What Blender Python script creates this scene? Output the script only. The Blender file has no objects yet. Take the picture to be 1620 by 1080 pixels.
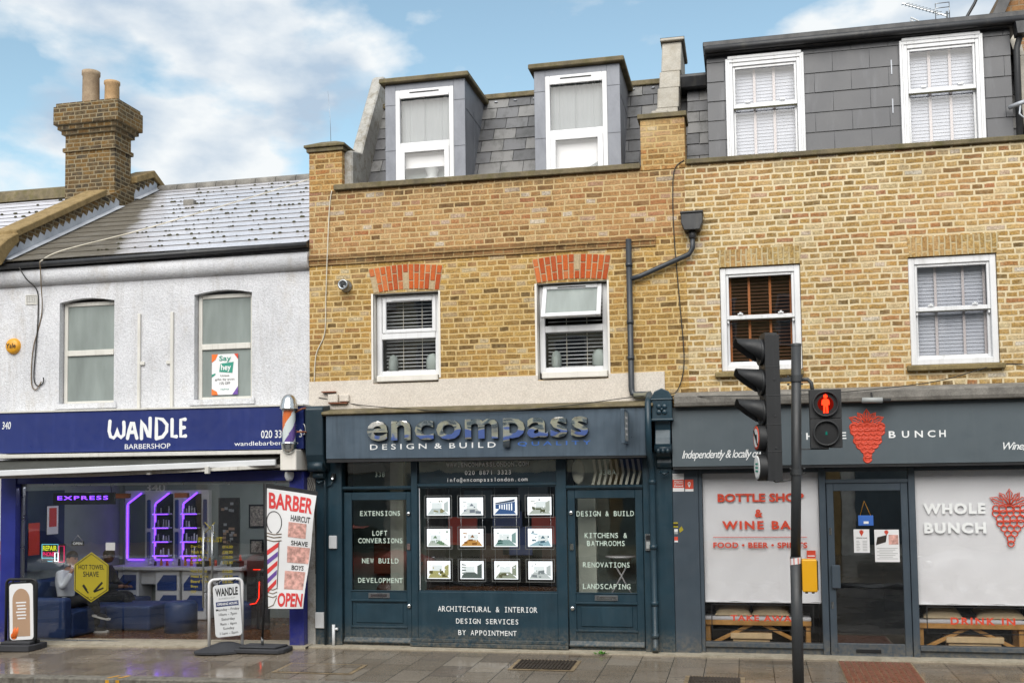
import bpy, bmesh, math, random
from mathutils import Vector, Matrix
random.seed(7)
R = math.radians
SC = bpy.context.scene
COL = SC.collection

# ------------------------------------------------------------------ camera
cam_d = bpy.data.cameras.new("camera")
cam = bpy.data.objects.new("camera", cam_d)
COL.objects.link(cam)
_yaw, _pitch, _roll = R(12.435), R(3.2612), R(-0.7638)
_f = Vector((-math.sin(_yaw)*math.cos(_pitch), math.cos(_yaw)*math.cos(_pitch), math.sin(_pitch)))
_r0 = Vector((math.cos(_yaw), math.sin(_yaw), 0)); _u0 = _r0.cross(_f)
_r = _r0*math.cos(_roll)+_u0*math.sin(_roll); _u = -_r0*math.sin(_roll)+_u0*math.cos(_roll)
_m = Matrix((_r, _u, -_f)).transposed().to_4x4()
_m.translation = Vector((0, -14.059, 2.3315))
cam.matrix_world = _m
cam_d.sensor_width = 36
cam_d.lens = 37.1036
cam_d.shift_y = 0.0725
cam_d.clip_end = 2000
SC.camera = cam

# ------------------------------------------------------------------ world
SUN_EL, SUN_AZ = R(37), R(181)       # azimuth measured clockwise from +Y
W = bpy.data.worlds.new("World"); SC.world = W; W.use_nodes = True
nt = W.node_tree; nt.nodes.clear()
def wn(t, **k):
    n = nt.nodes.new(t)
    for a, b in k.items(): setattr(n, a, b)
    return n
w_out = wn('ShaderNodeOutputWorld'); w_bg = wn('ShaderNodeBackground'); w_bg.inputs[1].default_value = 0.075
sky = wn('ShaderNodeTexSky', sky_type='NISHITA', sun_disc=False, sun_elevation=SUN_EL, sun_rotation=SUN_AZ, air_density=1.0, dust_density=0.6, ozone_density=2.0)
tc = wn('ShaderNodeTexCoord'); sep = wn('ShaderNodeSeparateXYZ'); nt.links.new(tc.outputs['Generated'], sep.inputs[0])
addz = wn('ShaderNodeMath', operation='ADD'); addz.inputs[1].default_value = 0.35; nt.links.new(sep.outputs[2], addz.inputs[0])
mxz = wn('ShaderNodeMath', operation='MAXIMUM'); mxz.inputs[1].default_value = 0.05; nt.links.new(addz.outputs[0], mxz.inputs[0])
dx = wn('ShaderNodeMath', operation='DIVIDE'); dy = wn('ShaderNodeMath', operation='DIVIDE')
nt.links.new(sep.outputs[0], dx.inputs[0]); nt.links.new(mxz.outputs[0], dx.inputs[1])
nt.links.new(sep.outputs[1], dy.inputs[0]); nt.links.new(mxz.outputs[0], dy.inputs[1])
cmb = wn('ShaderNodeCombineXYZ'); nt.links.new(dx.outputs[0], cmb.inputs[0]); nt.links.new(dy.outputs[0], cmb.inputs[1])
mp = wn('ShaderNodeMapping'); mp.inputs['Location'].default_value = (3.1, 1.7, -0.09); mp.inputs['Scale'].default_value = (1.0, 1.0, 1.9)
nt.links.new(tc.outputs['Generated'], mp.inputs[0])
n1 = wn('ShaderNodeTexNoise'); n1.inputs['Scale'].default_value = 4.0; n1.inputs['Detail'].default_value = 10; n1.inputs['Roughness'].default_value = 0.5; n1.inputs['Distortion'].default_value = 0.1
nt.links.new(mp.outputs[0], n1.inputs['Vector'])
cr = wn('ShaderNodeValToRGB'); cr.color_ramp.elements[0].position = 0.46; cr.color_ramp.elements[1].position = 0.53
cov = wn('ShaderNodeMapRange'); cov.inputs[1].default_value = 0.45; cov.inputs[2].default_value = 0.85; cov.inputs[3].default_value = 0.0; cov.inputs[4].default_value = 0.22; nt.links.new(sep.outputs[2], cov.inputs[0])
cov2 = wn('ShaderNodeMapRange'); cov2.inputs[1].default_value = 0.3; cov2.inputs[2].default_value = -0.4; cov2.inputs[3].default_value = 0.0; cov2.inputs[4].default_value = 0.2; nt.links.new(sep.outputs[1], cov2.inputs[0])
ca = wn('ShaderNodeMath', operation='ADD'); cb = wn('ShaderNodeMath', operation='ADD'); nt.links.new(cov.outputs[0], ca.inputs[0]); nt.links.new(cov2.outputs[0], ca.inputs[1]); nt.links.new(ca.outputs[0], cb.inputs[0]); nt.links.new(n1.outputs[0], cb.inputs[1])
nt.links.new(cb.outputs[0], cr.inputs[0])
n2 = wn('ShaderNodeTexNoise'); n2.inputs['Scale'].default_value = 6.0; n2.inputs['Detail'].default_value = 7
mp2 = wn('ShaderNodeMapping'); mp2.inputs['Location'].default_value = (7.3, 0.4, 2.0); mp2.inputs['Scale'].default_value = (1, 1, 2.0); nt.links.new(tc.outputs['Generated'], mp2.inputs[0]); nt.links.new(mp2.outputs[0], n2.inputs['Vector'])
cc = wn('ShaderNodeValToRGB'); cc.color_ramp.elements[0].position = 0.40; cc.color_ramp.elements[1].position = 0.56
cc.color_ramp.elements[0].color = (2.7, 3.4, 4.2, 1); cc.color_ramp.elements[1].color = (5.2, 5.4, 5.5, 1)
nt.links.new(n2.outputs[0], cc.inputs[0])
skm = wn('ShaderNodeMix', data_type='RGBA', blend_type='MULTIPLY'); skm.inputs[0].default_value = 1.0
skm.inputs[7].default_value = (1.35, 1.3, 1.03, 1); nt.links.new(sky.outputs[0], skm.inputs[6])
wm = wn('ShaderNodeMix', data_type='RGBA'); nt.links.new(cr.outputs[0], wm.inputs[0]); nt.links.new(skm.outputs[2], wm.inputs[6]); nt.links.new(cc.outputs[0], wm.inputs[7])
nt.links.new(wm.outputs[2], w_bg.inputs[0]); nt.links.new(w_bg.outputs[0], w_out.inputs[0])

sun_d = bpy.data.lights.new("sun", 'SUN'); sun_d.energy = 1.9; sun_d.angle = R(60); sun_d.color = (1.0, 0.96, 0.90)
sun = bpy.data.objects.new("sun", sun_d); COL.objects.link(sun)
_sd = Vector((math.sin(SUN_AZ)*math.cos(SUN_EL), math.cos(SUN_AZ)*math.cos(SUN_EL), math.sin(SUN_EL)))
sun.rotation_euler = _sd.to_track_quat('Z', 'Y').to_euler()
SC.view_settings.view_transform = 'Standard'; SC.view_settings.look = 'None'
SC.view_settings.exposure = 1.25; SC.view_settings.gamma = 1.0
SC.render.engine = 'CYCLES'
SC.cycles.max_bounces = 8; SC.cycles.transparent_max_bounces = 16; SC.cycles.caustics_reflective = False; SC.cycles.caustics_refractive = False
SC.cycles.sample_clamp_indirect = 4.0

# ------------------------------------------------------------------ materials
def lin(c):
    if isinstance(c, str):
        c = c.lstrip('#'); c = [int(c[i:i+2], 16)/255 for i in (0, 2, 4)]
    return tuple(((v/12.92) if v <= 0.04045 else ((v+0.055)/1.055)**2.4) for v in c)+(1.0,)
MATS = {}
class NT:
    def __init__(s, name):
        s.m = bpy.data.materials.new(name); s.m.use_nodes = True; s.t = s.m.node_tree; s.t.nodes.clear()
        s.out = s.n('ShaderNodeOutputMaterial'); s.b = s.n('ShaderNodeBsdfPrincipled'); s.l(s.b.outputs[0], s.out.inputs[0]); MATS[name] = s.m
    def n(s, t, **k):
        n = s.t.nodes.new(t)
        for a, b in k.items(): setattr(n, a, b)
        return n
    def l(s, a, b): s.t.links.new(a, b)
    def coords(s, scale=(1, 1, 1), loc=(0, 0, 0), rot=(0, 0, 0)):
        t = s.n('ShaderNodeTexCoord'); m = s.n('ShaderNodeMapping'); m.inputs['Scale'].default_value = scale; m.inputs['Location'].default_value = loc; m.inputs['Rotation'].default_value = rot
        s.l(t.outputs['Object'], m.inputs[0]); return m.outputs[0]
    def noise(s, vec, scale, detail=5, rough=0.55, dist=0):
        n = s.n('ShaderNodeTexNoise'); n.inputs['Scale'].default_value = scale; n.inputs['Detail'].default_value = detail; n.inputs['Roughness'].default_value = rough; n.inputs['Distortion'].default_value = dist
        s.l(vec, n.inputs['Vector']); return n.outputs[0]
    def ramp(s, fac, stops, interp='LINEAR'):
        r = s.n('ShaderNodeValToRGB'); r.color_ramp.interpolation = interp
        e = r.color_ramp.elements
        while len(e) < len(stops): e.new(0.5)
        for el, (p, c) in zip(e, stops):
            el.position = p; el.color = lin(c) if isinstance(c, str) else ((c, c, c, 1) if not hasattr(c, '__len__') else c)
        s.l(fac, r.inputs[0]); return r.outputs[0]
    def mix(s, fac, a, b, mode='MIX'):
        m = s.n('ShaderNodeMix', data_type='RGBA', blend_type=mode)
        for i, v in ((0, fac), (6, a), (7, b)):
            if hasattr(v, 'is_output'): s.l(v, m.inputs[i])
            elif i == 0: m.inputs[0].default_value = v
            else: m.inputs[i].default_value = lin(v) if isinstance(v, str) else v
        return m.outputs[2]
    def math(s, op, a, b=0.0, clamp=False):
        m = s.n('ShaderNodeMath', operation=op); m.use_clamp = clamp
        for i, v in ((0, a), (1, b)):
            if hasattr(v, 'is_output'): s.l(v, m.inputs[i])
            else: m.inputs[i].default_value = v
        return m.outputs[0]
    def bump(s, h, strength=0.3, dist=0.01, prev=None):
        b = s.n('ShaderNodeBump'); b.inputs['Strength'].default_value = strength; b.inputs['Distance'].default_value = dist
        s.l(h, b.inputs['Height'])
        if prev is not None: s.l(prev, b.inputs['Normal'])
        s.l(b.outputs[0], s.b.inputs['Normal']); return b.outputs[0]
    def set(s, **k):
        names = dict(color='Base Color', rough='Roughness', metal='Metallic', spec='Specular IOR Level', coat='Coat Weight', coatr='Coat Roughness')
        for a, v in k.items():
            i = s.b.inputs[names[a]]
            if hasattr(v, 'is_output'): s.l(v, i)
            else: i.default_value = lin(v) if isinstance(v, str) else v
        return s

def paint(name, col, rough=0.45, metal=0.0, var=0.12, vs=3.0, bump=0.04, bs=60, spec=0.5, streak=0.0, streak_col='#3a352c', coat=0.0, splash=0.0):
    """painted or moulded surface with slight unevenness, optional rain streaks"""
    t = NT(name); v = t.coords()
    n = t.noise(v, vs, 6)
    c = lin(col)
    lo = tuple(x*(1-var) for x in c[:3])+(1,); hi = tuple(min(1, x*(1+var)) for x in c[:3])+(1,)
    base = t.ramp(n, [(0.3, lo), (0.7, hi)])
    if streak > 0:
        sv = t.coords((9, 9, 0.5)); sn = t.noise(sv, 1.6, 6, 0.6)
        m = t.ramp(sn, [(0.52, 0.0), (0.74, 1.0)])
        base = t.mix(t.math('MULTIPLY', m, streak), base, streak_col)
    if splash > 0:   # road dirt thrown up over the foot of the wall, and scuffs
        sp = t.n('ShaderNodeSeparateXYZ'); t.l(v, sp.inputs[0]); mr = t.n('ShaderNodeMapRange'); mr.inputs[1].default_value = 0.32; mr.inputs[2].default_value = 0.0; t.l(sp.outputs[2], mr.inputs[0])
        dn = t.ramp(t.noise(v, 22, 6, 0.7), [(0.38, 0.0), (0.66, 1.0)])
        base = t.mix(t.math('MULTIPLY', t.math('MULTIPLY', mr.outputs[0], dn), splash), base, '#7d7464')
        sc = t.ramp(t.noise(t.coords((1, 1, 9)), 7, 7, 0.75), [(0.66, 0.0), (0.72, 1.0)])
        base = t.mix(t.math('MULTIPLY', sc, splash*0.5), base, '#6d7f86')
    t.set(color=base, metal=metal, spec=spec, coat=coat)
    t.set(rough=t.ramp(t.noise(v, vs*2.3, 4), [(0.25, max(0.02, rough*0.75)), (0.75, min(1, rough*1.25))]))
    if bump > 0: t.bump(t.noise(v, bs, 3), bump, 0.004)
    return t.m

def brick(name, stops, mortar, bw=0.232, bh=0.077, ms=0.010, vertical=False, dirt=0.35, bumps=0.55, dirtcol='#4a3b28', seed=0.0, rough=0.85, soot=None, patch=0.22, keep=0.6):
    t = NT(name); v = t.coords()
    sp = t.n('ShaderNodeSeparateXYZ'); t.l(v, sp.inputs[0])
    u = t.math('ADD', sp.outputs[0], sp.outputs[1])
    cv = t.n('ShaderNodeCombineXYZ')
    if vertical: t.l(sp.outputs[2], cv.inputs[0]); t.l(u, cv.inputs[1])
    else: t.l(u, cv.inputs[0]); t.l(sp.outputs[2], cv.inputs[1])
    dn = t.n('ShaderNodeTexNoise'); dn.inputs['Scale'].default_value = 7; dn.inputs['Detail'].default_value = 3; t.l(v, dn.inputs['Vector'])
    ds = t.n('ShaderNodeVectorMath', operation='SUBTRACT'); t.l(dn.outputs[1], ds.inputs[0]); ds.inputs[1].default_value = (0.5, 0.5, 0.5)
    dm = t.n('ShaderNodeVectorMath', operation='SCALE'); t.l(ds.outputs[0], dm.inputs[0]); dm.inputs['Scale'].default_value = 0.026
    ad = t.n('ShaderNodeVectorMath', operation='ADD'); t.l(cv.outputs[0], ad.inputs[0]); t.l(dm.outputs[0], ad.inputs[1])
    s0 = t.n('ShaderNodeSeparateXYZ'); t.l(ad.outputs[0], s0.inputs[0])
    vv = t.math('ADD', s0.outputs[1], 10*bh)
    row = t.math('FLOOR', t.math('DIVIDE', vv, bh)); wn_ = t.n('ShaderNodeTexWhiteNoise', noise_dimensions='1D'); t.l(row, wn_.inputs['W'])
    uu = t.math('ADD', t.math('ADD', s0.outputs[0], 20+seed), t.math('MULTIPLY', wn_.outputs[0], bw*0.9 if not vertical else 0.0))
    ad2 = t.n('ShaderNodeCombineXYZ'); t.l(uu, ad2.inputs[0]); t.l(vv, ad2.inputs[1])
    b = t.n('ShaderNodeTexBrick'); b.offset = 0.5; b.offset_frequency = 2; b.squash = 0.62; b.squash_frequency = 2
    b.inputs['Color1'].default_value = (0, 0, 0, 1); b.inputs['Color2'].default_value = (1, 1, 1, 1); b.inputs['Mortar'].default_value = (0.5, 0.5, 0.5, 1)
    b.inputs['Scale'].default_value = 1; b.inputs['Mortar Size'].default_value = ms*1.1; b.inputs['Mortar Smooth'].default_value = 0.4
    b.inputs['Brick Width'].default_value = bw; b.inputs['Row Height'].default_value = bh
    t.l(ad2.outputs[0], b.inputs['Vector'])
    col = t.ramp(b.outputs['Color'], stops)
    fine = t.noise(v, 42, 6, 0.72)
    col = t.mix(0.85, col, t.ramp(fine, [(0.32, '#626262'), (0.62, '#ffffff')]), 'MULTIPLY')
    mid = t.noise(v, 14, 3, 0.6)
    col = t.mix(t.math('MULTIPLY', t.ramp(mid, [(0.45, 0.0), (0.72, 1.0)]), 0.26), col, mortar[0])
    md2 = t.noise(t.coords(loc=(3, 9, 5)), 11, 4, 0.65)
    col = t.mix(t.math('MULTIPLY', t.ramp(md2, [(0.48, 0.0), (0.68, 1.0)]), 0.48), col, '#80643a')
    big = t.noise(v, 1.1, 5, 0.6)
    col = t.mix(t.math('MULTIPLY', t.ramp(big, [(0.45, 0.0), (0.8, 1.0)]), dirt), col, dirtcol)
    sv = t.coords((6, 6, 0.7)); stn = t.noise(sv, 1.0, 6, 0.65)
    col = t.mix(t.math('MULTIPLY', t.ramp(stn, [(0.55, 0.0), (0.8, 1.0)]), dirt*0.8), col, dirtcol)
    if soot:
        mr = t.n('ShaderNodeMapRange'); mr.inputs[1].default_value = soot[1]; mr.inputs[2].default_value = soot[0]; t.l(sp.outputs[2], mr.inputs[0])
        sk = t.noise(t.coords((2.6, 2.6, 0.5), (3, 1, 2)), 1.5, 6, 0.65)
        col = t.mix(t.math('MULTIPLY', t.math('MULTIPLY', mr.outputs[0], t.ramp(sk, [(0.38, 0.0), (0.7, 1.0)])), 0.75), col, '#4f4230')
    pt = t.noise(t.coords((0.8, 0.8, 1.0), (9, 4, 1)), 0.8, 4, 0.55)
    col = t.mix(t.math('MULTIPLY', t.ramp(pt, [(0.54, 0.0), (0.62, 1.0)]), patch), col, '#c98f5c')
    col = t.mix(t.math('MULTIPLY', t.ramp(pt, [(0.36, 1.0), (0.43, 0.0)]), patch), col, '#e0cfa4')
    mc = t.mix(t.noise(v, 9, 4), mortar[0], mortar[1])
    mc = t.mix(t.math('MULTIPLY', t.ramp(t.noise(t.coords(loc=(1, 7, 3)), 2.2, 5, 0.6), [(0.45, 0.0), (0.65, 1.0)]), keep), mc, col)
    fin = t.mix(b.outputs['Fac'], col, mc)
    t.set(color=fin, rough=rough, spec=0.25)
    h = t.math('SUBTRACT', 1.0, b.outputs['Fac'])
    h2 = t.math('ADD', h, t.math('MULTIPLY', fine, 0.7))
    t.bump(h2, bumps, 0.012)
    return t.m

def emit(name, col, strength):
    t = NT(name); t.t.nodes.remove(t.b); e = t.n('ShaderNodeEmission'); e.inputs[0].default_value = lin(col); e.inputs[1].default_value = strength
    t.l(e.outputs[0], t.out.inputs[0]); return t.m

def glass(name, tint='#fcfcfc', refl=1.5, ior=1.5, wav=0.02, bs=2.0, body=0.0, bodycol='#889090'):
    t = NT(name); t.t.nodes.remove(t.b)
    tr = t.n('ShaderNodeBsdfTransparent'); tr.inputs[0].default_value = lin(tint)
    gl = t.n('ShaderNodeBsdfGlossy'); gl.inputs['Roughness'].default_value = 0.015
    fr = t.n('ShaderNodeFresnel'); fr.inputs[0].default_value = ior
    v = t.coords()
    bp = t.n('ShaderNodeBump'); bp.inputs['Strength'].default_value = wav; bp.inputs['Distance'].default_value = 0.05
    t.l(t.noise(v, bs, 2), bp.inputs['Height']); t.l(bp.outputs[0], gl.inputs['Normal'])
    f = t.math('MULTIPLY', fr.outputs[0], refl, True)
    ge = t.n('ShaderNodeNewGeometry'); f = t.math('MULTIPLY', f, t.math('SUBTRACT', 1.0, ge.outputs['Backfacing']))
    mx = t.n('ShaderNodeMixShader'); t.l(f, mx.inputs[0]); t.l(tr.outputs[0], mx.inputs[1]); t.l(gl.outputs[0], mx.inputs[2])
    last = mx.outputs[0]
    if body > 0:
        df = t.n('ShaderNodeBsdfDiffuse'); bc = lin(bodycol); t.l(t.ramp(t.noise(t.coords((3, 3, .7)), 1.1, 4), [(.3, tuple(x*.78 for x in bc[:3])+(1,)), (.7, tuple(min(1, x*1.2) for x in bc[:3])+(1,))]), df.inputs[0])  # uneven body colour stands in for soft reflections and curtains
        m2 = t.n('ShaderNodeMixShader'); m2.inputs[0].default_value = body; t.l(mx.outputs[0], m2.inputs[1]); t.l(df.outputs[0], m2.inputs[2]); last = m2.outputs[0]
    t.l(last, t.out.inputs[0]); return t.m

brick('brick_mid', [(0.0, '#6b5330'), (0.09, '#937240'), (0.22, '#c59c50'), (0.36, '#a88248'), (0.50, '#d3ad62'), (0.64, '#b28e58'), (0.78, '#caa158'), (0.88, '#a4784a'), (0.95, '#dac9a4'), (1.0, '#b59a74')], ('#d0b888', '#b59a68'), ms=0.012, seed=0.3, dirt=0.34, patch=0.14, keep=0.35)
brick('brick_top', [(0.0, '#6b5032'), (0.09, '#966c42'), (0.22, '#c99e66'), (0.36, '#ab7e4e'), (0.50, '#d3ae7c'), (0.64, '#b5875a'), (0.78, '#c99f6c'), (0.88, '#ad6a42'), (0.95, '#dccfbc'), (1.0, '#b8a088')], ('#cab48a', '#ad9468'), ms=0.011, seed=1.7, dirt=0.38, soot=(6.46, 5.9), patch=0.14, keep=0.4)
brick('brick_right', [(0.0, '#6f5a36'), (0.07, '#977a48'), (0.20, '#c8a15c'), (0.35, '#b38e50'), (0.50, '#d4b478'), (0.64, '#c29a56'), (0.77, '#dac79c'), (0.87, '#b98a52'), (0.95, '#b27850'), (1.0, '#ded6c4')], ('#dccfb2', '#c2b088'), ms=0.0135, seed=4.1, dirt=0.3, soot=(6.44, 5.85), keep=0.35, patch=0.15)
brick('brick_pier', [(0.0, '#8c6838'), (0.3, '#b5874c'), (0.55, '#c59a5e'), (0.8, '#b97c48'), (1.0, '#cfb896')], ('#c2aa7a', '#ab9164'), ms=0.012, seed=2.2, dirt=0.35)
brick('brick_string', [(0.0, '#5c452c'), (0.4, '#86623c'), (0.7, '#9a7448'), (1.0, '#7a583a')], ('#a38b62', '#8a7450'), ms=0.010, seed=6.2, dirt=0.4)
brick('brick_soldier', [(0.0, '#9a7c46'), (0.4, '#c0a062'), (0.75, '#cdb47c'), (1.0, '#b69a6a')], ('#c4b694', '#a89a78'), bh=0.068, bw=0.6, vertical=True, seed=5.5, dirt=0.2)
brick('brick_chimney', [(0.0, '#3f362c'), (0.3, '#5e4e36'), (0.6, '#846434'), (0.85, '#70532a'), (1.0, '#4c463c')], ('#92866c', '#766c56'), seed=3.3, dirt=0.75, dirtcol='#37322a', patch=0.0, keep=0.2)
brick('brick_brown', [(0.0, '#4a3a2a'), (0.5, '#7a5c3e'), (1.0, '#8d6d4a')], ('#8d8270', '#756c5c'), seed=8.3)

def render_white():
    t = NT('roughcast'); v = t.coords()
    n = t.noise(v, 42, 6, 0.7); big = t.noise(v, 1.3, 6, 0.6)
    c = t.ramp(big, [(0.3, '#d2d3d7'), (0.55, '#dfe0e4'), (0.75, '#e6e7ea')])
    c = t.mix(0.42, c, t.ramp(n, [(0.28, '#8e8e90'), (0.62, '#ffffff')]), 'MULTIPLY')
    sv = t.coords((7, 7, 0.6)); st = t.noise(sv, 1.3, 7, 0.65)
    c = t.mix(t.math('MULTIPLY', t.ramp(st, [(0.52, 0.0), (0.76, 1.0)]), 0.32), c, '#8f887c')
    mg = t.noise(t.coords((3, 3, 1.6), (5, 2, 8)), 1.1, 7, 0.7); c = t.mix(t.math('MULTIPLY', t.ramp(mg, [(0.54, 0.0), (0.7, 1.0)]), 0.3), c, '#a89c88')
    t.set(color=c, rough=0.9, spec=0.2); t.bump(n, 0.9, 0.02); return t.m
render_white()

def tiles(name, wet, dry, wr, gauge=0.3):
    t = NT(name); v = t.coords(); sp = t.n('ShaderNodeSeparateXYZ'); t.l(v, sp.inputs[0])
    n = t.noise(v, 3.0, 6, 0.6); fine = t.noise(v, 30, 5, 0.6)
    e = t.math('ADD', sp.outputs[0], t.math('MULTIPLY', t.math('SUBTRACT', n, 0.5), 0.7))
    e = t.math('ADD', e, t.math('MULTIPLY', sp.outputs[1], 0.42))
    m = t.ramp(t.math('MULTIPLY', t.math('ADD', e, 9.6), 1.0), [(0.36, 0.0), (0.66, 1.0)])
    c = t.mix(m, dry, wet)  # pale wet colour paints the sky's sheen into the tiles; brown elsewhere
    c = t.mix(t.math('MULTIPLY', t.ramp(t.noise(t.coords((1.2, 4, 1)), 2.0, 7, 0.7), [(0.5, 0.0), (0.72, 1.0)]), 0.45), c, '#8d8a86')
    c = t.mix(0.45, c, t.ramp(fine, [(0.25, '#777777'), (0.7, '#ffffff')]), 'MULTIPLY')
    t.set(color=c, rough=t.ramp(m, [(0, 0.75), (1, wr)]), spec=0.6)
    t.bump(fine, 0.15, 0.004); return t.m
tiles('wet_sheen_tiles', '#cdcdd4', '#5c5548', 0.2)
tiles('wet_sheen_tiles_pale', '#cdcdd4', '#c8c8d0', 0.2)
paint('tile_nose', '#57534b', 0.8, var=0.3)

def slate(name, stops, bw, bh, rough=0.4, dark='#1c1e22', gap=0.006, moss=0.25, u='x'):
    t = NT(name); v = t.coords(); sp = t.n('ShaderNodeSeparateXYZ'); t.l(v, sp.inputs[0])
    cv = t.n('ShaderNodeCombineXYZ'); t.l(sp.outputs[0], cv.inputs[0]); t.l(t.math('ADD', sp.outputs[2], 0.0), cv.inputs[1])
    b = t.n('ShaderNodeTexBrick'); b.offset = 0.5; b.squash = 1.0
    b.inputs['Color1'].default_value = (0, 0, 0, 1); b.inputs['Color2'].default_value = (1, 1, 1, 1)
    b.inputs['Scale'].default_value = 1; b.inputs['Mortar Size'].default_value = gap; b.inputs['Mortar Smooth'].default_value = 0.1
    b.inputs['Brick Width'].default_value = bw; b.inputs['Row Height'].default_value = bh
    ad = t.n('ShaderNodeVectorMath', operation='ADD'); t.l(cv.outputs[0], ad.inputs[0]); ad.inputs[1].default_value = (20.13, 0, 0); t.l(ad.outputs[0], b.inputs['Vector'])
    c = t.ramp(b.outputs['Color'], stops)
    n = t.noise(v, 4, 6, 0.65); fine = t.noise(v, 40, 4)
    c = t.mix(0.3, c, t.ramp(fine, [(0.3, '#888888'), (0.7, '#ffffff')]), 'MULTIPLY')
    c = t.mix(t.math('MULTIPLY', t.ramp(n, [(0.5, 0.0), (0.78, 1.0)]), moss), c, '#2c2d26')
    c = t.mix(b.outputs['Fac'], c, dark)
    t.set(color=c, rough=t.ramp(n, [(0.3, rough*0.7), (0.7, rough*1.3)]), spec=0.5)
    t.bump(t.math('ADD', t.math('SUBTRACT', 1.0, b.outputs['Fac']), t.math('MULTIPLY', fine, 0.2)), 0.5, 0.008); return t.m
slate('slate_old', [(0.0, '#50525a'), (0.5, '#666870'), (1.0, '#7a7a80')], 0.36, 0.215, 0.42, moss=0.55, gap=0.007)
slate('slate_new', [(0.0, '#4c4e56'), (0.5, '#54565e'), (1.0, '#5c5e66')], 0.46, 0.268, 0.45, moss=0.12, gap=0.006)

def lead(name, c0, c1, rough=0.45):
    t = NT(name); v = t.coords((1, 1, 0.6)); n = t.noise(v, 3.5, 7, 0.65, 0.4)
    t.set(color=t.ramp(n, [(0.3, c0), (0.7, c1)]), rough=t.ramp(n, [(0.3, rough), (0.7, rough*1.4)]), metal=0.25, spec=0.5)
    t.bump(t.noise(v, 9, 4), 0.12, 0.01); return t.m
lead('lead', '#666971', '#8a8d94')
lead('flashing', '#9a9ea6', '#c2c6cc', 0.5)

def stone(name, c0, c1, moss='#56522c', mossamt=0.5, rough=0.85, scale=5):
    t = NT(name); v = t.coords(); n = t.noise(v, scale, 7, 0.65); f = t.noise(v, 60, 4)
    c = t.ramp(n, [(0.3, c0), (0.7, c1)]); c = t.mix(0.35, c, t.ramp(f, [(0.3, '#777777'), (0.7, '#ffffff')]), 'MULTIPLY')
    m = t.noise(t.coords(loc=(4, 2, 7)), 7, 6, 0.7)
    c = t.mix(t.math('MULTIPLY', t.ramp(m, [(0.48, 0.0), (0.68, 1.0)]), mossamt), c, moss)
    t.set(color=c, rough=rough, spec=0.25); t.bump(f, 0.4, 0.006); return t.m
stone('coping', '#5c5546', '#85795f', mossamt=0.7)
stone('coping_tan', '#86714a', '#a08a62', moss='#5c4c30', mossamt=0.6)
stone('stone_grey', '#77746f', '#97938c', moss='#4b4843', mossamt=0.45)
stone('cream_render', '#d8cfc4', '#e0d8cd', moss='#a3988a', mossamt=0.16, scale=2)
stone('party_render', '#9d9c98', '#bcbab4', moss='#6d6350', mossamt=0.75, scale=3)
stone('cream_stone', '#a09b91', '#b6b1a7', moss='#857a66', mossamt=0.35)
stone('granite_kerb', '#6d6860', '#8f8a80', moss='#3c382f', mossamt=0.75, scale=14)
stone('sill_stone', '#77694a', '#97875f', moss='#4c4530', mossamt=0.5)
stone('pot_clay', '#96826c', '#b09c82', moss='#6f604d', mossamt=0.4)
stone('pot_buff', '#b08f66', '#bf9f78', moss='#7c6647', mossamt=0.4)
stone('concrete', '#a79e8c', '#bdb4a2', moss='#736a58', mossamt=0.5)
for i, c in enumerate(('#c25f2c', '#b25026', '#cc7240')): stone('arch_brick_%d' % i, c, c, moss='#8d6a52', mossamt=0.4, scale=20)
stone('arch_mortar', '#c2ad8a', '#b09c7c', mossamt=0.1)

def pavement():
    t = NT('wet_paving'); v = t.coords(); sp = t.n('ShaderNodeSeparateXYZ'); t.l(v, sp.inputs[0])
    cv = t.n('ShaderNodeCombineXYZ'); t.l(sp.outputs[1], cv.inputs[0]); t.l(sp.outputs[0], cv.inputs[1])
    ad = t.n('ShaderNodeVectorMath', operation='ADD'); t.l(cv.outputs[0], ad.inputs[0]); ad.inputs[1].default_value = (30.33, 40.5+0.95-0.405*0-0.405*0, 0)
    b = t.n('ShaderNodeTexBrick'); b.offset = 0.5; b.squash = 1.0
    b.inputs['Color1'].default_value = (0, 0, 0, 1); b.inputs['Color2'].default_value = (1, 1, 1, 1)
    b.inputs['Scale'].default_value = 1; b.inputs['Mortar Size'].default_value = 0.006; b.inputs['Mortar Smooth'].default_value = 0.2
    b.inputs['Brick Width'].default_value = 0.62; b.inputs['Row Height'].default_value = 0.405; t.l(ad.outputs[0], b.inputs['Vector'])
    c = t.ramp(b.outputs['Color'], [(0.0, '#82766a'), (0.35, '#8d8171'), (0.7, '#938778'), (1.0, '#a09586')])
    n = t.noise(v, 1.6, 7, 0.65); f = t.noise(v, 45, 5, 0.65)
    c = t.mix(0.45, c, t.ramp(f, [(0.3, '#707070'), (0.7, '#ffffff')]), 'MULTIPLY')
    c = t.mix(t.math('MULTIPLY', t.ramp(n, [(0.4, 0.0), (0.75, 1.0)]), 0.35), c, '#6a5740')
    c = t.mix(b.outputs['Fac'], c, '#3a342b')
    vo = t.n('ShaderNodeTexVoronoi'); vo.inputs['Scale'].default_value = 3.4; t.l(v, vo.inputs['Vector'])
    c = t.mix(t.math('MULTIPLY', t.ramp(vo.outputs['Distance'], [(0.05, 1.0), (0.075, 0.0)]), 0.55), c, '#3c372f')
    wet = t.noise(t.coords((1, 1.6, 1), (2, 5, 0)), 1.3, 6, 0.6)
    t.set(color=c, rough=t.ramp(wet, [(0.40, 0.05), (0.64, 0.28)]), spec=0.55)
    t.bump(t.math('ADD', t.math('MULTIPLY', b.outputs['Fac'], -1.0), t.math('MULTIPLY', f, 0.12)), 0.25, 0.006); return t.m
pavement()

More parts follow.
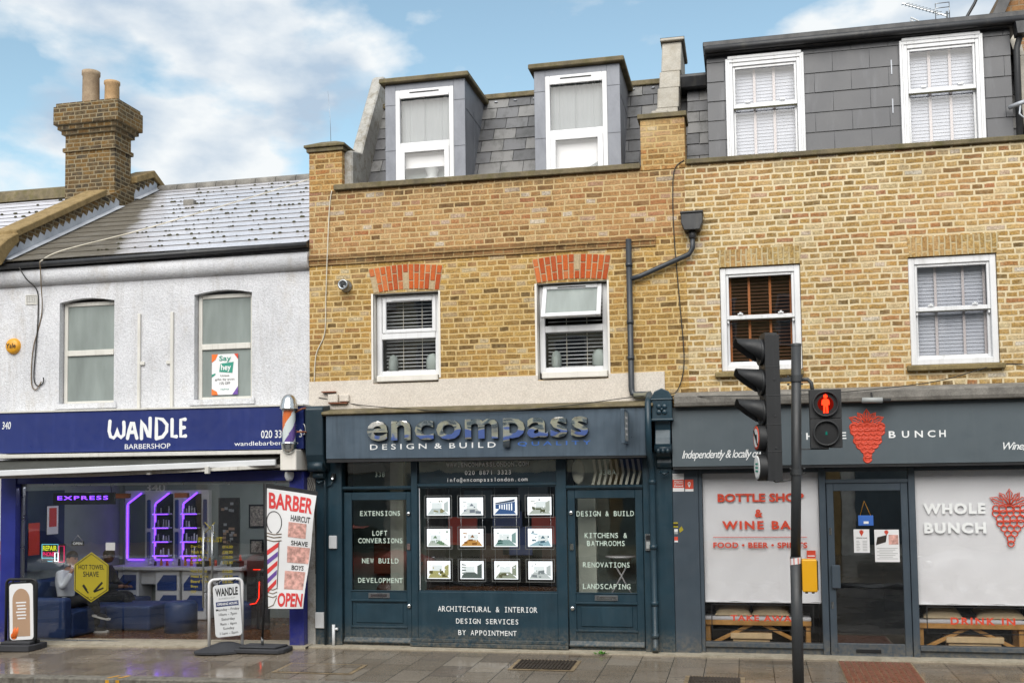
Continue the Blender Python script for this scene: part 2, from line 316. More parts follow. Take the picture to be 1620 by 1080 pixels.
def asphalt():
    t = NT('asphalt'); v = t.coords(); f = t.noise(v, 120, 4, 0.7); n = t.noise(v, 0.7, 6)
    c = t.mix(n, '#2e2e2f', '#3d3c3b'); c = t.mix(0.6, c, t.ramp(f, [(0.35, '#777777'), (0.7, '#ffffff')]), 'MULTIPLY')
    t.set(color=c, rough=t.ramp(n, [(0.4, 0.15), (0.6, 0.4)]), spec=0.5); t.bump(f, 0.4, 0.006); return t.m
asphalt()

paint('upvc', '#d9dadc', 0.35, var=0.06, bump=0.0, streak=0.3, streak_col='#8c8a80')
paint('old_frame', '#cfcdc6', 0.5, var=0.08, streak=0.3, streak_col='#7d7566')
paint('white_trim', '#dcd8d0', 0.6, var=0.06, streak=0.2, streak_col='#8d8474')
paint('white_plastic', '#d2d4d6', 0.4, var=0.05)
paint('white_paper', '#dfdfe0', 0.7, var=0.03, bump=0)
paint('teal', '#1f3743', 0.38, var=0.16, streak=0.2, streak_col='#3e5560', splash=0.8, bump=0.08, bs=45)
paint('teal_dark', '#1b2e38', 0.42, var=0.14, streak=0.2, streak_col='#35454d')
paint('sign_grey_blue', '#54626f', 0.36, metal=0.35, var=0.1, streak=0.42, streak_col='#333b43')
paint('fascia_grey', '#4e585e', 0.5, var=0.06, streak=0.08, streak_col='#6b7377')
paint('frame_grey', '#3f4a54', 0.42, var=0.1, splash=0.7, streak=0.1, streak_col='#5a646c')
paint('wandle_blue', '#222f6a', 0.35, var=0.05, streak=0.10, streak_col='#4a58a0')
paint('blue_post', '#20297a', 0.4, var=0.16, splash=0.5)
paint('sofa_navy', '#1d3560', 0.5, var=0.2, vs=5)
paint('navy_panel', '#1f3a78', 0.35, var=0.06)
paint('black_plastic', '#1d1e20', 0.5, var=0.15, spec=0.4)
paint('signal_black', '#232426', 0.55, var=0.16, streak=0.25, streak_col='#46474a')
paint('pole_grey', '#37393b', 0.5, var=0.14, streak=0.2, streak_col='#54575a')
paint('rubber', '#333438', 0.75, var=0.2)
paint('gutter_black', '#2a2b2e', 0.45, var=0.25, streak=0.3, streak_col='#5a574f')
paint('pipe_grey', '#33383e', 0.4, var=0.15)
paint('pipe_moss', '#6b6a5c', 0.8, var=0.35)
paint('red_vinyl', '#cc452c', 0.5, var=0.03, bump=0)
paint('red_print', '#cf3a3a', 0.6, var=0.04, bump=0)
paint('screen_cream', '#d2d2c0', 0.7, var=0.08); paint('white_bright', '#f6f7f7', 0.5, var=0.01, bump=0); paint('white_vinyl', '#e4e6e6', 0.5, var=0.02, bump=0)
paint('grey_vinyl', '#d0d4d8', 0.5, var=0.02, bump=0)
paint('cream_vinyl', '#c4d6ca', 0.5, var=0.03, bump=0)
paint('yellow_vinyl', '#9c8e1e', 0.5, var=0.04, bump=0)
paint('black_vinyl', '#17181a', 0.5, var=0.05, bump=0)
paint('blue_vinyl', '#3667b8', 0.5, var=0.05, bump=0)
paint('navy_vinyl', '#1e2c60', 0.5, var=0.05, bump=0)
paint('green_vinyl', '#2d8c78', 0.5, var=0.05, bump=0)
paint('orange_vinyl', '#e8702a', 0.5, var=0.05, bump=0)
paint('purple_vinyl', '#6a4a9a', 0.5, var=0.05, bump=0)
paint('yellow_box', '#e0a41c', 0.4, var=0.06)
paint('alarm_yellow', '#d89a26', 0.4, var=0.08)
paint('chrome', '#c9cccd', 0.14, metal=1.0, var=0.05, bump=0.0)
paint('steel', '#9fa2a4', 0.3, metal=0.9, var=0.1, bump=0.02)
paint('rust', '#7a4a34', 0.8, var=0.3)
paint('cable_white', '#c9c2b2', 0.6, var=0.1)
paint('cable_dark', '#2b2a28', 0.6, var=0.1)
paint('cable_brown', '#6b5a44', 0.6, var=0.1)
paint('cushion', '#dcc8a4', 0.9, var=0.12, bump=0.3, bs=90)
paint('pad_white', '#e2e2e6', 0.9, var=0.08, bump=0.2, bs=90)
paint('timber', '#bd8c4c', 0.6, var=0.25, vs=8)
paint('pine', '#dcc094', 0.6, var=0.15, vs=8)
paint('floor_wood', '#5c3c20', 0.25, var=0.3, vs=5)
paint('wall_grey', '#8a938f', 0.8, var=0.06)
paint('wall_dark', '#14181b', 0.9, var=0.2)
paint('room_brown', '#231a15', 0.8, var=0.3)
paint('reflection_green', '#6c7f7a', 0.8, var=0.2)
paint('room_pale', '#a9b0a4', 0.8, var=0.1)
paint('poster_dark', '#2a221c', 0.5, var=0.7, vs=14)
paint('mirror', '#9aa0a4', 0.03, metal=1.0, var=0.02, bump=0)
paint('skin', '#b98a70', 0.55, var=0.08)
paint('skin_dark', '#6f4c38', 0.55, var=0.08)
paint('hair', '#1d1815', 0.7, var=0.3)
paint('shirt_white', '#e6ecf2', 0.85, var=0.06, bump=0.3, bs=25)
paint('cloth_black', '#15171b', 0.85, var=0.2, bump=0.3, bs=25)
paint('sole_white', '#d8d8d4', 0.6, var=0.05)
paint('brown_arch', '#a98a70', 0.6, var=0.06)
paint('photo_pink', '#c99a90', 0.6, var=0.55, vs=16)
paint('photo_mix', '#8d857c', 0.6, var=0.8, vs=30)
paint('moss', '#3c3a26', 0.95, var=0.4)
paint('weed_green', '#4f8a2c', 0.8, var=0.3)
paint('iron', '#453c33', 0.55, metal=0.4, var=0.35, vs=12)
paint('sand_mortar', '#85745a', 0.6, var=0.4, vs=9)
paint('terracotta', '#7d4a34', 0.3, var=0.2, vs=8)
paint('yellow_paint', '#c99220', 0.6, var=0.35, vs=25)
paint('shopfront_white', '#cfd0cf', 0.5, var=0.06)
paint('awning_fabric', '#42433f', 0.85, var=0.2, streak=0.3)
paint('blind_dark', '#4b2f1e', 0.5, var=0.2)
paint('blind_tape', '#a4602c', 0.7, var=0.1)
paint('blind_white', '#b0b4be', 0.6, var=0.05)
paint('blind_tape_white', '#c4bcbc', 0.7, var=0.05)
paint('curtain', '#8c9193', 0.9, var=0.04)
paint('roller_white', '#f3f3f6', 0.9, var=0.03, vs=2, bump=0.25, bs=4)
paint('grey_label', '#9a9d9c', 0.5, var=0.1)
glass('pane', wav=0.03, refl=2.4)
glass('pane_barber', wav=0.02, refl=3.2)
glass('pane_up', wav=0.008, refl=1.3, bs=1.2)
glass('pane_shop', tint='#fcfcfc', wav=0.03, refl=2.6)
glass('pane_door', tint='#9aa2a0', refl=6.0, wav=0.012)
glass('pane_teal', tint='#fcfcfc', refl=3.0, wav=0.03)
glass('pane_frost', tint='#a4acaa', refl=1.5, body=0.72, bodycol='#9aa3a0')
glass('acrylic', tint='#f0f4f4', refl=1.2, wav=0.0)
emit('led_purple', '#7a40ff', 1.6); emit('led_red', '#ff2a10', 1.1); emit('neon_yellow', '#e8f040', 0.5); emit('neon_pink', '#ff3d7a', 0.5); emit('neon_cyan', '#7ad8f0', 0.45)
emit('led_white', '#ffffff', 1.2); emit('signal_glow', '#6a0f08', 0.55); emit('signal_red', '#ff2a12', 2.4); emit('lamp_white', '#f4f6ff', 30.0); emit('signal_green_dim', '#18685a', 0.5)
def polished_letter():
    t = NT('mirror_letter'); v = t.coords(); sp = t.n('ShaderNodeSeparateXYZ'); t.l(v, sp.inputs[0])
    dz = t.math('SUBTRACT', sp.outputs[2], 2.875); h = t.math('MULTIPLY', t.math('MULTIPLY', dz, dz), -0.30)
    h = t.math('ADD', h, t.math('MULTIPLY', t.noise(t.coords((1, 1, 1.4)), 2.6, 1, 0.4), 0.016))
    t.set(color='#f2efe8', metal=1.0, rough=0.05); t.bump(h, 1.0, 1.0); return t.m
polished_letter()

# ------------------------------------------------------------------ geometry helpers
def M(*names): return [MATS[n] for n in names]
class MB:
    """collects faces in world (or local) coordinates; build() links them as one mesh object"""
    def __init__(s): s.v = []; s.f = []; s.mi = []; s.sm = []
    def face(s, pts, m=0, smooth=False):
        i = len(s.v); s.v += [tuple(p) for p in pts]; s.f.append(tuple(range(i, i+len(pts)))); s.mi.append(m); s.sm.append(smooth)
    def raw(s, verts, faces, m=0, smooth=False):
        i = len(s.v); s.v += [tuple(p) for p in verts]
        for f in faces: s.f.append(tuple(i+k for k in f)); s.mi.append(m); s.sm.append(smooth)
        return s
    def box(s, x0, x1, y0, y1, z0, z1, m=0):
        v = [(x, y, z) for z in (z0, z1) for y in (y0, y1) for x in (x0, x1)]
        return s.raw(v, [(0, 2, 3, 1), (4, 5, 7, 6), (0, 1, 5, 4), (2, 6, 7, 3), (0, 4, 6, 2), (1, 3, 7, 5)], m)
    def bar(s, p, q, w, h, m=0, up=(0, 0, 1)):
        p, q = Vector(p), Vector(q); d = (q-p).normalized(); u = Vector(up)
        a = d.cross(u)
        if a.length < 1e-4: a = d.cross(Vector((0, 1, 0)))
        a.normalize(); b = a.cross(d); a *= w/2; b *= h/2
        v = [p-a-b, p+a-b, p+a+b, p-a+b, q-a-b, q+a-b, q+a+b, q-a+b]
        return s.raw(v, [(3, 2, 1, 0), (4, 5, 6, 7), (0, 1, 5, 4), (1, 2, 6, 5), (2, 3, 7, 6), (3, 0, 4, 7)], m)
    def prism(s, poly, axis, a, b, m=0, smooth=False):
        """poly: 2D outline in the two other axes (order y,z | x,z | x,y), extruded from a to b along axis"""
        def P(p, t):
            if axis == 'x': return (t, p[0], p[1])
            if axis == 'y': return (p[0], t, p[1])
            return (p[0], p[1], t)
        n = len(poly); v = [P(p, a) for p in poly]+[P(p, b) for p in poly]
        i = len(s.v); s.raw(v, [], m)
        for k in range(n):
            s.f.append((i+k, i+(k+1) % n, i+n+(k+1) % n, i+n+k)); s.mi.append(m); s.sm.append(smooth)
        s.f.append(tuple(i+k for k in reversed(range(n)))); s.mi.append(m); s.sm.append(False)
        s.f.append(tuple(i+n+k for k in range(n))); s.mi.append(m); s.sm.append(False)
        return s
    def cyl(s, p, q, r0, r1=None, n=16, m=0, caps=True):
        r1 = r0 if r1 is None else r1
        p, q = Vector(p), Vector(q); d = (q-p).normalized()
        a = d.orthogonal().normalized(); b = d.cross(a)
        i = len(s.v)
        for c, r in ((p, r0), (q, r1)):
            for k in range(n):
                t = 2*math.pi*k/n; s.v.append(tuple(c+a*(r*math.cos(t))+b*(r*math.sin(t))))
        for k in range(n):
            s.f.append((i+k, i+(k+1) % n, i+n+(k+1) % n, i+n+k)); s.mi.append(m); s.sm.append(True)
        if caps:
            s.f.append(tuple(i+k for k in reversed(range(n)))); s.mi.append(m); s.sm.append(False)
            s.f.append(tuple(i+n+k for k in range(n))); s.mi.append(m); s.sm.append(False)
        return s
    def lathe(s, c, prof, axis=(0, 0, 1), n=24, m=0):
        """prof: list of (radius, height) along axis from point c; m may be a list per segment"""
        c = Vector(c); d = Vector(axis).normalized(); a = d.orthogonal().normalized(); b = d.cross(a); i = len(s.v)
        for r, h in prof:
            for k in range(n):
                t = 2*math.pi*k/n; s.v.append(tuple(c+d*h+a*(r*math.cos(t))+b*(r*math.sin(t))))
        for j in range(len(prof)-1):
            mm = m[j] if isinstance(m, (list, tuple)) else m
            for k in range(n):
                s.f.append((i+j*n+k, i+j*n+(k+1) % n, i+(j+1)*n+(k+1) % n, i+(j+1)*n+k)); s.mi.append(mm); s.sm.append(True)
        return s
    def tube(s, pts, r, n=8, m=0):
        pts = [Vector(p) for p in pts]; i = len(s.v); N = len(pts); a = None
        for j, p in enumerate(pts):
            d = (pts[min(j+1, N-1)]-pts[max(j-1, 0)]).normalized()
            a = (a-d*a.dot(d)).normalized() if a is not None and (a-d*a.dot(d)).length > 1e-4 else d.orthogonal().normalized()
            b = d.cross(a); rr = r[j] if isinstance(r, (list, tuple)) else r
            for k in range(n):
                t = 2*math.pi*k/n; s.v.append(tuple(p+a*(rr*math.cos(t))+b*(rr*math.sin(t))))
        for j in range(N-1):
            for k in range(n):
                s.f.append((i+j*n+k, i+j*n+(k+1) % n, i+(j+1)*n+(k+1) % n, i+(j+1)*n+k)); s.mi.append(m); s.sm.append(True)
        s.f.append(tuple(i+k for k in reversed(range(n)))); s.mi.append(m); s.sm.append(False)
        s.f.append(tuple(i+(N-1)*n+k for k in range(n))); s.mi.append(m); s.sm.append(False)
        return s
    def ball(s, c, r, m=0, nu=12, nv=8):
        rx, ry, rz = r if hasattr(r, '__len__') else (r, r, r); v = []; f = []
        for j in range(nv+1):
            ph = math.pi*j/nv
            for k in range(nu):
                t = 2*math.pi*k/nu; v.append((c[0]+rx*math.sin(ph)*math.cos(t), c[1]+ry*math.sin(ph)*math.sin(t), c[2]-rz*math.cos(ph)))
        for j in range(nv):
            for k in range(nu): f.append((j*nu+k, j*nu+(k+1) % nu, (j+1)*nu+(k+1) % nu, (j+1)*nu+k))
        return s.raw(v, f, m, True)
    def build(s, name, mats, parent=None, bevel=0.0, seg=1):
        me = bpy.data.meshes.new(name); me.from_pydata(s.v, [], s.f); me.update()
        for m in mats: me.materials.append(MATS[m] if isinstance(m, str) else m)
        me.polygons.foreach_set('material_index', s.mi); me.polygons.foreach_set('use_smooth', s.sm)
        return link(name, me, parent, bevel, seg)
PL = {}
def link(name, me, parent=None, bevel=0.0, seg=1):
    o = bpy.data.objects.new(name, me); COL.objects.link(o)
    if parent is not None:
        o.parent = parent
        if parent.name in PL: o.matrix_parent_inverse = PL[parent.name]
    if bevel > 0:
        b = o.modifiers.new('bevel', 'BEVEL'); b.width = bevel; b.segments = seg; b.limit_method = 'ANGLE'; b.angle_limit = R(40)
    return o
def tag(o, label=None, cat=None, group=None, kind=None):
    if label: o['label'] = label
    if cat: o['category'] = cat
    if group: o['group'] = group
    if kind: o['kind'] = kind
    return o
def thing(name, label, cat, loc, rotz=0.0, group=None, local=False, tilt=None):
    """an Empty at the thing's base. local=False: parts are written in world coordinates"""
    o = bpy.data.objects.new(name, None); o.empty_display_size = 0.2; COL.objects.link(o)
    o.location = loc; o.rotation_euler = tilt if tilt else (0, 0, rotz)
    if not local: PL[o.name] = Matrix.Translation(-Vector(loc))
    return tag(o, label, cat, group)
def box(name, parent, mat, x0, x1, y0, y1, z0, z1, bevel=0.0):
    return MB().box(x0, x1, y0, y1, z0, z1).build(name, [mat], parent, bevel)

# text -> mesh, standing in the xz plane and facing -y
def glyphs(s, bold=0.0, ext=0.0, shear=0.0, spacing=1.0):
    cu = bpy.data.curves.new('t', 'FONT'); cu.body = s; cu.size = 1.0; cu.offset = bold; cu.extrude = ext; cu.shear = shear
    cu.space_character = spacing; cu.resolution_u = 3; cu.fill_mode = 'BOTH' if ext > 0 else 'FRONT'
    ob = bpy.data.objects.new('t', cu)
    me = bpy.data.meshes.new_from_object(ob)
    v = [tuple(p.co) for p in me.vertices]; f = [tuple(p.vertices) for p in me.polygons]
    bpy.data.objects.remove(ob); bpy.data.curves.remove(cu); bpy.data.meshes.remove(me)
    return v, f
_cell = {}
def mono(s, bold):
    V = []; F = []
    for i, ch in enumerate(s):
        if ch == ' ': continue
        key = (ch, bold)
        if key not in _cell:
            v, f = glyphs(ch, bold); a = min(p[0] for p in v); b = max(p[0] for p in v)
            if ch == 'I':   # slab serifs as on the signwriting
                h = max(p[1] for p in v); w = (b-a)/2+0.12; c = (a+b)/2; t = (b-a)*0.75; n = len(v)
                for y0 in (0, h-t):
                    k = len(v); v = v+[(c-w, y0, 0.0), (c-(b-a)/2, y0, 0), (c-(b-a)/2, y0+t, 0), (c-w, y0+t, 0), (c+(b-a)/2, y0, 0), (c+w, y0, 0), (c+w, y0+t, 0), (c+(b-a)/2, y0+t, 0)]
                    f = f+[(k, k+1, k+2, k+3), (k+4, k+5, k+6, k+7)]
                a, b = c-w, c+w
            sc = min(1.0, 0.54/(b-a)); _cell[key] = ([((p[0]-(a+b)/2)*sc, p[1], p[2]) for p in v], f)
        v, f = _cell[key]; k = len(V)
        V += [(p[0]+i*0.63, p[1], p[2]) for p in v]; F += [tuple(j+k for j in q) for q in f]
    return V, F
def text(s, x0, x1, z0, z1, y, mat, parent, bold=0.0, ext=0.0, shear=0.0, spacing=1.0, mono_=False, name='lettering', depth=0.0015, fit=True):
    """fit the text's outline into the rectangle x0..x1, z0..z1, front face at y-depth"""
    v, f = mono(s, bold) if mono_ else glyphs(s, bold, 0.0, shear, spacing)
    ax = min(p[0] for p in v); bx = max(p[0] for p in v); az = min(p[1] for p in v); bz = max(p[1] for p in v)
    kx = (x1-x0)/(bx-ax); kz = (z1-z0)/(bz-az)
    if not fit: kx = kz; x0 = (x0+x1)/2-(bx-ax)*kx/2
    P = [(x0+(p[0]-ax)*kx, z0+(p[1]-az)*kz) for p in v]
    mb = MB(); mb.raw([(p[0], y-depth, p[1]) for p in P], f)
    if ext > 0:
        # solid letter: side walls along the outline's border edges
        cnt = {}
        for q in f:
            for i in range(len(q)):
                a, b = q[i], q[(i+1) % len(q)]; cnt[(a, b)] = cnt.get((a, b), 0)+1
        for (a, b) in cnt:
            if (b, a) not in cnt: mb.face([(P[a][0], y-depth, P[a][1]), (P[a][0], y-depth+ext, P[a][1]), (P[b][0], y-depth+ext, P[b][1]), (P[b][0], y-depth, P[b][1])], 1)
    mats = mat if isinstance(mat, list) else [mat]
    if ext > 0 and len(mats) == 1: mats = mats*2
    return mb.build(name, mats, parent)
def strokes(lines, r, y, mat, parent, name='lettering', flat=0.25, n=8):
    """rounded brush strokes lying on a surface facing -y; lines of (x, z) points"""
    mb = MB()
    for L in lines:
        L = [Vector((p[0], 0, p[1])) for p in L]
        if len(L) == 2: L = [L[0], (L[0]+L[1])/2, L[1]]
        rr = [r]*len(L)
        mb.tube(L, rr, n)
        for e in (L[0], L[-1]): mb.ball(tuple(e), r, 0, n, 6)
    mb.v = [(p[0], y+p[1]*flat-0.0005, p[2]) for p in mb.v]; mb.sm = [False]*len(mb.sm)
    return mb.build(name, [mat], parent)
def arc(cx, cz, rx, rz, a0, a1, n=14):
    return [(cx+rx*math.cos(R(a0+(a1-a0)*i/n)), cz+rz*math.sin(R(a0+(a1-a0)*i/n))) for i in range(n+1)]
def plate(mb, pts, y, t=0.002, m=0):
    """flat sheet of outline pts (x,z, anticlockwise seen from the front) with thickness t, front at y"""
    mb.prism(list(pts), 'y', y, y+t, m); return mb

def wall(mb, x0, x1, z0, z1, y, holes=(), depth=0.15, m=0, mr=None):
    mr = m if mr is None else mr
    xs = sorted({x0, x1, *[h[0] for h in holes], *[h[1] for h in holes]}); zs = sorted({z0, z1, *[h[2] for h in holes], *[h[3] for h in holes]})
    for i in range(len(xs)-1):
        for j in range(len(zs)-1):
            cx, cz = (xs[i]+xs[i+1])/2, (zs[j]+zs[j+1])/2
            if any(h[0] < cx < h[1] and h[2] < cz < h[3] for h in holes): continue
            mb.face([(xs[i], y, zs[j]), (xs[i+1], y, zs[j]), (xs[i+1], y, zs[j+1]), (xs[i], y, zs[j+1])], m)
    for a, b, c, d in holes:
        Y = y+depth
        mb.face([(a, y, c), (a, y, d), (a, Y, d), (a, Y, c)], mr); mb.face([(b, y, c), (b, Y, c), (b, Y, d), (b, y, d)], mr)
        mb.face([(a, y, d), (b, y, d), (b, Y, d), (a, Y, d)], mr); mb.face([(a, y, c), (a, Y, c), (b, Y, c), (b, y, c)], mr)

def frame_mb(mb, x0, x1, z0, z1, y0, y1, w, wb=None, wt=None, m=0):
    """rectangular frame from butted bars"""
    wb = w if wb is None else wb; wt = w if wt is None else wt
    mb.box(x0, x0+w, y0, y1, z0, z1, m); mb.box(x1-w, x1, y0, y1, z0, z1, m)
    mb.box(x0+w, x1-w, y0, y1, z0, z0+wb, m); mb.box(x0+w, x1-w, y0, y1, z1-wt, z1, m)
    return mb
def sheet(name, parent, mat, x0, x1, z0, z1, y, t=0.006):
    return box(name, parent, mat, x0, x1, y, y+t, z0, z1)
def slats(name, parent, mat, x0, x1, z0, z1, y, pitch=0.05, w=0.045, ang=35, tapes=(), tapemat=None, tw=0.03):
    mb = MB(); z = z0+pitch/2
    while z < z1:
        c, s_ = math.cos(R(ang))*w/2, math.sin(R(ang))*w/2
        mb.raw([(x0, y-c, z-s_), (x1, y-c, z-s_), (x1, y+c, z+s_), (x0, y+c, z+s_), (x0, y-c, z-s_+.003), (x1, y-c, z-s_+.003), (x1, y+c, z+s_+.003), (x0, y+c, z+s_+.003)],
               [(3, 2, 1, 0), (4, 5, 6, 7), (0, 1, 5, 4), (2, 3, 7, 6), (1, 2, 6, 5), (3, 0, 4, 7)])
        z += pitch
    o = mb.build(name, [mat], parent)
    if tapes:
        mt = MB()
        for x in tapes: mt.box(x-tw/2, x+tw/2, y-w/2-0.006, y-w/2-0.003, z0, z1)
        mt.build('blind_tape', [tapemat], parent)
    return o

def gz(x, y):
    return 0.022*min(y, 0)+0.012*min(0, x+6)

# ------------------------------------------------------------------ ground
YK = -2.22
def ground_strip(name, mat, xs, ys, zf, kind='structure'):
    mb = MB()
    for i in range(len(xs)-1):
        for j in range(len(ys)-1):
            mb.face([(xs[i], ys[j], zf(xs[i], ys[j])), (xs[i+1], ys[j], zf(xs[i+1], ys[j])), (xs[i+1], ys[j+1], zf(xs[i+1], ys[j+1])), (xs[i], ys[j+1], zf(xs[i], ys[j+1]))])
    return tag(mb.build(name, [mat]), kind=kind)
XS = [-60, -30, -14, -6, 0, 14, 40]
ground_strip('pavement', 'wet_paving', XS, [YK, 0.3], gz)
ground_strip('road', 'asphalt', [-300, -60, -6, 40, 300], [-9.6, YK-0.06], lambda x, y: gz(max(min(x, 40), -60), -2.3)-0.13+0.004*(YK-y))
mb = MB()
x = -60.0
while x < 40:
    x2 = x+0.95
    a = gz(x, YK); b = gz(x2, YK)
    for k in (0,):
        mb.raw([(x+.003, YK-.15, a-.004-.12), (x2-.003, YK-.15, b-.004-.12), (x2-.003, YK-.15, b-.02), (x+.003, YK-.15, a-.02), (x+.003, YK-.135, a-.004), (x2-.003, YK-.135, b-.004), (x2-.003, YK, b+.001), (x+.003, YK, a+.001)],
               [(0, 1, 2, 3), (3, 2, 5, 4), (4, 5, 6, 7)])
    x = x2
tag(mb.build('kerb', ['granite_kerb']), kind='structure')
ground_strip('far_pavement', 'wet_paving', [-60, -20, 0, 40], [-17.2, -9.6], lambda x, y: gz(x, -2.3)+0.02)
ground_strip('ground', 'asphalt', [-600, -60, 40, 600], [-600, -100, 100, 600], lambda x, y: -0.9)
# concrete strip along the shop thresholds
mb = MB()
def strip(x0, x1, y0, y1, h):
    mb.raw([(x0, y0, gz(x0, y0)-.02), (x1, y0, gz(x1, y0)-.02), (x1, y0, gz(x1, y0)+h), (x0, y0, gz(x0, y0)+h), (x1, y1, gz(x1, y1)+h+.01), (x0, y1, gz(x0, y1)+h+.01)], [(0, 1, 2, 3), (3, 2, 4, 5)])
strip(-11.6, -6.0, -0.30, 0.2, 0.018); strip(-6.0, -0.62, -0.20, 0.2, 0.012); strip(-0.62, 4.5, -0.22, 0.2, 0.015)
tag(mb.build('paving_strip', ['concrete']), kind='structure')
mb = MB()
for x0 in (-7.72, -7.58):
    mb.box(x0, x0+0.05, YK-.1505, YK-.1495, gz(x0, YK)-.10, gz(x0, YK)-.022)
    mb.raw([(x0, YK-.13, gz(x0, YK)+.001), (x0+.05, YK-.13, gz(x0, YK)+.001), (x0+.11, YK+.02, gz(x0, YK)+.004), (x0+.06, YK+.02, gz(x0, YK)+.004)], [(0, 1, 2, 3)])
tag(mb.build('kerb_marking', ['yellow_paint']), kind='structure')
# inset panels and gratings in the pavement
def inset(name, label, cat, x0, x1, y0, y1, kind_):
    t = thing(name, label, cat, ((x0+x1)/2, (y0+y1)/2, gz((x0+x1)/2, (y0+y1)/2)))
    z = lambda x, y: gz(x, y)+.004
    m = MB(); m.face([(x0-.05, y0-.05, z(x0, y0-.05)), (x1+.05, y0-.05, z(x1, y0-.05)), (x1+.05, y1+.05, z(x1, y1+.05)), (x0-.05, y1+.05, z(x0, y1+.05))]); m.build('mortar_surround', ['sand_mortar'], t)
    m = MB()
    if kind_ == 'grate':
        m.face([(x0, y0, z(x0, y0)+.004), (x1, y0, z(x1, y0)+.004), (x1, y1, z(x1, y1)+.004), (x0, y1, z(x0, y1)+.004)])
        n = 16
        for i in range(n):
            xa = x0+(x1-x0)*(i+.15)/n; xb = x0+(x1-x0)*(i+.65)/n
            for j in range(2):
                ya = y0+(y1-y0)*(j+.06)/2; yb = y0+(y1-y0)*(j+.94)/2
                m.raw([(xa, ya, z(xa, ya)+.014), (xb, ya, z(xb, ya)+.014), (xb, yb, z(xb, yb)+.014), (xa, yb, z(xa, yb)+.014), (xa, ya, z(xa, ya)), (xb, ya, z(xb, ya)), (xb, yb, z(xb, yb)), (xa, yb, z(xa, yb))], [(0, 1, 2, 3), (4, 5, 1, 0), (5, 6, 2, 1), (7, 4, 0, 3), (6, 7, 3, 2)])
        m.build('grating', ['iron'], t)
    else:
        m.face([(x0, y0, z(x0, y0)+.004), (x1, y0, z(x1, y0)+.004), (x1, y1, z(x1, y1)+.004), (x0, y1, z(x0, y1)+.004)])
        m.build('cover_plate', ['wet_paving'], t)
    return t
inset('pavement_grating', 'rusty iron grating in the pavement in front of the teal shop window', 'grating', -2.86, -2.14, -1.28, -0.72, 'grate')
inset('pavement_grating', 'dark iron grating in the pavement beside the traffic light, under the alarm stickers', 'grating', -0.70, -0.12, -2.05, -1.45, 'grate')
inset('utility_cover', 'paved utility cover edged in sandy mortar near the kerb before the left teal door', 'cover', -5.72, -4.78, -1.82, -1.32, 'plate')
t = thing('tiled_threshold', 'red brown ribbed tile strip in the pavement before the glass door', 'tiles', (1.48, -1.1, gz(1.48, -1.1)))
m = MB(); m2 = MB(); n = 12
for i in range(n):
    a = 1.06+0.84*i/n; b = 1.06+0.84*(i+.82)/n
    for j in range(9):
        ya = -2.05+1.72*j/9; yb = -2.05+1.72*(j+.97)/9
        m.raw([(a, ya, gz(a, ya)+.012), (b, ya, gz(b, ya)+.012), (b, yb, gz(b, yb)+.012), (a, yb, gz(a, yb)+.012), (a, ya, gz(a, ya)), (b, ya, gz(b, ya)), (b, yb, gz(b, yb)), (a, yb, gz(a, yb))], [(0, 1, 2, 3), (4, 5, 1, 0), (5, 6, 2, 1), (7, 4, 0, 3), (6, 7, 3, 2)])
m.build('tiles', ['terracotta'], t)
m2.face([(1.05, -2.06, gz(1.05, -2.06)+.004), (1.91, -2.06, gz(1.91, -2.06)+.004), (1.91, -.32, gz(1.91, -.32)+.004), (1.05, -.32, gz(1.05, -.32)+.004)]); m2.build('grout', ['sand_mortar'], t)

# ================================================================== LEFT: barber shop building
BS = thing('barber_shop_building', 'white roughcast building with blue shopfront and wet tiled roof', 'building', (-8.5, 0, 0))
XL, XR = -11.34, -6.06
WY = 0.04
w1 = (-10.14, -9.21, 3.50, 5.11); w2 = (-7.89, -6.97, 3.50, 5.12)
mb = MB(); wall(mb, XL, XR, 2.45, 5.60, WY, (w1, w2), 0.14)
for x in (XL, XR-.01): mb.face([(x, WY, 2.45), (x, 8.4, 2.45), (x, 8.4, 5.65), (x, WY, 5.65)])
mb.face([(XL, 8.4, 0), (XR, 8.4, 0), (XR, 8.4, 5.65), (XL, 8.4, 5.65)])
mb.build('wall', ['roughcast'], BS)
# bulbous rendered cornice
prof = [(WY, 5.32)]+[(WY-.02-.10*math.sin(R(a)), 5.34+.13*(1-math.cos(R(a)))) for a in range(0, 181, 20)]+[(WY, 5.62)]
MB().prism(prof, 'x', XL, XR, 0, True).build('cornice', ['roughcast'], BS)
mb = MB(); mb.tube([(XL-.05, -.10, 5.625), (XR+.02, -.10, 5.675)], .042, 12); mb.box(XL, XR, -.04, .02, 5.60, 5.70); mb.build('gutter', ['gutter_black'], BS)
# roof of overlapping tile courses
RS = (7.95-5.70)/4.3
def roof_z(y): return 5.70+(y+.1)*RS
mb = MB(); nrow = 15
for i in range(nrow):
    y0 = -.1+4.3*i/nrow; y1 = -.1+4.3*(i+1)/nrow
    k = 24
    for j in range(k):
        xa = -11.0+(XR+11.0)*j/k; xb = -11.0+(XR+11.0)*(j+1)/k
        w_ = [random.uniform(-.003, .003) for _ in range(2)]
        mb.raw([(xa, y0, roof_z(y0)+.008), (xb, y0, roof_z(y0)+.008), (xb, y0-.008, roof_z(y0)+.014+w_[0]*.4), (xa, y0-.008, roof_z(y0)+.014+w_[0]*.4), (xb, y1, roof_z(y1)+.006), (xa, y1, roof_z(y1)+.006)], [(3, 2, 4, 5)]); mb.face([(xa, y0, roof_z(y0)+.003), (xb, y0, roof_z(y0)+.003), (xb, y0-.008, roof_z(y0)+.014+w_[0]*.4), (xa, y0-.008, roof_z(y0)+.014+w_[0]*.4)], 1)
roof = None
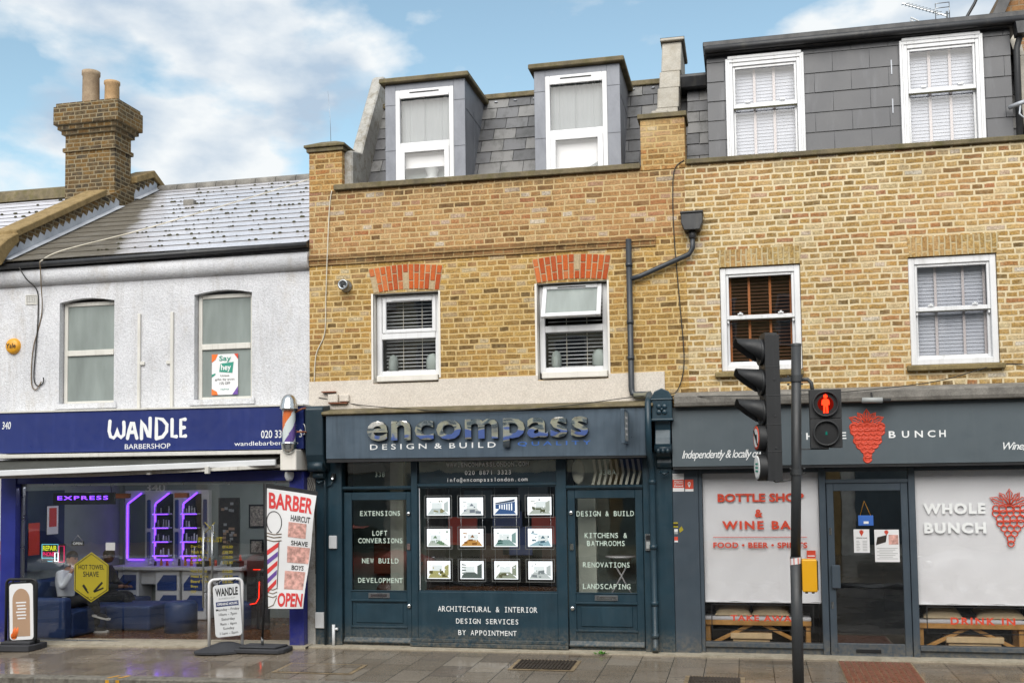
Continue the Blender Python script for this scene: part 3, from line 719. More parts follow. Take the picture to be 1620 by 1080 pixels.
mb.face([(XR, 4.2, 7.95), (-11.0, 4.2, 7.95), (-11.0, 8.5, 5.7), (XR, 8.5, 5.7)])
mb.face([(-11.0, -.05, 5.62), (XR, -.05, 5.62), (XR, 8.4, 5.62), (-11.0, 8.4, 5.62)])
roof = mb.build('roof', ['wet_sheen_tiles', 'tile_nose'], BS)
mb = MB()
for i in range(12):
    xa = -10.95+4.9*i/12; mb.cyl((xa+.005, 4.2, 7.93), (xa+4.9/12-.005, 4.2, 7.93), .11, .11, 12)
mb.build('ridge_tile', ['stone_grey'], roof)
mb = MB()
for i in range(230):
    r = random.randrange(1, nrow); y0 = -.1+4.3*r/nrow; xx = random.uniform(-9.6, XR-.05)-(.0 if r < 9 else .6)
    xx = max(xx, -10.6); s_ = random.uniform(.010, .034)
    mb.ball((xx, y0-.008, roof_z(y0)+.014), (s_*1.0, .018, s_*.7), 0, 7, 5)
tag(mb.build('moss', ['moss'], roof), kind='stuff')
mb = MB(); mb.box(-9.62, -9.42, 2.72, 2.84, roof_z(2.7)+.02, roof_z(2.7)+.13); mb.build('roof_vent', ['stone_grey'], roof, 0.01)
# party wall with coping and stepped flashing
def pw(y): return 6.2+(y-.07)*(7.33-6.2)/2.1
mb = MB(); mb.prism([(-.12, 5.6), (-.12, 5.95), (.07, 6.10), (4.0, 8.18), (4.35, 8.0), (4.5, 7.5), (4.5, 5.6)], 'x', -11.30, -11.03); mb.build('party_wall', ['brick_chimney'], BS)
mb = MB()
mb.prism([(.12, pw(.12)-.10), (.12, pw(.12)+.02), (2.5, pw(2.5)+.02), (2.5, pw(2.5)-.10)], 'x', -11.40, -10.98)
mb.prism([(3.42, pw(3.42)-.12), (3.42, pw(3.42)), (4.05, 8.30), (4.42, 8.12), (4.42, 7.98), (4.05, 8.16)], 'x', -11.40, -10.98)
mb.build('coping', ['coping_tan'], BS, 0.012)
mb = MB(); mb.prism([(-.22, 5.62), (-.30, 5.76), (-.27, 5.92), (-.10, 6.06), (.16, 6.22), (.18, 6.08), (.0, 5.9)], 'x', -11.42, -10.96); mb.build('kneeler_stone', ['coping_tan'], BS, 0.015)
mb = MB(); y = -.1
while y < 4.15:
    y2 = min(y+.16, 4.2)
    if not (2.86 < y < 3.38): mb.raw([(-11.024, y, roof_z(y)-.02), (-11.024, y2, roof_z(y2)-.02), (-11.024, y2, roof_z(y2)+.13), (-11.024, y+.05, roof_z(y2)+.16), (-11.024, y, roof_z(y)+.13), (-10.90, y, roof_z(y)+.034), (-10.90, y2, roof_z(y2)+.034), (-11.02, y2, roof_z(y2)+.05), (-11.02, y, roof_z(y)+.05)], [(0, 1, 2, 3, 4), (5, 6, 7, 8)])
    y = y2
mb.build('flashing', ['flashing'], BS)
# chimney
CH = MB()
cx0, cx1, cy0, cy1 = -12.10, -11.08, 2.87, 3.40
CH.box(cx0, cx1, cy0, cy1, 6.3, 8.72)
for i, (o_, za, zb) in enumerate(((.035, 8.38, 8.455), (.05, 8.70, 8.78), (.10, 8.78, 8.86), (.15, 8.86, 9.20), (.12, 9.20, 9.27))):
    CH.box(cx0-o_, cx1+o_, cy0-o_, cy1+o_, za+.0005*i, zb)
chim = CH.build('chimney', ['brick_chimney'], BS, 0.008)
mb = MB(); mb.lathe((-11.72, 3.08, 9.25), [(.165, 0), (.155, .1), (.15, .6), (.165, .62), (.165, .69), (.125, .69), (.12, .3)], n=20); tag(mb.build('chimney_pot', ['pot_clay'], chim), 'taller grey clay pot')
mb = MB(); mb.lathe((-11.36, 3.2, 9.25), [(.14, 0), (.135, .1), (.13, .44), (.145, .46), (.145, .51), (.11, .51), (.105, .2)], n=20); tag(mb.build('chimney_pot', ['pot_buff'], chim), 'shorter buff clay pot')
MB().box(cx0-.02, cx1+.012, cy0-.012, cy1+.012, 7.22, 7.34).build('lead_apron', ['flashing'], chim)

# first floor windows
def flat_window(b, op, midz, parent_name='window'):
    x0, x1, z0, z1 = op; y = WY+.10
    xi0, zi1 = x0+.012, z1-.05
    mb = MB(); frame_mb(mb, xi0, x1-.01, z0+.01, zi1, y, y+.05, .06, wb=.04)
    mb.box(xi0+.06, x1-.07, y-.012, y+.05, midz-.05, midz+.035)
    w = mb.build(parent_name, ['old_frame'], b, 0.006)
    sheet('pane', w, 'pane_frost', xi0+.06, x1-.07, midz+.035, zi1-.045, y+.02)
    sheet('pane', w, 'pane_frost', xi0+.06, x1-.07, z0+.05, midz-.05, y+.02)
    mb = MB(); mb.box(x0-.06, x1+.05, WY-.03, WY+.10, z0-.07, z0+.008); mb.build('sill', ['roughcast'], w)
    # segmental head
    pts = [(x0, z1+.001)]+[(x0+(x1-x0)*i/10, z1-.06+.055*math.sin(math.pi*i/10)) for i in range(11)]+[(x1, z1+.001)]
    mb = MB(); mb.prism(pts, 'y', WY+.001, WY+.13); mb.build('arched_head', ['roughcast'], w)
    return w
flat_window(BS, w1, 4.29); W2 = flat_window(BS, w2, 4.30)
mb = MB()
for x in (-8.78, -8.24): mb.box(x-.022, x+.022, WY-.035, WY+.0, 3.40, 4.82)
for x, s_ in ((-8.78, 1), (-8.24, -1)): mb.box(min(x+s_*.022, x+s_*.09), max(x+s_*.022, x+s_*.09), WY-.03, WY-.005, 4.05, 4.10)
mb.build('old_sign_rail', ['old_frame'], BS, 0.004)
mb = MB(); frame_mb(mb, -10.73, -10.52, 5.05, 5.20, WY-.012, WY, .012)
for i in range(4):
    for j in range(6): mb.box(-10.715+.03*j, -10.715+.03*j+.02, WY-.010, WY-.001, 5.065+.031*i, 5.065+.031*i+.02)
mb.build('air_vent', ['old_frame'], BS)
t = thing('alarm_box', 'round yellow alarm box reading Yale on the white wall', 'alarm box', (-10.93, WY, 4.42))
mb = MB(); mb.lathe((-10.93, WY, 4.42), [(.0, .065), (.085, .06), (.115, .04), (.125, 0)], axis=(0, -1, 0), n=28); mb.build('case', ['alarm_yellow'], t)
text('Yale', -11.02, -10.85, 4.385, 4.46, WY-.066, 'black_vinyl', t, bold=.012)
# sagging cables on the white wall
def cable(b, pts, r=.008, mat='cable_dark', name='cable'):
    P = [Vector(p) for p in pts]; out = []
    for i in range(len(P)-1):
        p0 = P[max(i-1, 0)]; p1 = P[i]; p2 = P[i+1]; p3 = P[min(i+2, len(P)-1)]
        for k in range(6):
            t_ = k/6; out.append(0.5*((2*p1)+(-p0+p2)*t_+(2*p0-5*p1+4*p2-p3)*t_**2+(-p0+3*p1-3*p2+p3)*t_**3))
    out.append(P[-1]); return MB().tube(out, r, 6).build(name, [mat], b)
cable(BS, [(-10.72, -.14, 5.60), (-10.62, -.10, 5.42), (-10.52, .02, 5.25), (-10.50, .02, 4.9), (-10.52, .02, 4.5), (-10.56, .02, 3.95), (-10.50, .02, 3.80), (-10.40, .02, 3.84), (-10.38, .0, 3.92)], .009, 'cable_dark')
cable(BS, [(-10.36, -.14, 5.66), (-10.38, -.08, 5.35), (-10.44, .025, 4.9), (-10.58, .02, 4.35), (-10.6, .02, 3.85), (-10.52, .02, 3.74), (-10.42, .01, 3.86)], .008, 'cable_brown')
cable(BS, [(-10.36, -.14, 5.66), (-10.2, .15, 5.88), (-9.4, .9, 6.30), (-8.6, 1.7, 6.78), (-8.0, 2.8, 7.34), (-7.4, 4.1, 8.0)], .010, 'cable_white')

# ---- blue fascia sign
FS = thing('shop_sign', 'long blue shop fascia sign lettered WANDLE BARBERSHOP', 'sign', (-8.5, -.25, 2.76))
mb = MB(); mb.prism([(-11.03, 2.77), (-6.02, 2.75), (-6.02, 3.35), (-11.03, 3.37)], 'y', -.30, WY); mb.build('panel', ['wandle_blue'], FS, 0.004)
mb = MB(); mb.prism([(-11.03, 3.372), (-6.02, 3.352), (-6.02, 3.375), (-11.03, 3.395)], 'y', -.32, WY); mb.build('flashing_strip', ['old_frame'], FS)
Y = -.30
def L(x, z): return (-9.07+x*1.25, 2.94+z*.28)
wl = .027
let = [
 [L(.02, .95), L(.01, .45), L(.03, .15), L(.07, .08), L(.10, .22), L(.115, .55), L(.13, .22), L(.165, .10), L(.20, .22), L(.205, .62), L(.20, .88)],
 [L(.25, .05), L(.27, .45), L(.30, .85), L(.325, .85), L(.345, .45), L(.37, .05)], [L(.27, .36), L(.35, .36)],
 [L(.43, .02), L(.43, .5), L(.43, .95), L(.47, .65), L(.52, .12), L(.535, .05), L(.54, .5), L(.54, 1.05)],
 [L(.62, .02), L(.62, .5), L(.62, 1.05), L(.70, .97), L(.755, .70), L(.75, .35), L(.70, .08), L(.62, .0)],
 [L(.82, .95), L(.82, .5), L(.82, .10), L(.875, .08)],
 [L(.985, .95), L(.93, .93), L(.93, .5), L(.93, .08), L(.99, .10)], [L(.93, .52), L(.975, .53)]]
strokes(let, wl, Y, 'white_vinyl', FS, flat=.03)
text('BARBERSHOP', -8.80, -8.07, 2.795, 2.868, Y, 'white_vinyl', FS)
text('340', -10.85, -10.70, 3.13, 3.24, Y, 'white_vinyl', FS, bold=.01, shear=.15)
text('020 330      3', -6.66, -5.99-.05, 2.91, 3.02, Y, 'white_vinyl', FS, bold=.012)
text('wandlebarbershop', -7.07, -6.10, 2.79, 2.87, Y, 'white_vinyl', FS)
mb = MB(); mb.tube([(p[0], -.302, p[1]) for p in arc(-6.05, 3.02, .06, .09, -60, 60, 8)], .006, 6); mb.build('painted_emblem', ['white_vinyl'], FS)

# ---- awning
AW = thing('awning', 'rolled up awning with white front bar below the blue sign', 'awning', (-8.6, -.3, 2.5))
mb = MB(); mb.prism([(-11.1, 2.690), (-6.22, 2.680), (-6.22, 2.735), (-11.1, 2.748)], 'y', -.42, -.02); mb.build('cassette', ['old_frame'], AW, 0.006)
mb = MB(); mb.tube([(-11.1, -.26, 2.60), (-6.30, -.22, 2.61)], .065, 14); mb.build('fabric_roll', ['awning_fabric'], AW)
mb = MB(); mb.raw([(-11.1, -.33, 2.66), (-6.36, -.28, 2.66), (-6.40, -.42, 2.585), (-11.1, -.72, 2.49)], [(0, 1, 2, 3), (3, 2, 1, 0)])
mb.build('fabric', ['awning_fabric'], AW)
mb = MB(); mb.bar((-11.1, -.74, 2.455), (-6.38, -.42, 2.565), .05, .085); mb.build('front_bar', ['white_plastic'], AW, 0.008)
mb = MB()
for a, b in (((-9.3, -.30, 2.43), (-6.9, -.52, 2.49)), ((-9.3, -.30, 2.43), (-10.9, -.55, 2.42)), ((-6.9, -.52, 2.49), (-6.3, -.2, 2.52))): mb.bar(a, b, .03, .05)
for x, yy in ((-8.3, -.47), (-7.35, -.55)): mb.box(x-.03, x+.03, yy-.03, yy+.03, 2.42, 2.52)
mb.build('folding_arm', ['old_frame'], AW, 0.004)
mb = MB(); mb.box(-6.30, -6.06, -.46, -.06, 2.45, 2.74); mb.build('end_bracket', ['white_trim'], AW, 0.01)

# ---- ground floor shopfront
mb = MB(); mb.box(-11.0, -10.74, -.12, .10, -.16, 2.40); mb.build('pilaster', ['blue_post'], BS, 0.006)
mb = MB(); mb.box(-6.30, -6.08, -.16, .10, -.06, 2.44); mb.build('pilaster', ['blue_post'], BS, 0.006)
mb = MB(); mb.box(-6.08, -5.96, -.04, .10, -.04, 2.35); tag(mb.build('pilaster', ['party_render'], BS, 0.006), 'flaking cream post')
mb = MB(); mb.box(-10.74, -6.30, -.10, .12, 2.31, 2.46); mb.build('lintel', ['blue_post'], BS, 0.004)
SF = MB()
for x in (-10.74, -6.335): SF.box(x, x+.035, .0, .06, -.05, 2.31)
SF.box(-10.705, -6.335, .0, .06, -.05, -.015); SF.box(-10.705, -6.335, .0, .06, 2.27, 2.31)
shop = SF.build('shop_window', ['steel'], BS, 0.003)
for i, (xa, xb) in enumerate(((-10.70, -9.03), (-9.015, -8.07), (-8.055, -6.34))):
    sheet('pane', shop, 'pane_barber', xa, xb, -.01, 2.27, .025 if i != 1 else .05, .008)
for x in (-9.02, -8.06): box('patch_fitting', shop, 'rust', x-.12, x+.09, .0, .07, 2.08, 2.15, .004)
mb = MB()
for x, z0 in ((-7.68, .50), (-7.54, .66)): mb.cyl((x, -.055, z0), (x, -.055, 1.68), .015, .015, 10)
for z in (.72, 1.5):
    mb.cyl((-7.68, -.055, z), (-7.68, .03, z), .01, .01, 8); mb.cyl((-7.54, -.055, z), (-7.54, .03, z), .01, .01, 8)
mb.build('door_handle', ['steel'], shop)
text('340', -8.66, -8.34, 2.17, 2.31-.02, .024, 'grey_vinyl', shop, bold=.01)
text('PRICE LIST', -7.80, -7.42, 1.435, 1.505, .024, 'yellow_vinyl', shop, bold=.015)
for i, (a, b) in enumerate((('Dry Cut', '£16.00'), ('Wash & Cut', '£20.00'), ('Skin Fade', '£18.00'), ('Crew Cut', '£12.00'), ('Hot Towel', '£15.00'), ('Head Shave', '£14.00'), ('Beard Trim', '£8.00'), ('Boys', '£12.00'), ('OAP', '£11.00'))):
    z = 1.345-.075*i-(.05 if i > 3 else 0)
    text(a, -7.92, -7.92+.028*len(a), z, z+.045, .024, 'yellow_vinyl', shop, bold=.012)
    text(b, -7.42, -7.26, z, z+.042, .024, 'yellow_vinyl', shop, bold=.012)
mb = MB()
for s_ in (-1, 1): mb.tube([(-7.62-s_*.08, .022, 1.56), (-7.62+s_*.08, .022, 1.72)], .006, 6)
mb.build('scissors_decal', ['yellow_vinyl'], shop)
# interior room of the barber shop
mb = MB()
mb.face([(-10.95, .1, -.035), (-6.2, .1, -.035), (-6.2, 2.9, -.035), (-10.95, 2.9, -.035)]); mb.build('interior_floor', ['floor_wood'], BS)
mb = MB()
mb.face([(-10.95, 2.89, -.05), (-6.1, 2.89, -.05), (-6.1, 2.89, 2.5), (-10.95, 2.89, 2.5)])
mb.face([(-10.93, .1, -.05), (-10.93, 2.9, -.05), (-10.93, 2.9, 2.5), (-10.93, .1, 2.5)])
mb.face([(-6.2, .1, -.05), (-6.2, 2.9, -.05), (-6.2, 2.9, 2.5), (-6.2, .1, 2.5)])
mb.build('interior_wall', ['wall_grey'], BS)
mb = MB(); mb.box(-11.0, -6.06, .06, 3.0, 2.42, 2.46); mb.build('ceiling', ['wall_grey'], BS)
for x, yy in ((-9.9, .75), (-8.2, 1.4), (-7.0, 1.5)):
    mb = MB(); mb.box(x-.22, x+.22, yy-.035, yy+.035, 2.39, 2.415); mb.build('ceiling_lamp', ['lamp_white'], BS)
# sofa
SO = thing('sofa', 'navy blue corner sofa inside the barber shop window', 'sofa', (-10.4, 1.2, -.035))
mb = MB(); mb.box(-10.86, -10.05, .30, 2.5, -.03, .36); mb.box(-10.04, -9.25, 1.12, 1.85, -.03, .36); mb.build('seat', ['sofa_navy'], SO, .04, 3)
mb = MB(); mb.box(-10.90, -10.66, .18, 2.55, .36, .82); mb.build('backrest', ['sofa_navy'], SO, .05, 3)
mb = MB(); mb.box(-10.86, -10.05, .10, .30, -.03, .58); mb.build('armrest', ['sofa_navy'], SO, .05, 3)
for (x, yy, lab, r_, h_) in ((-8.72, 1.15, 'round navy pouffe in front of the purple lit mirrors', .25, .47), (-7.95, 1.6, 'round navy pouffe behind the yellow price list', .24, .42)):
    o = thing('pouffe', lab, 'stool', (x, yy, -.035), group='navy pouffes in the barber shop')
    mb = MB(); mb.lathe((x, yy, -.035), [(.0, 0), (r_, 0), (r_, h_-.05), (r_-.03, h_), (0, h_+.01)], n=26); mb.build('cushion', ['sofa_navy'], o)
# mirror stations on the back wall
BW = 2.88
stx = [-10.70, -10.16, -9.62]
for i, x in enumerate(stx):
    lab = ['purple lit barber mirror station nearest the seated people', 'purple lit shelf station between the two others, with grooming bottles', 'purple lit shelf station seen behind the yellow price list'][i]
    o = thing('mirror_station', lab, 'mirror', (x, BW-.2, .8), group='purple lit stations along the back wall')
    mb = MB(); mb.box(x-.04, x+.50, BW-.12, BW-.02, .86, 2.16); mb.build('back_board', ['white_plastic'], o)
    pts = [(x+.05, .98), (x+.36, .98), (x+.36, 2.10), (x+.30, 2.10), (x+.05, 1.92)]
    mb = MB(); plate(mb, pts, BW-.145, .02)
    if i == 0: mb.build('mirror_glass', ['mirror'], o)
    else:
        mb.build('shelf_back', ['wall_dark'], o)
        mb = MB(); me2 = MB(); bt = MB()
        for z in (1.02, 1.26, 1.50, 1.74):
            mb.box(x+.055, x+.355, BW-.28, BW-.15, z, z+.022); me2.box(x+.055, x+.355, BW-.292, BW-.282, z+.002, z+.018)
            for k in range(6):
                xx = x+.08+.05*k; h_ = random.uniform(.07, .15); bt.cyl((xx, BW-.22, z+.023), (xx, BW-.22, z+.023+h_), .017, .011, 8, random.randrange(3))
        mb.build('shelf', ['white_plastic'], o); me2.build('led_strip', ['led_purple'], o); bt.build('bottles', ['white_plastic', 'black_plastic', 'grey_label'], o)
    mb = MB(); mb.box(x+.02, x+.042, BW-.17, BW-.15, .97, 1.92); mb.bar((x+.033, BW-.16, 1.93), (x+.30, BW-.16, 2.115), .02, .02); mb.box(x+.05, x+.36, BW-.17, BW-.15, .945, .962); mb.build('led_tube', ['led_purple'], o)
    mb = MB(); mb.box(x+.395, x+.47, BW-.15, BW-.12, 1.50, 2.0); mb.box(x+.395, x+.47, BW-.15, BW-.12, .98, 1.44); mb.build('trim_panel', ['navy_panel'], o, .02)
o = thing('counter', 'white barber counter with navy drawer fronts under the mirrors', 'counter', (-8.8, BW-.3, -.035))
mb = MB(); mb.box(-10.85, -8.3, BW-.5, BW-.01, .80, .86); mb.build('worktop', ['white_plastic'], o, .01)
mb = MB()
for x in (-10.72, -9.95, -9.45, -8.80): mb.box(x, x+.45, BW-.44, BW-.01, -.03, .80)
mb.box(-10.27, -8.35, BW-.36, BW-.01, .55, .795); mb.build('cabinet', ['white_plastic'], o, .01)
mb = MB()
for x in (-10.68, -9.91, -9.41, -8.76):
    for z in (.12, .46): mb.raw([(x, BW-.452, z), (x+.37, BW-.452, z), (x+.37, BW-.452, z+.26), (x+.12, BW-.452, z+.26), (x, BW-.452, z+.11)], [(0, 1, 2, 3, 4)])
mb.build('drawer_front', ['navy_panel'], o)
m = MB(); rc = random.Random(4)
for k in range(16):
    xx = -10.2+.115*k; h_ = rc.uniform(.06, .2); m.cyl((xx, BW-.22, .861), (xx, BW-.22, .861+h_), .028, .018, 10, k % 4)
for xx in (-9.2, -8.55): m.box(xx, xx+.16, BW-.4, BW-.25, .861, .95, 1)
m.build('toiletries', ['white_plastic', 'black_plastic', 'alarm_yellow', 'red_vinyl'], o)
for xx, zz, w_, h_ in ((-8.42, 1.5, .3, .4), (-7.95, 1.6, .5, .3), (-8.40, 1.05, .25, .25)): box('wall_frame', o, 'wall_dark', xx, xx+w_, BW-.02, BW-.002, zz, zz+h_); box('wall_picture', o, 'photo_mix', xx+.03, xx+w_-.03, BW-.024, BW-.0205, zz+.03, zz+h_-.03)
o = thing('wall_poster', 'dark brown photo collage poster on the barber shop back wall', 'poster', (-8.8, BW, 1.5))
mb = MB(); mb.box(-8.99, -8.60, BW-.03, BW-.005, 1.0, 2.02); mb.build('board', ['poster_dark'], o)
mb = MB()
for i in range(22):
    xx = random.uniform(-8.97, -8.69); z = random.uniform(1.03, 1.95); mb.box(xx, xx+.06, BW-.036, BW-.0325, z, z+.045, i % 2)
mb.build('photo', ['grey_label', 'brown_arch'], o)
o = thing('wall_display', 'dark teal display board with red poster on the left barber shop wall', 'display board', (-10.9, 1.0, 1.2))
mb = MB(); mb.box(-10.92, -10.88, .30, 1.25, .95, 2.2); mb.build('board', ['teal_dark'], o)
mb = MB(); mb.box(-10.879, -10.872, .8, 1.08, 1.5, 1.95); mb.build('paper', ['white_paper'], o)
mb = MB(); mb.box(-10.871, -10.866, .85, 1.03, 1.62, 1.92); mb.box(-10.879, -10.87, .36, .62, 1.2, 1.7); mb.build('red_picture', ['red_vinyl'], o)
# things hung on or behind the barber shop glass
o = thing('led_sign', 'black scrolling sign with purple lit word EXPRESS behind the barber glass', 'sign', (-9.78, .14, 2.0))
mb = MB(); mb.box(-10.28, -9.24, .12, .17, 1.99, 2.17); mb.build('case', ['black_plastic'], o, .005)
text('EXPRESS', -10.20, -9.34, 2.06, 2.12, .119, 'led_purple', o, bold=.02, spacing=1.25)
mb = MB(); mb.tube([(-9.3, .145, 2.17), (-9.32, .145, 2.3), (-9.3, .145, 2.41)], .006, 6); mb.build('cord', ['cable_dark'], o)
o = thing('open_sign', 'small black hanging sign reading OPEN behind the glass', 'sign', (-9.83, .12, 1.42))
mb = MB(); mb.box(-9.94, -9.73, .10, .11, 1.375, 1.44); mb.build('plate', ['black_vinyl'], o, .003)
text('OPEN', -9.915, -9.755, 1.388, 1.427, .099, 'white_vinyl', o, bold=.02)
mb = MB(); mb.tube([(-9.92, .105, 1.44), (-9.835, .105, 1.53), (-9.75, .105, 1.44)], .003, 5); mb.build('string', ['cable_white'], o)
o = thing('neon_sign', 'small glowing sign reading REPAIR PHONE on the barber window', 'sign', (-10.28, .10, 1.28))
mb = MB(); mb.box(-10.45, -10.05, .10, .112, 1.12, 1.40); mb.build('backing', ['black_vinyl'], o)
text('REPAIR', -10.425, -10.185, 1.30, 1.375, .098, 'neon_yellow', o, bold=.02); text('PHONE', -10.425, -10.225, 1.215, 1.28, .098, 'neon_pink', o, bold=.02)
def rrect(x0, x1, z0, z1): return [(x0, z0), (x1, z0), (x1, z1), (x0, z1), (x0, z0)]
mb = MB(); mb.tube([(p[0], .097, p[1]) for p in rrect(-10.44, -10.165, 1.19, 1.395)], .006, 6); mb.tube([(-10.34, .097, 1.14), (-10.26, .097, 1.14)], .006, 6); mb.build('neon_tube', ['neon_cyan'], o)
mb = MB(); mb.tube([(p[0], .097, p[1]) for p in rrect(-10.15, -10.06, 1.13, 1.37)], .006, 6); mb.build('neon_tube', ['neon_pink'], o)
mb = MB(); mb.tube([(p[0], .094, p[1]) for p in rrect(-10.215, -10.16, 1.14, 1.27)], .005, 6); mb.build('neon_tube', ['led_white'], o)
o = thing('paper_notice', 'blank white paper sheet stuck inside the barber glass', 'notice', (-9.24, .05, 1.36))
mb = MB(); mb.box(-9.32, -9.165, .036, .038, 1.31, 1.425); mb.build('sheet', ['white_paper'], o)
o = thing('window_sticker', 'yellow hexagonal window sticker reading HOT TOWEL SHAVE', 'sticker', (-9.54, .02, .9))
mb = MB(); hexp = [(-9.545, .545), (-9.26, .72), (-9.26, 1.10), (-9.545, 1.285), (-9.83, 1.10), (-9.83, .72)]
plate(mb, hexp, .020, .002); mb.build('sheet', ['yellow_vinyl'], o)
mb = MB(); c_ = Vector((-9.545, .915)); hp = [c_+(Vector(p)-c_)*.93 for p in hexp]; mb.tube([(p[0], .018, p[1]) for p in hp+[hp[0]]], .005, 5); mb.build('outline', ['black_vinyl'], o)
text('HOT TOWEL', -9.76, -9.33, 1.03, 1.10, .019, 'black_vinyl', o, bold=.01, shear=-.05); text('SHAVE', -9.68, -9.42, .92, 1.0, .019, 'black_vinyl', o, bold=.01)
mb = MB(); mb.bar((-9.50, .018, .70), (-9.36, .018, .84), .004, .03); mb.bar((-9.49, .018, .70), (-9.34, .018, .76), .004, .022); mb.bar((-9.68, .018, .80), (-9.62, .018, .72), .004, .035); mb.bar((-9.63, .018, .725), (-9.59, .018, .68), .004, .02)
for k in (-1, 0, 1): mb.ball((-9.545+k*.05, .018, .62), .008, 0, 6, 4)
mb.build('razor_and_brush', ['black_vinyl'], o)
o = thing('neon_light', 'curved red neon tube glowing deep inside the barber shop', 'neon light', (-7.6, 1.6, .3))
mb = MB(); mb.tube([(-7.72, 1.5, .36), (-7.62, 1.5, .38), (-7.57, 1.5, .46), (-7.56, 1.5, .72)], .008, 8); mb.build('tube', ['led_red'], o)
mb = MB(); mb.box(-7.8, -7.42, 1.54, 1.60, -.03, 1.05); mb.build('stand', ['black_plastic'], o, .01)
mb = MB(); mb.box(-7.68, -7.56, 1.525, 1.535, .90, .91); mb.build('lit_strip', ['led_red'], o)
# offer poster in the right first floor window
o = thing('window_poster', 'white say hey gift poster in the upper window of the white building', 'poster', (-7.44, .12, 3.56))
mb = MB(); plate(mb, [(-7.60, 3.58), (-7.29, 3.58), (-7.24, 3.64), (-7.24, 4.12), (-7.29, 4.18), (-7.60, 4.18), (-7.66, 4.12), (-7.66, 3.64)], .142, .004); mb.build('sheet', ['white_paper'], o)
for i, (pts, m_) in enumerate((([(-7.66, 4.06), (-7.60, 4.10), (-7.56, 4.18), (-7.66, 4.18)], 'orange_vinyl'), ([(-7.66, 3.58), (-7.56, 3.58), (-7.58, 3.63), (-7.66, 3.67)], 'orange_vinyl'), ([(-7.33, 3.58), (-7.24, 3.58), (-7.24, 3.70)], 'purple_vinyl'), ([(-7.30, 4.18), (-7.24, 4.10), (-7.24, 4.18)], 'red_vinyl'), ([(-7.54, 3.92), (-7.33, 3.90), (-7.31, 4.06), (-7.52, 4.04)], 'green_vinyl'), ([(-7.66, 3.84), (-7.60, 3.88), (-7.60, 3.90), (-7.66, 3.88)], 'green_vinyl'))):
    mb = MB(); plate(mb, pts, .138-.0003*i, .002); mb.build('printed_patch', [m_], o)
text('Say', -7.54, -7.35, 4.06, 4.155, .136, 'green_vinyl', o, bold=.01); text('hey', -7.51, -7.35, 3.915, 4.03, .135, 'white_vinyl', o, bold=.02)
for i, s_ in enumerate(('Unique', 'gifts by post', '15% OFF')): text(s_, -7.45-.012*len(s_), -7.45+.012*len(s_), 3.84-.055*i, 3.878-.055*i, .139, 'black_vinyl', o)
text('sayhey', -7.52, -7.38, 3.645, 3.675, .139, 'green_vinyl', o)

# barber pole
o = thing('barber_pole', 'red white and blue striped barber pole with chrome dome', 'barber pole', (-6.165, -.46, 2.7))
c = (-6.165, -.46, 2.68)
mb = MB(); mb.lathe(c, [(.03, 0), (.075, .03), (.10, .075), (.105, .11), (.118, .13), (.118, .16), (.10, .165)], n=28); mb.build('lower_cap', ['chrome'], o)
mb = MB(); mb.lathe(c, [(.10, .60), (.128, .605), (.128, .635), (.118, .645), (.122, .675), (.115, .69), (.10, .75), (.07, .80), (.03, .825), (.0, .83)], n=28); mb.build('dome_cap', ['chrome'], o)
mb = MB(); n_ = 48; hs = 28
for j in range(hs):
    for k in range(n_):
        a0, a1 = 2*math.pi*k/n_, 2*math.pi*(k+1)/n_; z0, z1 = .16+.445*j/hs, .16+.445*(j+1)/hs
        ph = ((k/n_)*1.0-(z0*1.15)) % 1.0*4 % 4
        mi = (0, 1, 2, 1)[int(ph) % 4]
        f_ = lambda a, z: (c[0]+.088*math.cos(a), c[1]+.088*math.sin(a), c[2]+z)
        mb.face([f_(a0, z0), f_(a1, z0), f_(a1, z1), f_(a0, z1)], mi, True)
mb.build('striped_cylinder', ['orange_vinyl', 'white_vinyl', 'purple_vinyl'], o)
mb = MB(); mb.lathe(c, [(.104, .165), (.104, .60)], n=28); mb.build('glass_tube', ['acrylic'], o)
mb = MB(); mb.tube([(-6.05, -.46, 2.98), (-5.99, -.40, 2.98), (-5.94, -.2, 2.98)], .014, 8); mb.tube([(-6.08, -.46, 3.25), (-6.0, -.40, 3.3), (-5.94, -.15, 3.34)], .014, 8); mb.build('wall_bracket', ['rust'], o)
# camera dome under awning and the electric clutter beside it
o = thing('security_camera', 'small white dome camera under the awning end', 'camera', (-6.27, -.2, 2.3))
mb = MB(); mb.lathe((-6.27, -.22, 2.43), [(.0, -.13), (.04, -.12), (.06, -.08), (.065, -.05), (.06, 0), (0, 0)], n=18); mb.build('dome', ['white_plastic'], o)
o = thing('junction_box', 'small white electric box with wires under the barber pole', 'electric box', (-5.95, -.1, 2.5))
mb = MB(); mb.box(-6.0, -5.92, -.14, -.04, 2.46, 2.56); mb.build('box', ['white_plastic'], o, .006)
for k in range(5):
    pts = [(-5.96+.01*k, -.12, 2.56), (-5.94+.02*k, -.15, 2.75+.05*k), (-5.99+.02*k, -.14, 3.0+.06*k)]
    MB().tube(pts, .005, 5).build('wire', ['cable_white' if k % 2 else 'cable_dark'], o)
for k in range(3):
    MB().tube([(-5.97, -.12, 2.46), (-6.02+.03*k, -.16, 2.3), (-5.94+.02*k, -.13, 2.05), (-5.93, -.10, 1.6-.3*k)], .006, 5).build('wire', ['cable_dark'], o)

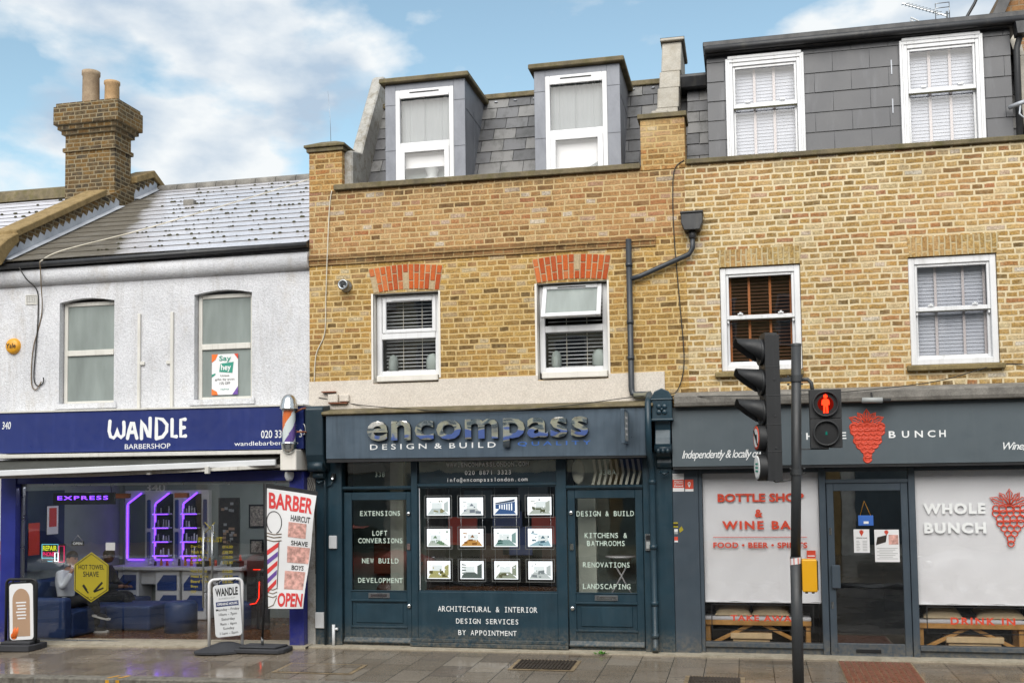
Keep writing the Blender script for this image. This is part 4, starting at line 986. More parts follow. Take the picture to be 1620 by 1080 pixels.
# neighbouring building at the far left
NB = thing('neighbouring_building', 'edge of a white shop with orange posters left of the blue pilaster', 'building', (-12.5, 0, 0))
mb = MB(); wall(mb, -16, -11.345, 2.4, 5.6, .03); wall(mb, -16, -11.02, -.2, 2.4, .0); mb.face([(-16, 8.4, 0), (-11.3, 8.4, 0), (-11.3, 8.4, 5.6), (-16, 8.4, 5.6)])
mb.build('wall', ['shopfront_white'], NB)
mb = MB()
for i in range(nrow):
    y0 = -.1+4.3*i/nrow; y1 = -.1+4.3*(i+1)/nrow
    mb.raw([(-16, y0, roof_z(y0)+.008), (-11.3, y0, roof_z(y0)+.008), (-11.3, y0-.008, roof_z(y0)+.014), (-16, y0-.008, roof_z(y0)+.014), (-11.3, y1, roof_z(y1)+.006), (-16, y1, roof_z(y1)+.006)], [(3, 2, 4, 5)]); mb.face([(-16, y0, roof_z(y0)+.003), (-11.3, y0, roof_z(y0)+.003), (-11.3, y0-.008, roof_z(y0)+.014), (-16, y0-.008, roof_z(y0)+.014)], 1)
mb.face([(-11.3, 4.2, 7.95), (-16, 4.2, 7.95), (-16, 8.5, 5.7), (-11.3, 8.5, 5.7)]); nr = mb.build('roof', ['wet_sheen_tiles_pale', 'tile_nose'], NB)
mb = MB()
for i in range(60):
    r_ = random.randrange(4, nrow); y0 = -.1+4.3*r_/nrow; mb.ball((random.uniform(-15, -11.4), y0-.022, roof_z(y0)+.018), (random.uniform(.02, .05), .02, .02), 0, 7, 5)
tag(mb.build('moss', ['moss'], nr), kind='stuff')
mb = MB(); mb.prism([(4.0, 7.9), (4.05, 8.12), (4.2, 8.18), (4.35, 8.12), (4.4, 7.9)], 'x', -16, -11.4); mb.build('ridge_tile', ['coping'], nr)
for i, (z0, z1, m_) in enumerate(((.45, .72, 'orange_vinyl'), (.78, .98, 'white_paper'), (1.0, 1.25, 'orange_vinyl'), (1.28, 1.45, 'alarm_yellow'), (.18, .42, 'orange_vinyl'))):
    mb = MB(); mb.box(-11.6, -11.03, -.004, .0, z0, z1); mb.build('poster', [m_], NB)
mb = MB(); mb.tube([(-16, -.10, 5.60), (-11.40, -.10, 5.625)], .042, 12); mb.box(-16, -11.35, -.06, .03, 5.58, 5.72); mb.build('gutter', ['gutter_black'], NB)
for x0 in (-13.2, -15.2):
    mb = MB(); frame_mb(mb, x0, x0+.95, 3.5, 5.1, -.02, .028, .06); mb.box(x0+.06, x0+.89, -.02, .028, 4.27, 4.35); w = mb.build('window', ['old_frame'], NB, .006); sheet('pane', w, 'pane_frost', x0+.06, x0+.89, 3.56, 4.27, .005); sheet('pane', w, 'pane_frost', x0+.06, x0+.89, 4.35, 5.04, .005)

# ================================================================== MIDDLE: brick building with teal shopfront
MBD = thing('brick_building', 'yellow brick building with orange window arches and teal shopfront', 'building', (-3.5, 0, 0))
X0, X1 = -6.055, -0.70
o3 = (-5.09, -4.13, 3.66, 4.93); o4 = (-2.73, -1.765, 3.63, 4.95)
mb = MB(); wall(mb, X0, X1, 3.2, 5.50, 0.0, (o3, o4), .17, 0, 1); mb.build('wall', ['brick_mid', 'white_trim'], MBD)
mb = MB(); wall(mb, X0, X1, 5.50, 6.46, 0.0); mb.face([(X0, 0, 5.5), (X0, 0, 6.46), (X0, .4, 6.46), (X0, .4, 5.5)]); mb.face([(X0, 0.23, 6.46), (X1, .23, 6.46), (X1, .23, 6.1), (X0, .23, 6.1)])
for xx in (X0+.02, X1-.02): mb.face([(xx, 0.02, 0), (xx, 8.4, 0), (xx, 8.4, 6.46), (xx, .02, 6.46)])
mb.face([(X0, 8.4, 0), (X1, 8.4, 0), (X1, 8.4, 8.2), (X0, 8.4, 8.2)])
mb.face([(X0, .1, 3.15), (X1, .1, 3.15), (X1, 8.4, 3.15), (X0, 8.4, 3.15)])
tag(mb.build('parapet_wall', ['brick_top'], MBD), 'pinker upper brickwork')
mb = MB(); mb.box(X0, -1.10, -.035, -.002, 5.445, 5.52); mb.box(X0, -1.10, -.02, -.002, 5.37, 5.445); mb.build('string_course', ['brick_string'], MBD, .004)
mb = MB(); mb.prism([(-5.66, 6.445), (-1.285, 6.425), (-1.285, 6.50), (-5.66, 6.525)], 'y', -.06, .26); mb.build('coping', ['coping'], MBD, .008)
# corner piers
mb = MB(); mb.box(X0, -5.55, -.004, .40, 6.44, 7.03); mb.box(X0-.03, -5.52, -.035, .43, 7.03, 7.09, 1); mb.box(X0-.06, -5.49, -.065, .46, 7.09, 7.13, 1)
mb.raw([(X0-.05, -.055, 7.13), (-5.50, -.055, 7.13), (-5.50, .45, 7.13), (X0-.05, .45, 7.13), (X0+.15, .1, 7.21), (-5.68, .1, 7.21), (-5.68, .3, 7.21), (X0+.15, .3, 7.21)], [(0, 1, 5, 4), (1, 2, 6, 5), (2, 3, 7, 6), (3, 0, 4, 7), (4, 5, 6, 7)], 1)
mb.build('corner_pier', ['brick_pier', 'coping'], MBD, .006)
mb = MB(); mb.box(-1.275, -.685, -.012, .42, 6.40, 7.10); mb.box(-1.31, -.655, -.05, .45, 7.10, 7.165, 1); mb.build('corner_pier', ['brick_pier', 'coping'], MBD, .006)
box('pier_cap_stone', MBD, 'cream_stone', -1.14, -.90, .12, .40, 7.165, 7.26, .02)
mb = MB(); mb.tube([(-5.80, .2, 7.2), (-5.81, .2, 7.6), (-5.845, .2, 8.0)], [.004, .0025, .0015], 6); mb.build('whip_aerial', ['steel'], MBD)
# rendered party walls that follow the mansard slope
mb = MB(); mb.prism([(.10, 6.4), (.10, 7.05), (.50, 7.14), (.62, 7.36), (1.40, 8.60), (1.50, 8.66), (1.75, 8.70), (1.9, 8.6), (1.9, 6.4)], 'x', -5.60, -5.43); mb.build('party_wall', ['party_render'], MBD, .02)
mb = MB()
prof = [(.42, 7.10), (.60, 7.45), (.78, 7.80), (.95, 8.10), (1.28, 8.66)]
for i in range(4): mb.prism([prof[i], prof[i+1], (2.2, prof[i+1][1]), (2.2, prof[i][1])], 'x', -1.11+.022*i, -.80+.012*i)
mb.prism([(1.20, 8.66), (1.25, 8.72), (2.2, 8.72), (2.2, 8.66)], 'x', -1.07, -.72); mb.raw([(-1.07, 1.25, 8.72), (-.72, 1.25, 8.72), (-.72, 1.7, 8.72), (-1.07, 1.7, 8.72), (-.9, 1.45, 8.80)], [(0, 1, 4), (1, 2, 4), (2, 3, 4), (3, 0, 4)])
tag(mb.build('party_wall', ['cream_stone'], MBD, .012), 'cream stone party wall end with pointed cap')
# mansard of real slate courses
def mansard(name, parent, x0, x1, y0, z0, y1, z1, rows, mat, sw, cuts=()):
    mb = MB(); sl = (y1-y0)/(z1-z0)
    for i in range(rows):
        za = z0+(z1-z0)*i/rows; zb = z0+(z1-z0)*(i+1)/rows; off = (i % 2)*sw/2
        x = x0-sw+off
        while x < x1:
            a, b = max(x+.004, x0), min(x+sw-.004, x1); x += sw
            if b-a < .02: continue
            j = random.uniform(-.004, .004); zc = za+random.uniform(-.008, .008)
            ya = y0+(zc-z0)*sl-.018+j; yb = y0+(zb+.02-z0)*sl-.001
            mb.raw([(a, ya+.016, zc), (b, ya+.016, zc), (b, ya, zc), (a, ya, zc), (b, yb, zb+.02), (a, yb, zb+.02)], [(1, 0, 3, 2), (3, 2, 4, 5), (0, 1, 4, 5), (0, 3, 5), (2, 1, 4)], random.randrange(3))
    return mb.build(name, mat, parent)
for i, c_ in enumerate(('#58585a', '#666668', '#777675')):
    t = NT('slate_tone_%d' % i); v = t.coords(); n = t.noise(v, 5, 6, .65)
    t.set(color=t.mix(t.math('MULTIPLY', t.ramp(t.noise(t.coords((7, 7, 1.2)), 1.2, 6, .65), [(.48, 0.0), (.72, 1.0)]), .6), c_, '#34352f'), rough=t.ramp(n, [(.3, .3), (.7, .55)]), spec=.5); t.bump(t.noise(v, 30, 4), .2, .005)
ST = ['slate_tone_0', 'slate_tone_1', 'slate_tone_2']
roof = mansard('roof', MBD, -5.44, -.68, .55, 6.35, 1.50, 8.15, 9, ST, .34)
mb = MB(); mb.box(-5.44, -.9, 1.44, 1.62, 8.12, 8.20); mb.build('ridge_flashing', ['coping'], roof, .01)
mb = MB(); mb.face([(-5.44, .57, 6.35), (-.68, .57, 6.35), (-.68, 1.52, 8.15), (-5.44, 1.52, 8.15)]); mb.face([(-5.44, .2, 6.30), (-.68, .2, 6.30), (-.68, .6, 6.30), (-5.44, .6, 6.30)])
mb.face([(-5.44, 1.5, 8.15), (-.68, 1.5, 8.15), (-.68, 8.4, 8.15), (-5.44, 8.4, 8.15)]); mb.build('roof_deck', ['wall_dark'], roof)
mb = MB()
for k in range(9):
    xx = -3.6+.3*k if k < 3 else -3.6+.3*k; mb.ball((xx, 1.43, 8.06), (.03, .02, .012), 0, 8, 5)
mb.build('lead_clip', ['flashing'], roof)
# dormers
def dormer(x0, x1, wx0, wx1, blind):
    d = MB(); y = .28; zt = 8.03
    # front cheeks and head around the window, and the side cheeks
    wz0, wz1 = 6.40, 7.93
    for a, b in ((x0, wx0), (wx1, x1)): d.box(a, b, y, y+.10, 6.3, zt)
    d.box(wx0, wx1, y, y+.10, wz1, zt); d.box(wx0, wx1, y, y+.10, 6.3, wz0)
    def cheek(xa, xb): d.prism([(y+.10, 6.3), (y+.10, zt), (1.45, zt), (.54, 6.3)], 'x', xa, xb)
    cheek(x0, x0+.05); cheek(x1-.05, x1)
    for z in (7.05, 7.72): d.box(x0-.004, wx0, y-.006, y, z, z+.018); d.box(wx1, x1+.004, y-.006, y, z, z+.018)
    d.box(x1, x1+.006, y+.5, y+.515, 6.5, 7.7); d.prism([(y+.06, 7.60), (y+.06, 7.62), (1.3, 7.60), (1.3, 7.58)], 'x', x1, x1+.006)
    o = d.build('dormer', ['lead'], MBD, .006)
    MB().box(x0-.07, x1+.07, y-.08, 1.56, zt+.002, zt+.075).build('roof_slab', ['coping'], o, .012)
    w = MB(); frame_mb(w, wx0, wx1, wz0, wz1, y-.012, y+.07, .065, wt=.10)
    w.box(wx0+.065, wx1-.065, y-.012, y+.07, 7.06, 7.15)
    frame_mb(w, wx0+.065, wx1-.065, wz0+.065, 7.06, y-.03, y+.02, .075, wt=.06)
    w.box(wx0+.065, wx1-.065, y-.024, y-.012, 7.80, 7.83)
    w.build('window_frame', ['upvc'], o, .008)
    box('trickle_vent', o, 'black_plastic', (wx0+wx1)/2-.22, (wx0+wx1)/2+.22, y-.02, y-.0125, 7.875, 7.89)
    sheet('pane', o, 'pane_up', wx0+.065, wx1-.065, 7.15, 7.83, y+.03); sheet('pane', o, 'pane_up', wx0+.14, wx1-.14, 6.54, 7.0, y-.005)
    c = MB(); n = 40
    for i in range(n):
        xa = wx0+.06+(wx1-wx0-.12)*i/n; xb = wx0+.06+(wx1-wx0-.12)*(i+1)/n
        fa = .003*math.sin(i*1.7)+(.012 if i % 13 == 6 else 0); fb = .003*math.sin((i+1)*1.7)+(.012 if (i+1) % 13 == 6 else 0)
        c.face([(xa, y+.11+fa, 7.1), (xb, y+.11+fb, 7.1), (xb, y+.11+fb, 7.86), (xa, y+.11+fa, 7.86)])
    c.build('net_curtain', ['curtain'], o)
    b = MB(); b.box(wx0+.1, wx1-.1, y+.085, y+.09, 6.80 if blind == 0 else 6.45, 7.05); b.build('roller_blind', ['white_paper'], o)
    if blind == 0:
        v = MB(); v.lathe((wx0+.50, y+.16, 6.45), [(.10, 0), (.17, .06), (.15, .16), (.07, .24), (.11, .34)], n=16); v.build('vase', ['grey_label'], o)
        MB().box(wx0+.06, wx1-.06, y+.22, y+.23, 6.4, 7.1).build('curtain', ['wall_grey'], o)
    else:
        v = MB(); v.face([(wx0+.35, y+.08, 6.5), (wx1-.1, y+.08, 6.5), (wx1-.1, y+.08, 6.72)]); v.build('folded_curtain', ['curtain'], o)
    MB().box(x0+.06, x1-.06, .60, .62, 6.4, 8.0).build('back_wall', ['room_pale'], o)
    return o
tag(dormer(-4.99, -3.79, -4.83, -3.96, 0), 'dormer with vase on its window sill')
tag(dormer(-2.78, -1.57, -2.62, -1.75, 1), 'dormer with white blind')

# first floor windows
def casement(op, open_top):
    x0, x1, z0, z1 = op; y = .12
    w = MB(); frame_mb(w, x0+.01, x1-.01, z0+.10, z1-.02, y, y+.06, .075, wt=.05); w.box(x0+.085, x1-.08, y-.015, y+.06, 4.285, 4.375)
    if not open_top:
        frame_mb(w, x0+.10, x1-.07, 4.37, z1-.06, y-.025, y+.02, .055)
    o = w.build('window', ['upvc'], MBD, .008)
    b = MB(); b.box(x0+.06, x1-.01, -.05, .12, z0+.01, z0+.10); b.build('sill', ['white_trim'], o, .01)
    # white painted surround, standing just proud of the brick
    box('painted_reveal', o, 'white_trim', x0-.03, x0, -.006, .02, z0+.05, z1); box('painted_reveal', o, 'white_trim', x1, x1+.025, -.006, .02, z0+.05, z1)
    sheet('pane', o, 'pane', x0+.085, x1-.085, z0+.15, 4.285, y+.03)
    if open_top:
        # top hung sash pushed open
        s_ = MB(); W_ = x1-x0-.15; H_ = .50
        frame_mb(s_, 0, W_, -H_, 0, -.03, .03, .06)
        t = s_.build('open_sash', ['upvc'], o, .008); t.matrix_parent_inverse = Matrix.Identity(4); t.location = (x0+.07, y-.01, z1-.03); t.rotation_euler = (R(-24), 0, 0)
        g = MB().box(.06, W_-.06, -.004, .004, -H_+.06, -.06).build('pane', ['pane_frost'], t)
        box('trickle_vent', o, 'black_plastic', x0+.28, x1-.30, y-.06, y-.045, z1-.065, z1-.05)
    else:
        sheet('pane', o, 'pane', x0+.155, x1-.125, 4.425, z1-.115, y)
        box('trickle_vent', o, 'white_plastic', x0+.25, x1-.30, y-.035, y-.025, z1-.10, z1-.085)
    slats('venetian_blind', o, 'white_plastic', x0+.10, x1-.07, z0+.12, z1-.08, y+.16, .052, .03, 22, (x0+.36, x1-.32), 'cable_white', .008)
    m = MB(); m.box(x0-.2, x1+.2, y+.75, y+.78, z0-.3, z1+.2); m.build('room_back', ['room_brown'], o)
    for xx, r_ in ((x0+.22, .07), (x1-.15, .10)):
        m = MB(); m.lathe((xx, y+.10, z0+.16), [(r_*.6, 0), (r_, .05), (r_*1.0, .16), (r_*.7, .24), (0, .26)], n=14); m.build('ornament', ['wall_grey'], o)
    return o
casement(o3, False); tag(casement(o4, True), 'window with its top sash pushed open')
def arch_bricks(x0, x1, zl, zr, xt0, xt1, zt, n, parent):
    """fan of soldier bricks: bottom edge from (x0,zl) to (x1,zr), top edge xt0..xt1 at zt, both slightly cambered"""
    mb = MB(); mo = MB()
    P = lambda u, v: ((x0+(x1-x0)*u)*(1-v)+(xt0+(xt1-xt0)*u)*v, (zl+.035*math.sin(math.pi*u))*(1-v)+(zt+.045*math.sin(math.pi*u))*v)
    for i in range(n):
        ua, ub = (i+.10)/n, (i+.90)/n; sp = .34 if i % 2 else .66
        for va, vb in ((.01, sp-.02), (sp+.02, .99)):
            q = [P(ua, va), P(ub, va), P(ub, vb), P(ua, vb)]; mb.prism(q, 'y', -.010+random.uniform(-.003, .002), .01, random.choice((0, 0, 1, 1, 2)) if random.random() > .06 else 3)
    q = [P(u/10, 0) for u in range(11)]+[P(u/10, 1) for u in range(10, -1, -1)]
    mo.prism(q, 'y', -.004, .008)
    a = mb.build('brick_arch', ['arch_brick_0', 'arch_brick_1', 'arch_brick_2', 'arch_mortar'], parent, .004); mo.build('mortar', ['arch_mortar'], a)
arch_bricks(-5.08, -4.115, 4.935, 0, -5.16, -4.06, 5.28, 13, MBD)
arch_bricks(-2.73, -1.76, 4.955, 0, -2.79, -1.70, 5.285, 13, MBD)
# cream rendered band, fascia hood, pipes, small fittings
mb = MB(); mb.prism([(X0, 3.30), (-1.02, 3.24), (-1.02, 3.69), (-1.765, 3.68), (-1.765, 3.62), (-2.73, 3.62), (-2.73, 3.69), (-4.13, 3.69), (-4.13, 3.65), (-5.09, 3.65), (-5.09, 3.71), (X0, 3.71)], 'y', -.022, -.002); mb.build('rendered_band', ['cream_render'], MBD)
mb = MB(); mb.prism([(-.40, 3.215), (-.38, 3.25), (-.02, 3.31), (-.02, 3.20), (-.36, 3.195)], 'x', -5.72, -1.15); mb.build('fascia_hood', ['coping'], MBD, .006)
mb = MB(); mb.tube([(-1.455, -.07, 5.47), (-1.455, -.07, 3.46), (-1.44, -.08, 3.40), (-1.40, -.09, 3.385), (-1.20, -.10, 3.385)], .040, 12)
for z in (5.1, 4.33, 3.85): mb.cyl((-1.455, -.07, z), (-1.455, -.07, z+.05), .048, .048, 12)
mb.tube([(-.61, -.09, 5.47), (-.61, -.09, 5.30), (-.66, -.08, 5.22), (-1.30, -.07, 4.97), (-1.455, -.07, 4.93)], .034, 12)
dp = mb.build('drainpipe', ['pipe_grey'], MBD)
mb = MB(); mb.tube([(-1.42, -.09, 3.375), (-1.30, -.10, 3.37), (-1.19, -.10, 3.385)], .046, 10); mb.build('mossy_bend', ['pipe_moss'], dp)
mb = MB(); mb.prism([(-.71, 5.52), (-.51, 5.52), (-.47, 5.62), (-.47, 5.74), (-.75, 5.74), (-.75, 5.62)], 'y', -.20, -.005); mb.box(-.76, -.46, -.21, -.005, 5.742, 5.77); mb.cyl((-.61, -.09, 5.42), (-.61, -.09, 5.52), .05, .05, 12); mb.build('rain_hopper', ['gutter_black'], MBD, .008)
cable(MBD, [(-.70, -.02, 6.50), (-.83, -.02, 6.38), (-.86, -.015, 6.0), (-.85, -.015, 5.4), (-.80, -.015, 4.6), (-.76, -.015, 3.8), (-.86, -.03, 3.42), (-1.0, -.06, 3.40)], .007, 'cable_dark')
cable(MBD, [(-5.70, -.02, 6.45), (-5.74, -.012, 6.2), (-5.76, -.05, 5.5), (-5.80, -.012, 4.9), (-5.82, -.012, 4.4), (-5.95, -.012, 4.1), (-5.98, -.012, 3.7)], .008, 'cable_white')
cable(MBD, [(-5.9, -.03, 3.48), (-5.3, -.04, 3.36), (-4.2, -.41, 3.235), (-3.3, -.42, 3.19), (-2.3, -.42, 3.24), (-1.5, -.3, 3.33), (-1.2, -.13, 3.36), (-.4, -.42, 3.31), (.8, -.42, 3.30), (2.2, -.40, 3.40), (3.05, -.03, 3.62), (3.4, -.03, 3.62)], .006, 'cable_dark')
o = thing('flue_outlet', 'round grey boiler flue sticking out of the yellow brick wall', 'flue', (-5.49, 0, 5.06))
mb = MB(); mb.lathe((-5.49, 0, 5.06), [(.0, .0), (.085, .0), (.085, .02), (.06, .03), (.06, .13), (.075, .13), (.075, .15), (.05, .15), (.05, .05), (0, .05)], axis=(0, -1, 0), n=22); mb.build('pipe', ['steel'], o)
o = thing('cable_boxes', 'peeling cream cable boxes on the rendered band above the sign', 'electric box', (-5.6, -.05, 3.42))
mb = MB(); mb.box(-5.75, -5.60, -.08, -.022, 3.40, 3.52); mb.box(-5.58, -5.44, -.07, -.022, 3.41, 3.51); mb.build('box', ['cream_render'], o, .008)
mb = MB(); mb.box(-5.84, -5.64, -.09, -.022, 3.545, 3.56); mb.box(-5.74, -5.46, -.085, -.022, 3.385, 3.397); mb.build('rusty_edge', ['rust'], o)
# shopfront: timber frame around two doors and a display window
TF = MB()
TF.box(-5.76, -5.555, -.06, .10, -.03, 2.62); TF.box(-5.96, -5.762, -.03, .10, -.03, 3.30)
TF.box(-4.545, -4.455, -.03, .10, .0, 2.56); TF.box(-2.50, -2.365, -.03, .10, .0, 2.56)
TF.box(-1.335, -.95, -.05, .10, -.02, 2.62); TF.box(-5.555, -1.335, -.05, .10, 2.56, 2.66)
TF.box(-5.555, -4.545, -.03, .09, 2.165, 2.215); TF.box(-2.365, -1.335, -.03, .09, 2.145, 2.195)
TF.box(-5.555, -4.545, -.045, -.03, 2.18, 2.20); TF.box(-2.365, -1.335, -.045, -.03, 2.16, 2.18)
TF.box(-4.455, -2.50, -.025, .10, .06, .76); TF.box(-4.455, -2.50, -.025, .10, 2.20, 2.24); TF.box(-4.56, -2.36, -.075, .10, .02, .075); TF.box(-4.52, -2.40, -.05, .09, .0, .02); TF.box(-4.56, -2.36, -.052, -.03, .076, .125)
TF.box(-5.555, -4.57, -.0, .10, -.02, .05); TF.box(-2.35, -1.335, 0, .10, -.02, .055)
SH = TF.build('shopfront', ['teal'], MBD, .006)
def teal_door(x0, x1, zb, gx0, gx1, lock_x, words, number):
    d = MB(); z0, z1 = zb, zb+2.08; y = .0
    d.box(x0, gx0, y, y+.05, z0, z1); d.box(gx1, x1, y, y+.05, z0, z1); d.box(gx0, gx1, y, y+.05, 2.02, z1); d.box(gx0, gx1, y, y+.05, .64, .76); d.box(gx0, gx1, y, y+.05, z0, .26)
    d.box(gx0, gx1, y+.02, y+.045, .26, .64); d.box(gx0+.06, gx1-.06, y+.006, y+.02, .32, .58)
    d.prism([(y-.045, z0), (y-.045, z0+.02), (y, z0+.075), (y, z0)], 'x', x0+.005, x1-.005)
    for a, b, c, e in ((gx0, gx1, .26, .28), (gx0, gx1, .625, .645)): d.box(a-.01, b+.01, y-.014, y, c-.01, e)
    d.box(gx0-.012, gx1+.012, y-.012, y, .755, .772)
    door = d.build('door', ['teal'], MBD, .008)
    sheet('pane', door, 'pane_teal', gx0, gx1, .76, 2.02, y+.025)
    m = MB(); c = (gx0+gx1)/2; m.box(c-.155, c+.155, y-.014, y, .665, .735); m.box(c-.12, c+.12, y-.02, y-.014, .68, .72, 1); m.build('letterbox', ['steel', 'chrome'], door, .004)
    for z in (1.83, .56): m = MB(); m.lathe((lock_x, y, z), [(.0, .03), (.025, .03), (.03, .015), (.03, 0)], axis=(0, -1, 0), n=14); m.build('lock', ['chrome'], door)
    box('latch_guard', door, 'chrome', lock_x-.025, lock_x+.025, y-.02, y, 1.33, 1.42, .003)
    for s_, a, b, za, zc in words: text(s_, a, b, za, zc, y+.022, 'cream_vinyl', door, bold=.008, mono_=True)
    return door
yy = .0
teal_door(-5.545, -4.555, .05, -5.43, -4.625, -4.588, (('EXTENSIONS', -5.31, -4.72, 1.80, 1.87), ('LOFT', -5.13, -4.91, 1.525, 1.595), ('CONVERSIONS', -5.34, -4.69, 1.42, 1.49), ('NEW BUILD', -5.285, -4.75, 1.14, 1.21), ('DEVELOPMENT', -5.345, -4.69, .87, .94)), 0)
teal_door(-2.355, -1.345, .06, -2.255, -1.445, -2.305, (('DESIGN & BUILD', -2.235, -1.465, 1.78, 1.85), ('KITCHENS &', -2.13, -1.56, 1.49, 1.56), ('BATHROOMS', -2.10, -1.595, 1.385, 1.455), ('RENOVATIONS', -2.16, -1.535, 1.10, 1.17), ('LANDSCAPING', -2.165, -1.53, .815, .885)), 0)
fan = sheet('fanlight', SH, 'pane_teal', -5.50, -4.55, 2.215, 2.56, .04); text('338', -5.09, -4.95, 2.345, 2.415, .038, 'cream_vinyl', SH, mono_=True)
fan = sheet('fanlight', SH, 'pane_teal', -2.36, -1.34, 2.195, 2.56, .04); text('338A', -1.92, -1.70, 2.335, 2.405, .038, 'cream_vinyl', SH, mono_=True)
sheet('transom_pane', SH, 'pane_teal', -4.455, -2.50, 2.24, 2.56, .02)
m = MB(); m.box(-4.455, -2.50, .05, .06, 2.24, 2.56); m.build('transom_board', ['teal'], SH)
text('WWW.ENCOMPASSLONDON.COM', -4.04, -2.88, 2.465, 2.525, .019, 'white_bright', SH, bold=.022, mono_=True)
text('020 8871 3323', -3.78, -3.13, 2.355, 2.415, .019, 'white_bright', SH, bold=.010, mono_=True)
text('info@encompasslondon.com', -4.03, -2.90, 2.235+.01, 2.32, .019, 'white_bright', SH, bold=.010, mono_=True)
text('ARCHITECTURAL & INTERIOR', -4.17, -2.78, .495, .57, -.026, 'white_vinyl', SH, bold=.008, mono_=True)
text('DESIGN SERVICES', -3.915, -3.045, .335, .405, -.026, 'white_vinyl', SH, bold=.008, mono_=True)
text('BY APPOINTMENT', -3.885, -3.07, .18, .25, -.026, 'white_vinyl', SH, bold=.008, mono_=True)
w = MB(); frame_mb(w, -4.455, -2.50, .76, 2.20, .0, .04, .018); dw = w.build('display_window', ['teal'], MBD)
sheet('pane', dw, 'pane_teal', -4.437, -2.518, .778, 2.182, .015); box('sealant_edge', dw, 'white_plastic', -4.437, -4.428, .004, .012, .78, 2.18)
# room behind
mb = MB()
mb.face([(-5.96, 3.2, 0), (-1.0, 3.2, 0), (-1.0, 3.2, 2.7), (-5.96, 3.2, 2.7)]); mb.face([(-5.9, .1, 0), (-5.9, 3.2, 0), (-5.9, 3.2, 2.7), (-5.9, .1, 2.7)]); mb.face([(-1.0, .1, 0), (-1.0, 3.2, 0), (-1.0, 3.2, 2.7), (-1.0, .1, 2.7)])
mb.face([(-5.96, .1, 2.7), (-1.0, .1, 2.7), (-1.0, 3.2, 2.7), (-5.96, 3.2, 2.7)])
mb.build('interior_wall', ['room_brown'], MBD)
mb = MB(); mb.face([(-5.96, .08, .02), (-1.0, .08, .02), (-1.0, 3.2, .02), (-5.96, 3.2, .02)]); mb.box(-4.44, -2.51, .06, .75, .70, .76); mb.build('interior_floor', ['floor_wood'], MBD)
mb = MB(); mb.box(-5.15, -4.95, .85, .95, .02, 2.6); mb.box(-2.30, -2.05, .55, .65, .02, 2.6); mb.build('interior_post', ['room_pale'], MBD)
for a_, b_ in ((-5.9, -4.5), (-2.45, -1.02)): box('reflection_panel', MBD, 'reflection_green', a_, b_, 1.30, 1.34, .02, 2.68)  # added panels; their green stands in for pale reflections in the door glass
mb = MB(); mb.ball((-5.25, 1.0, .5), (.22, .15, .32)); mb.box(-5.5, -5.2, 1.1, 1.28, .9, 1.35); mb.build('stored_goods', ['blind_dark'], MBD)
mb = MB(); mb.box(-4.46, -4.40, .4, 1.2, .02, 2.6); mb.box(-2.52, -2.46, .4, 1.2, .02, 2.6); mb.build('partition', ['room_brown'], MBD)
mb = MB()
for xx, zz, m_ in ((-4.2, 1.5, 0), (-3.7, 1.25, 1), (-3.5, 1.75, 2), (-2.9, 1.5, 0), (-3.1, 2.0, 3), (-3.95, 1.9, 3), (-3.35, 1.35, 2), (-2.75, 1.1, 1)): mb.box(xx-.25, xx+.2, 1.5, 1.55, zz-.2, zz+.22, m_)
mb.build('back_shelf', ['red_vinyl', 'blind_dark', 'navy_panel', 'teal_dark'], MBD)
o = thing('bistro_table', 'small round folding table behind the right teal door glass', 'table', (-1.75, .9, .02))
mb = MB(); mb.lathe((-1.75, .9, 1.17), [(0, 0), (.22, 0), (.22, .02), (0, .02)], n=22); mb.build('tabletop', ['white_plastic'], o)
mb = MB(); mb.tube([(-1.95, .9, .55), (-1.60, .9, 1.17)], .012, 6); mb.tube([(-1.55, .9, .55), (-1.90, .9, 1.17)], .012, 6); mb.build('folding_leg', ['white_plastic'], o)
mb = MB(); mb.box(-2.1, -1.4, .6, 1.2, .02, .55); mb.build('plinth', ['room_brown'], o)
# zigzag screen behind the right fanlight
mb = MB()
for k in range(9):
    xx = -2.04+.075*k; mb.raw([(xx, .12, 2.2), (xx+.035, .12, 2.2), (xx+.075, .12, 2.36), (xx+.04, .12, 2.36), (xx+.05, .12, 2.54), (xx+.015, .12, 2.54)], [(0, 1, 2, 3), (3, 2, 4, 5)])
mb.ball((-2.22, .14, 2.38), (.09, .03, .17), 0, 14, 8)
mb.build('fanlight_screen', ['screen_cream'], MBD)
# twelve backlit picture panels
SUBJ = ['loft room', 'white bathroom', 'blue glazed terrace', 'sloped ceiling lounge', 'white kitchen island', 'amber wood hallway', 'green fronted kitchen', 'round clock bathroom', 'tall window extension', 'striped bookcase corridor', 'attic gable bedroom', 'pale sitting room']
PAL = [('#b9c4c2', '#8e8a66'), ('#c2c8c6', '#77808a'), ('#3d5a86', '#2c3d58'), ('#a8b0a6', '#585c44'), ('#b0b8ae', '#6d8a6a'), ('#b98a48', '#8a5a26'), ('#7f9c98', '#2f5a52'), ('#8fb0ba', '#4a6a78'), ('#a3a06a', '#5c5a30'), ('#55605c', '#8a948e'), ('#8b9380', '#5a5a40'), ('#b4bcba', '#7d8688')]
emit('backlit_white', '#f2f6f8', 0.62); emit('backlit_wall', '#dfe7e6', 0.55)
for i, (a, b) in enumerate(PAL): emit('backlit_a%d' % i, a, .55); emit('backlit_b%d' % i, b, .5)
rowz = [1.80, 1.37, .93]; colx = [-4.345, -3.87, -3.39, -2.915]
rn, cn = ['top', 'middle', 'bottom'], ['first', 'second', 'third', 'fourth']
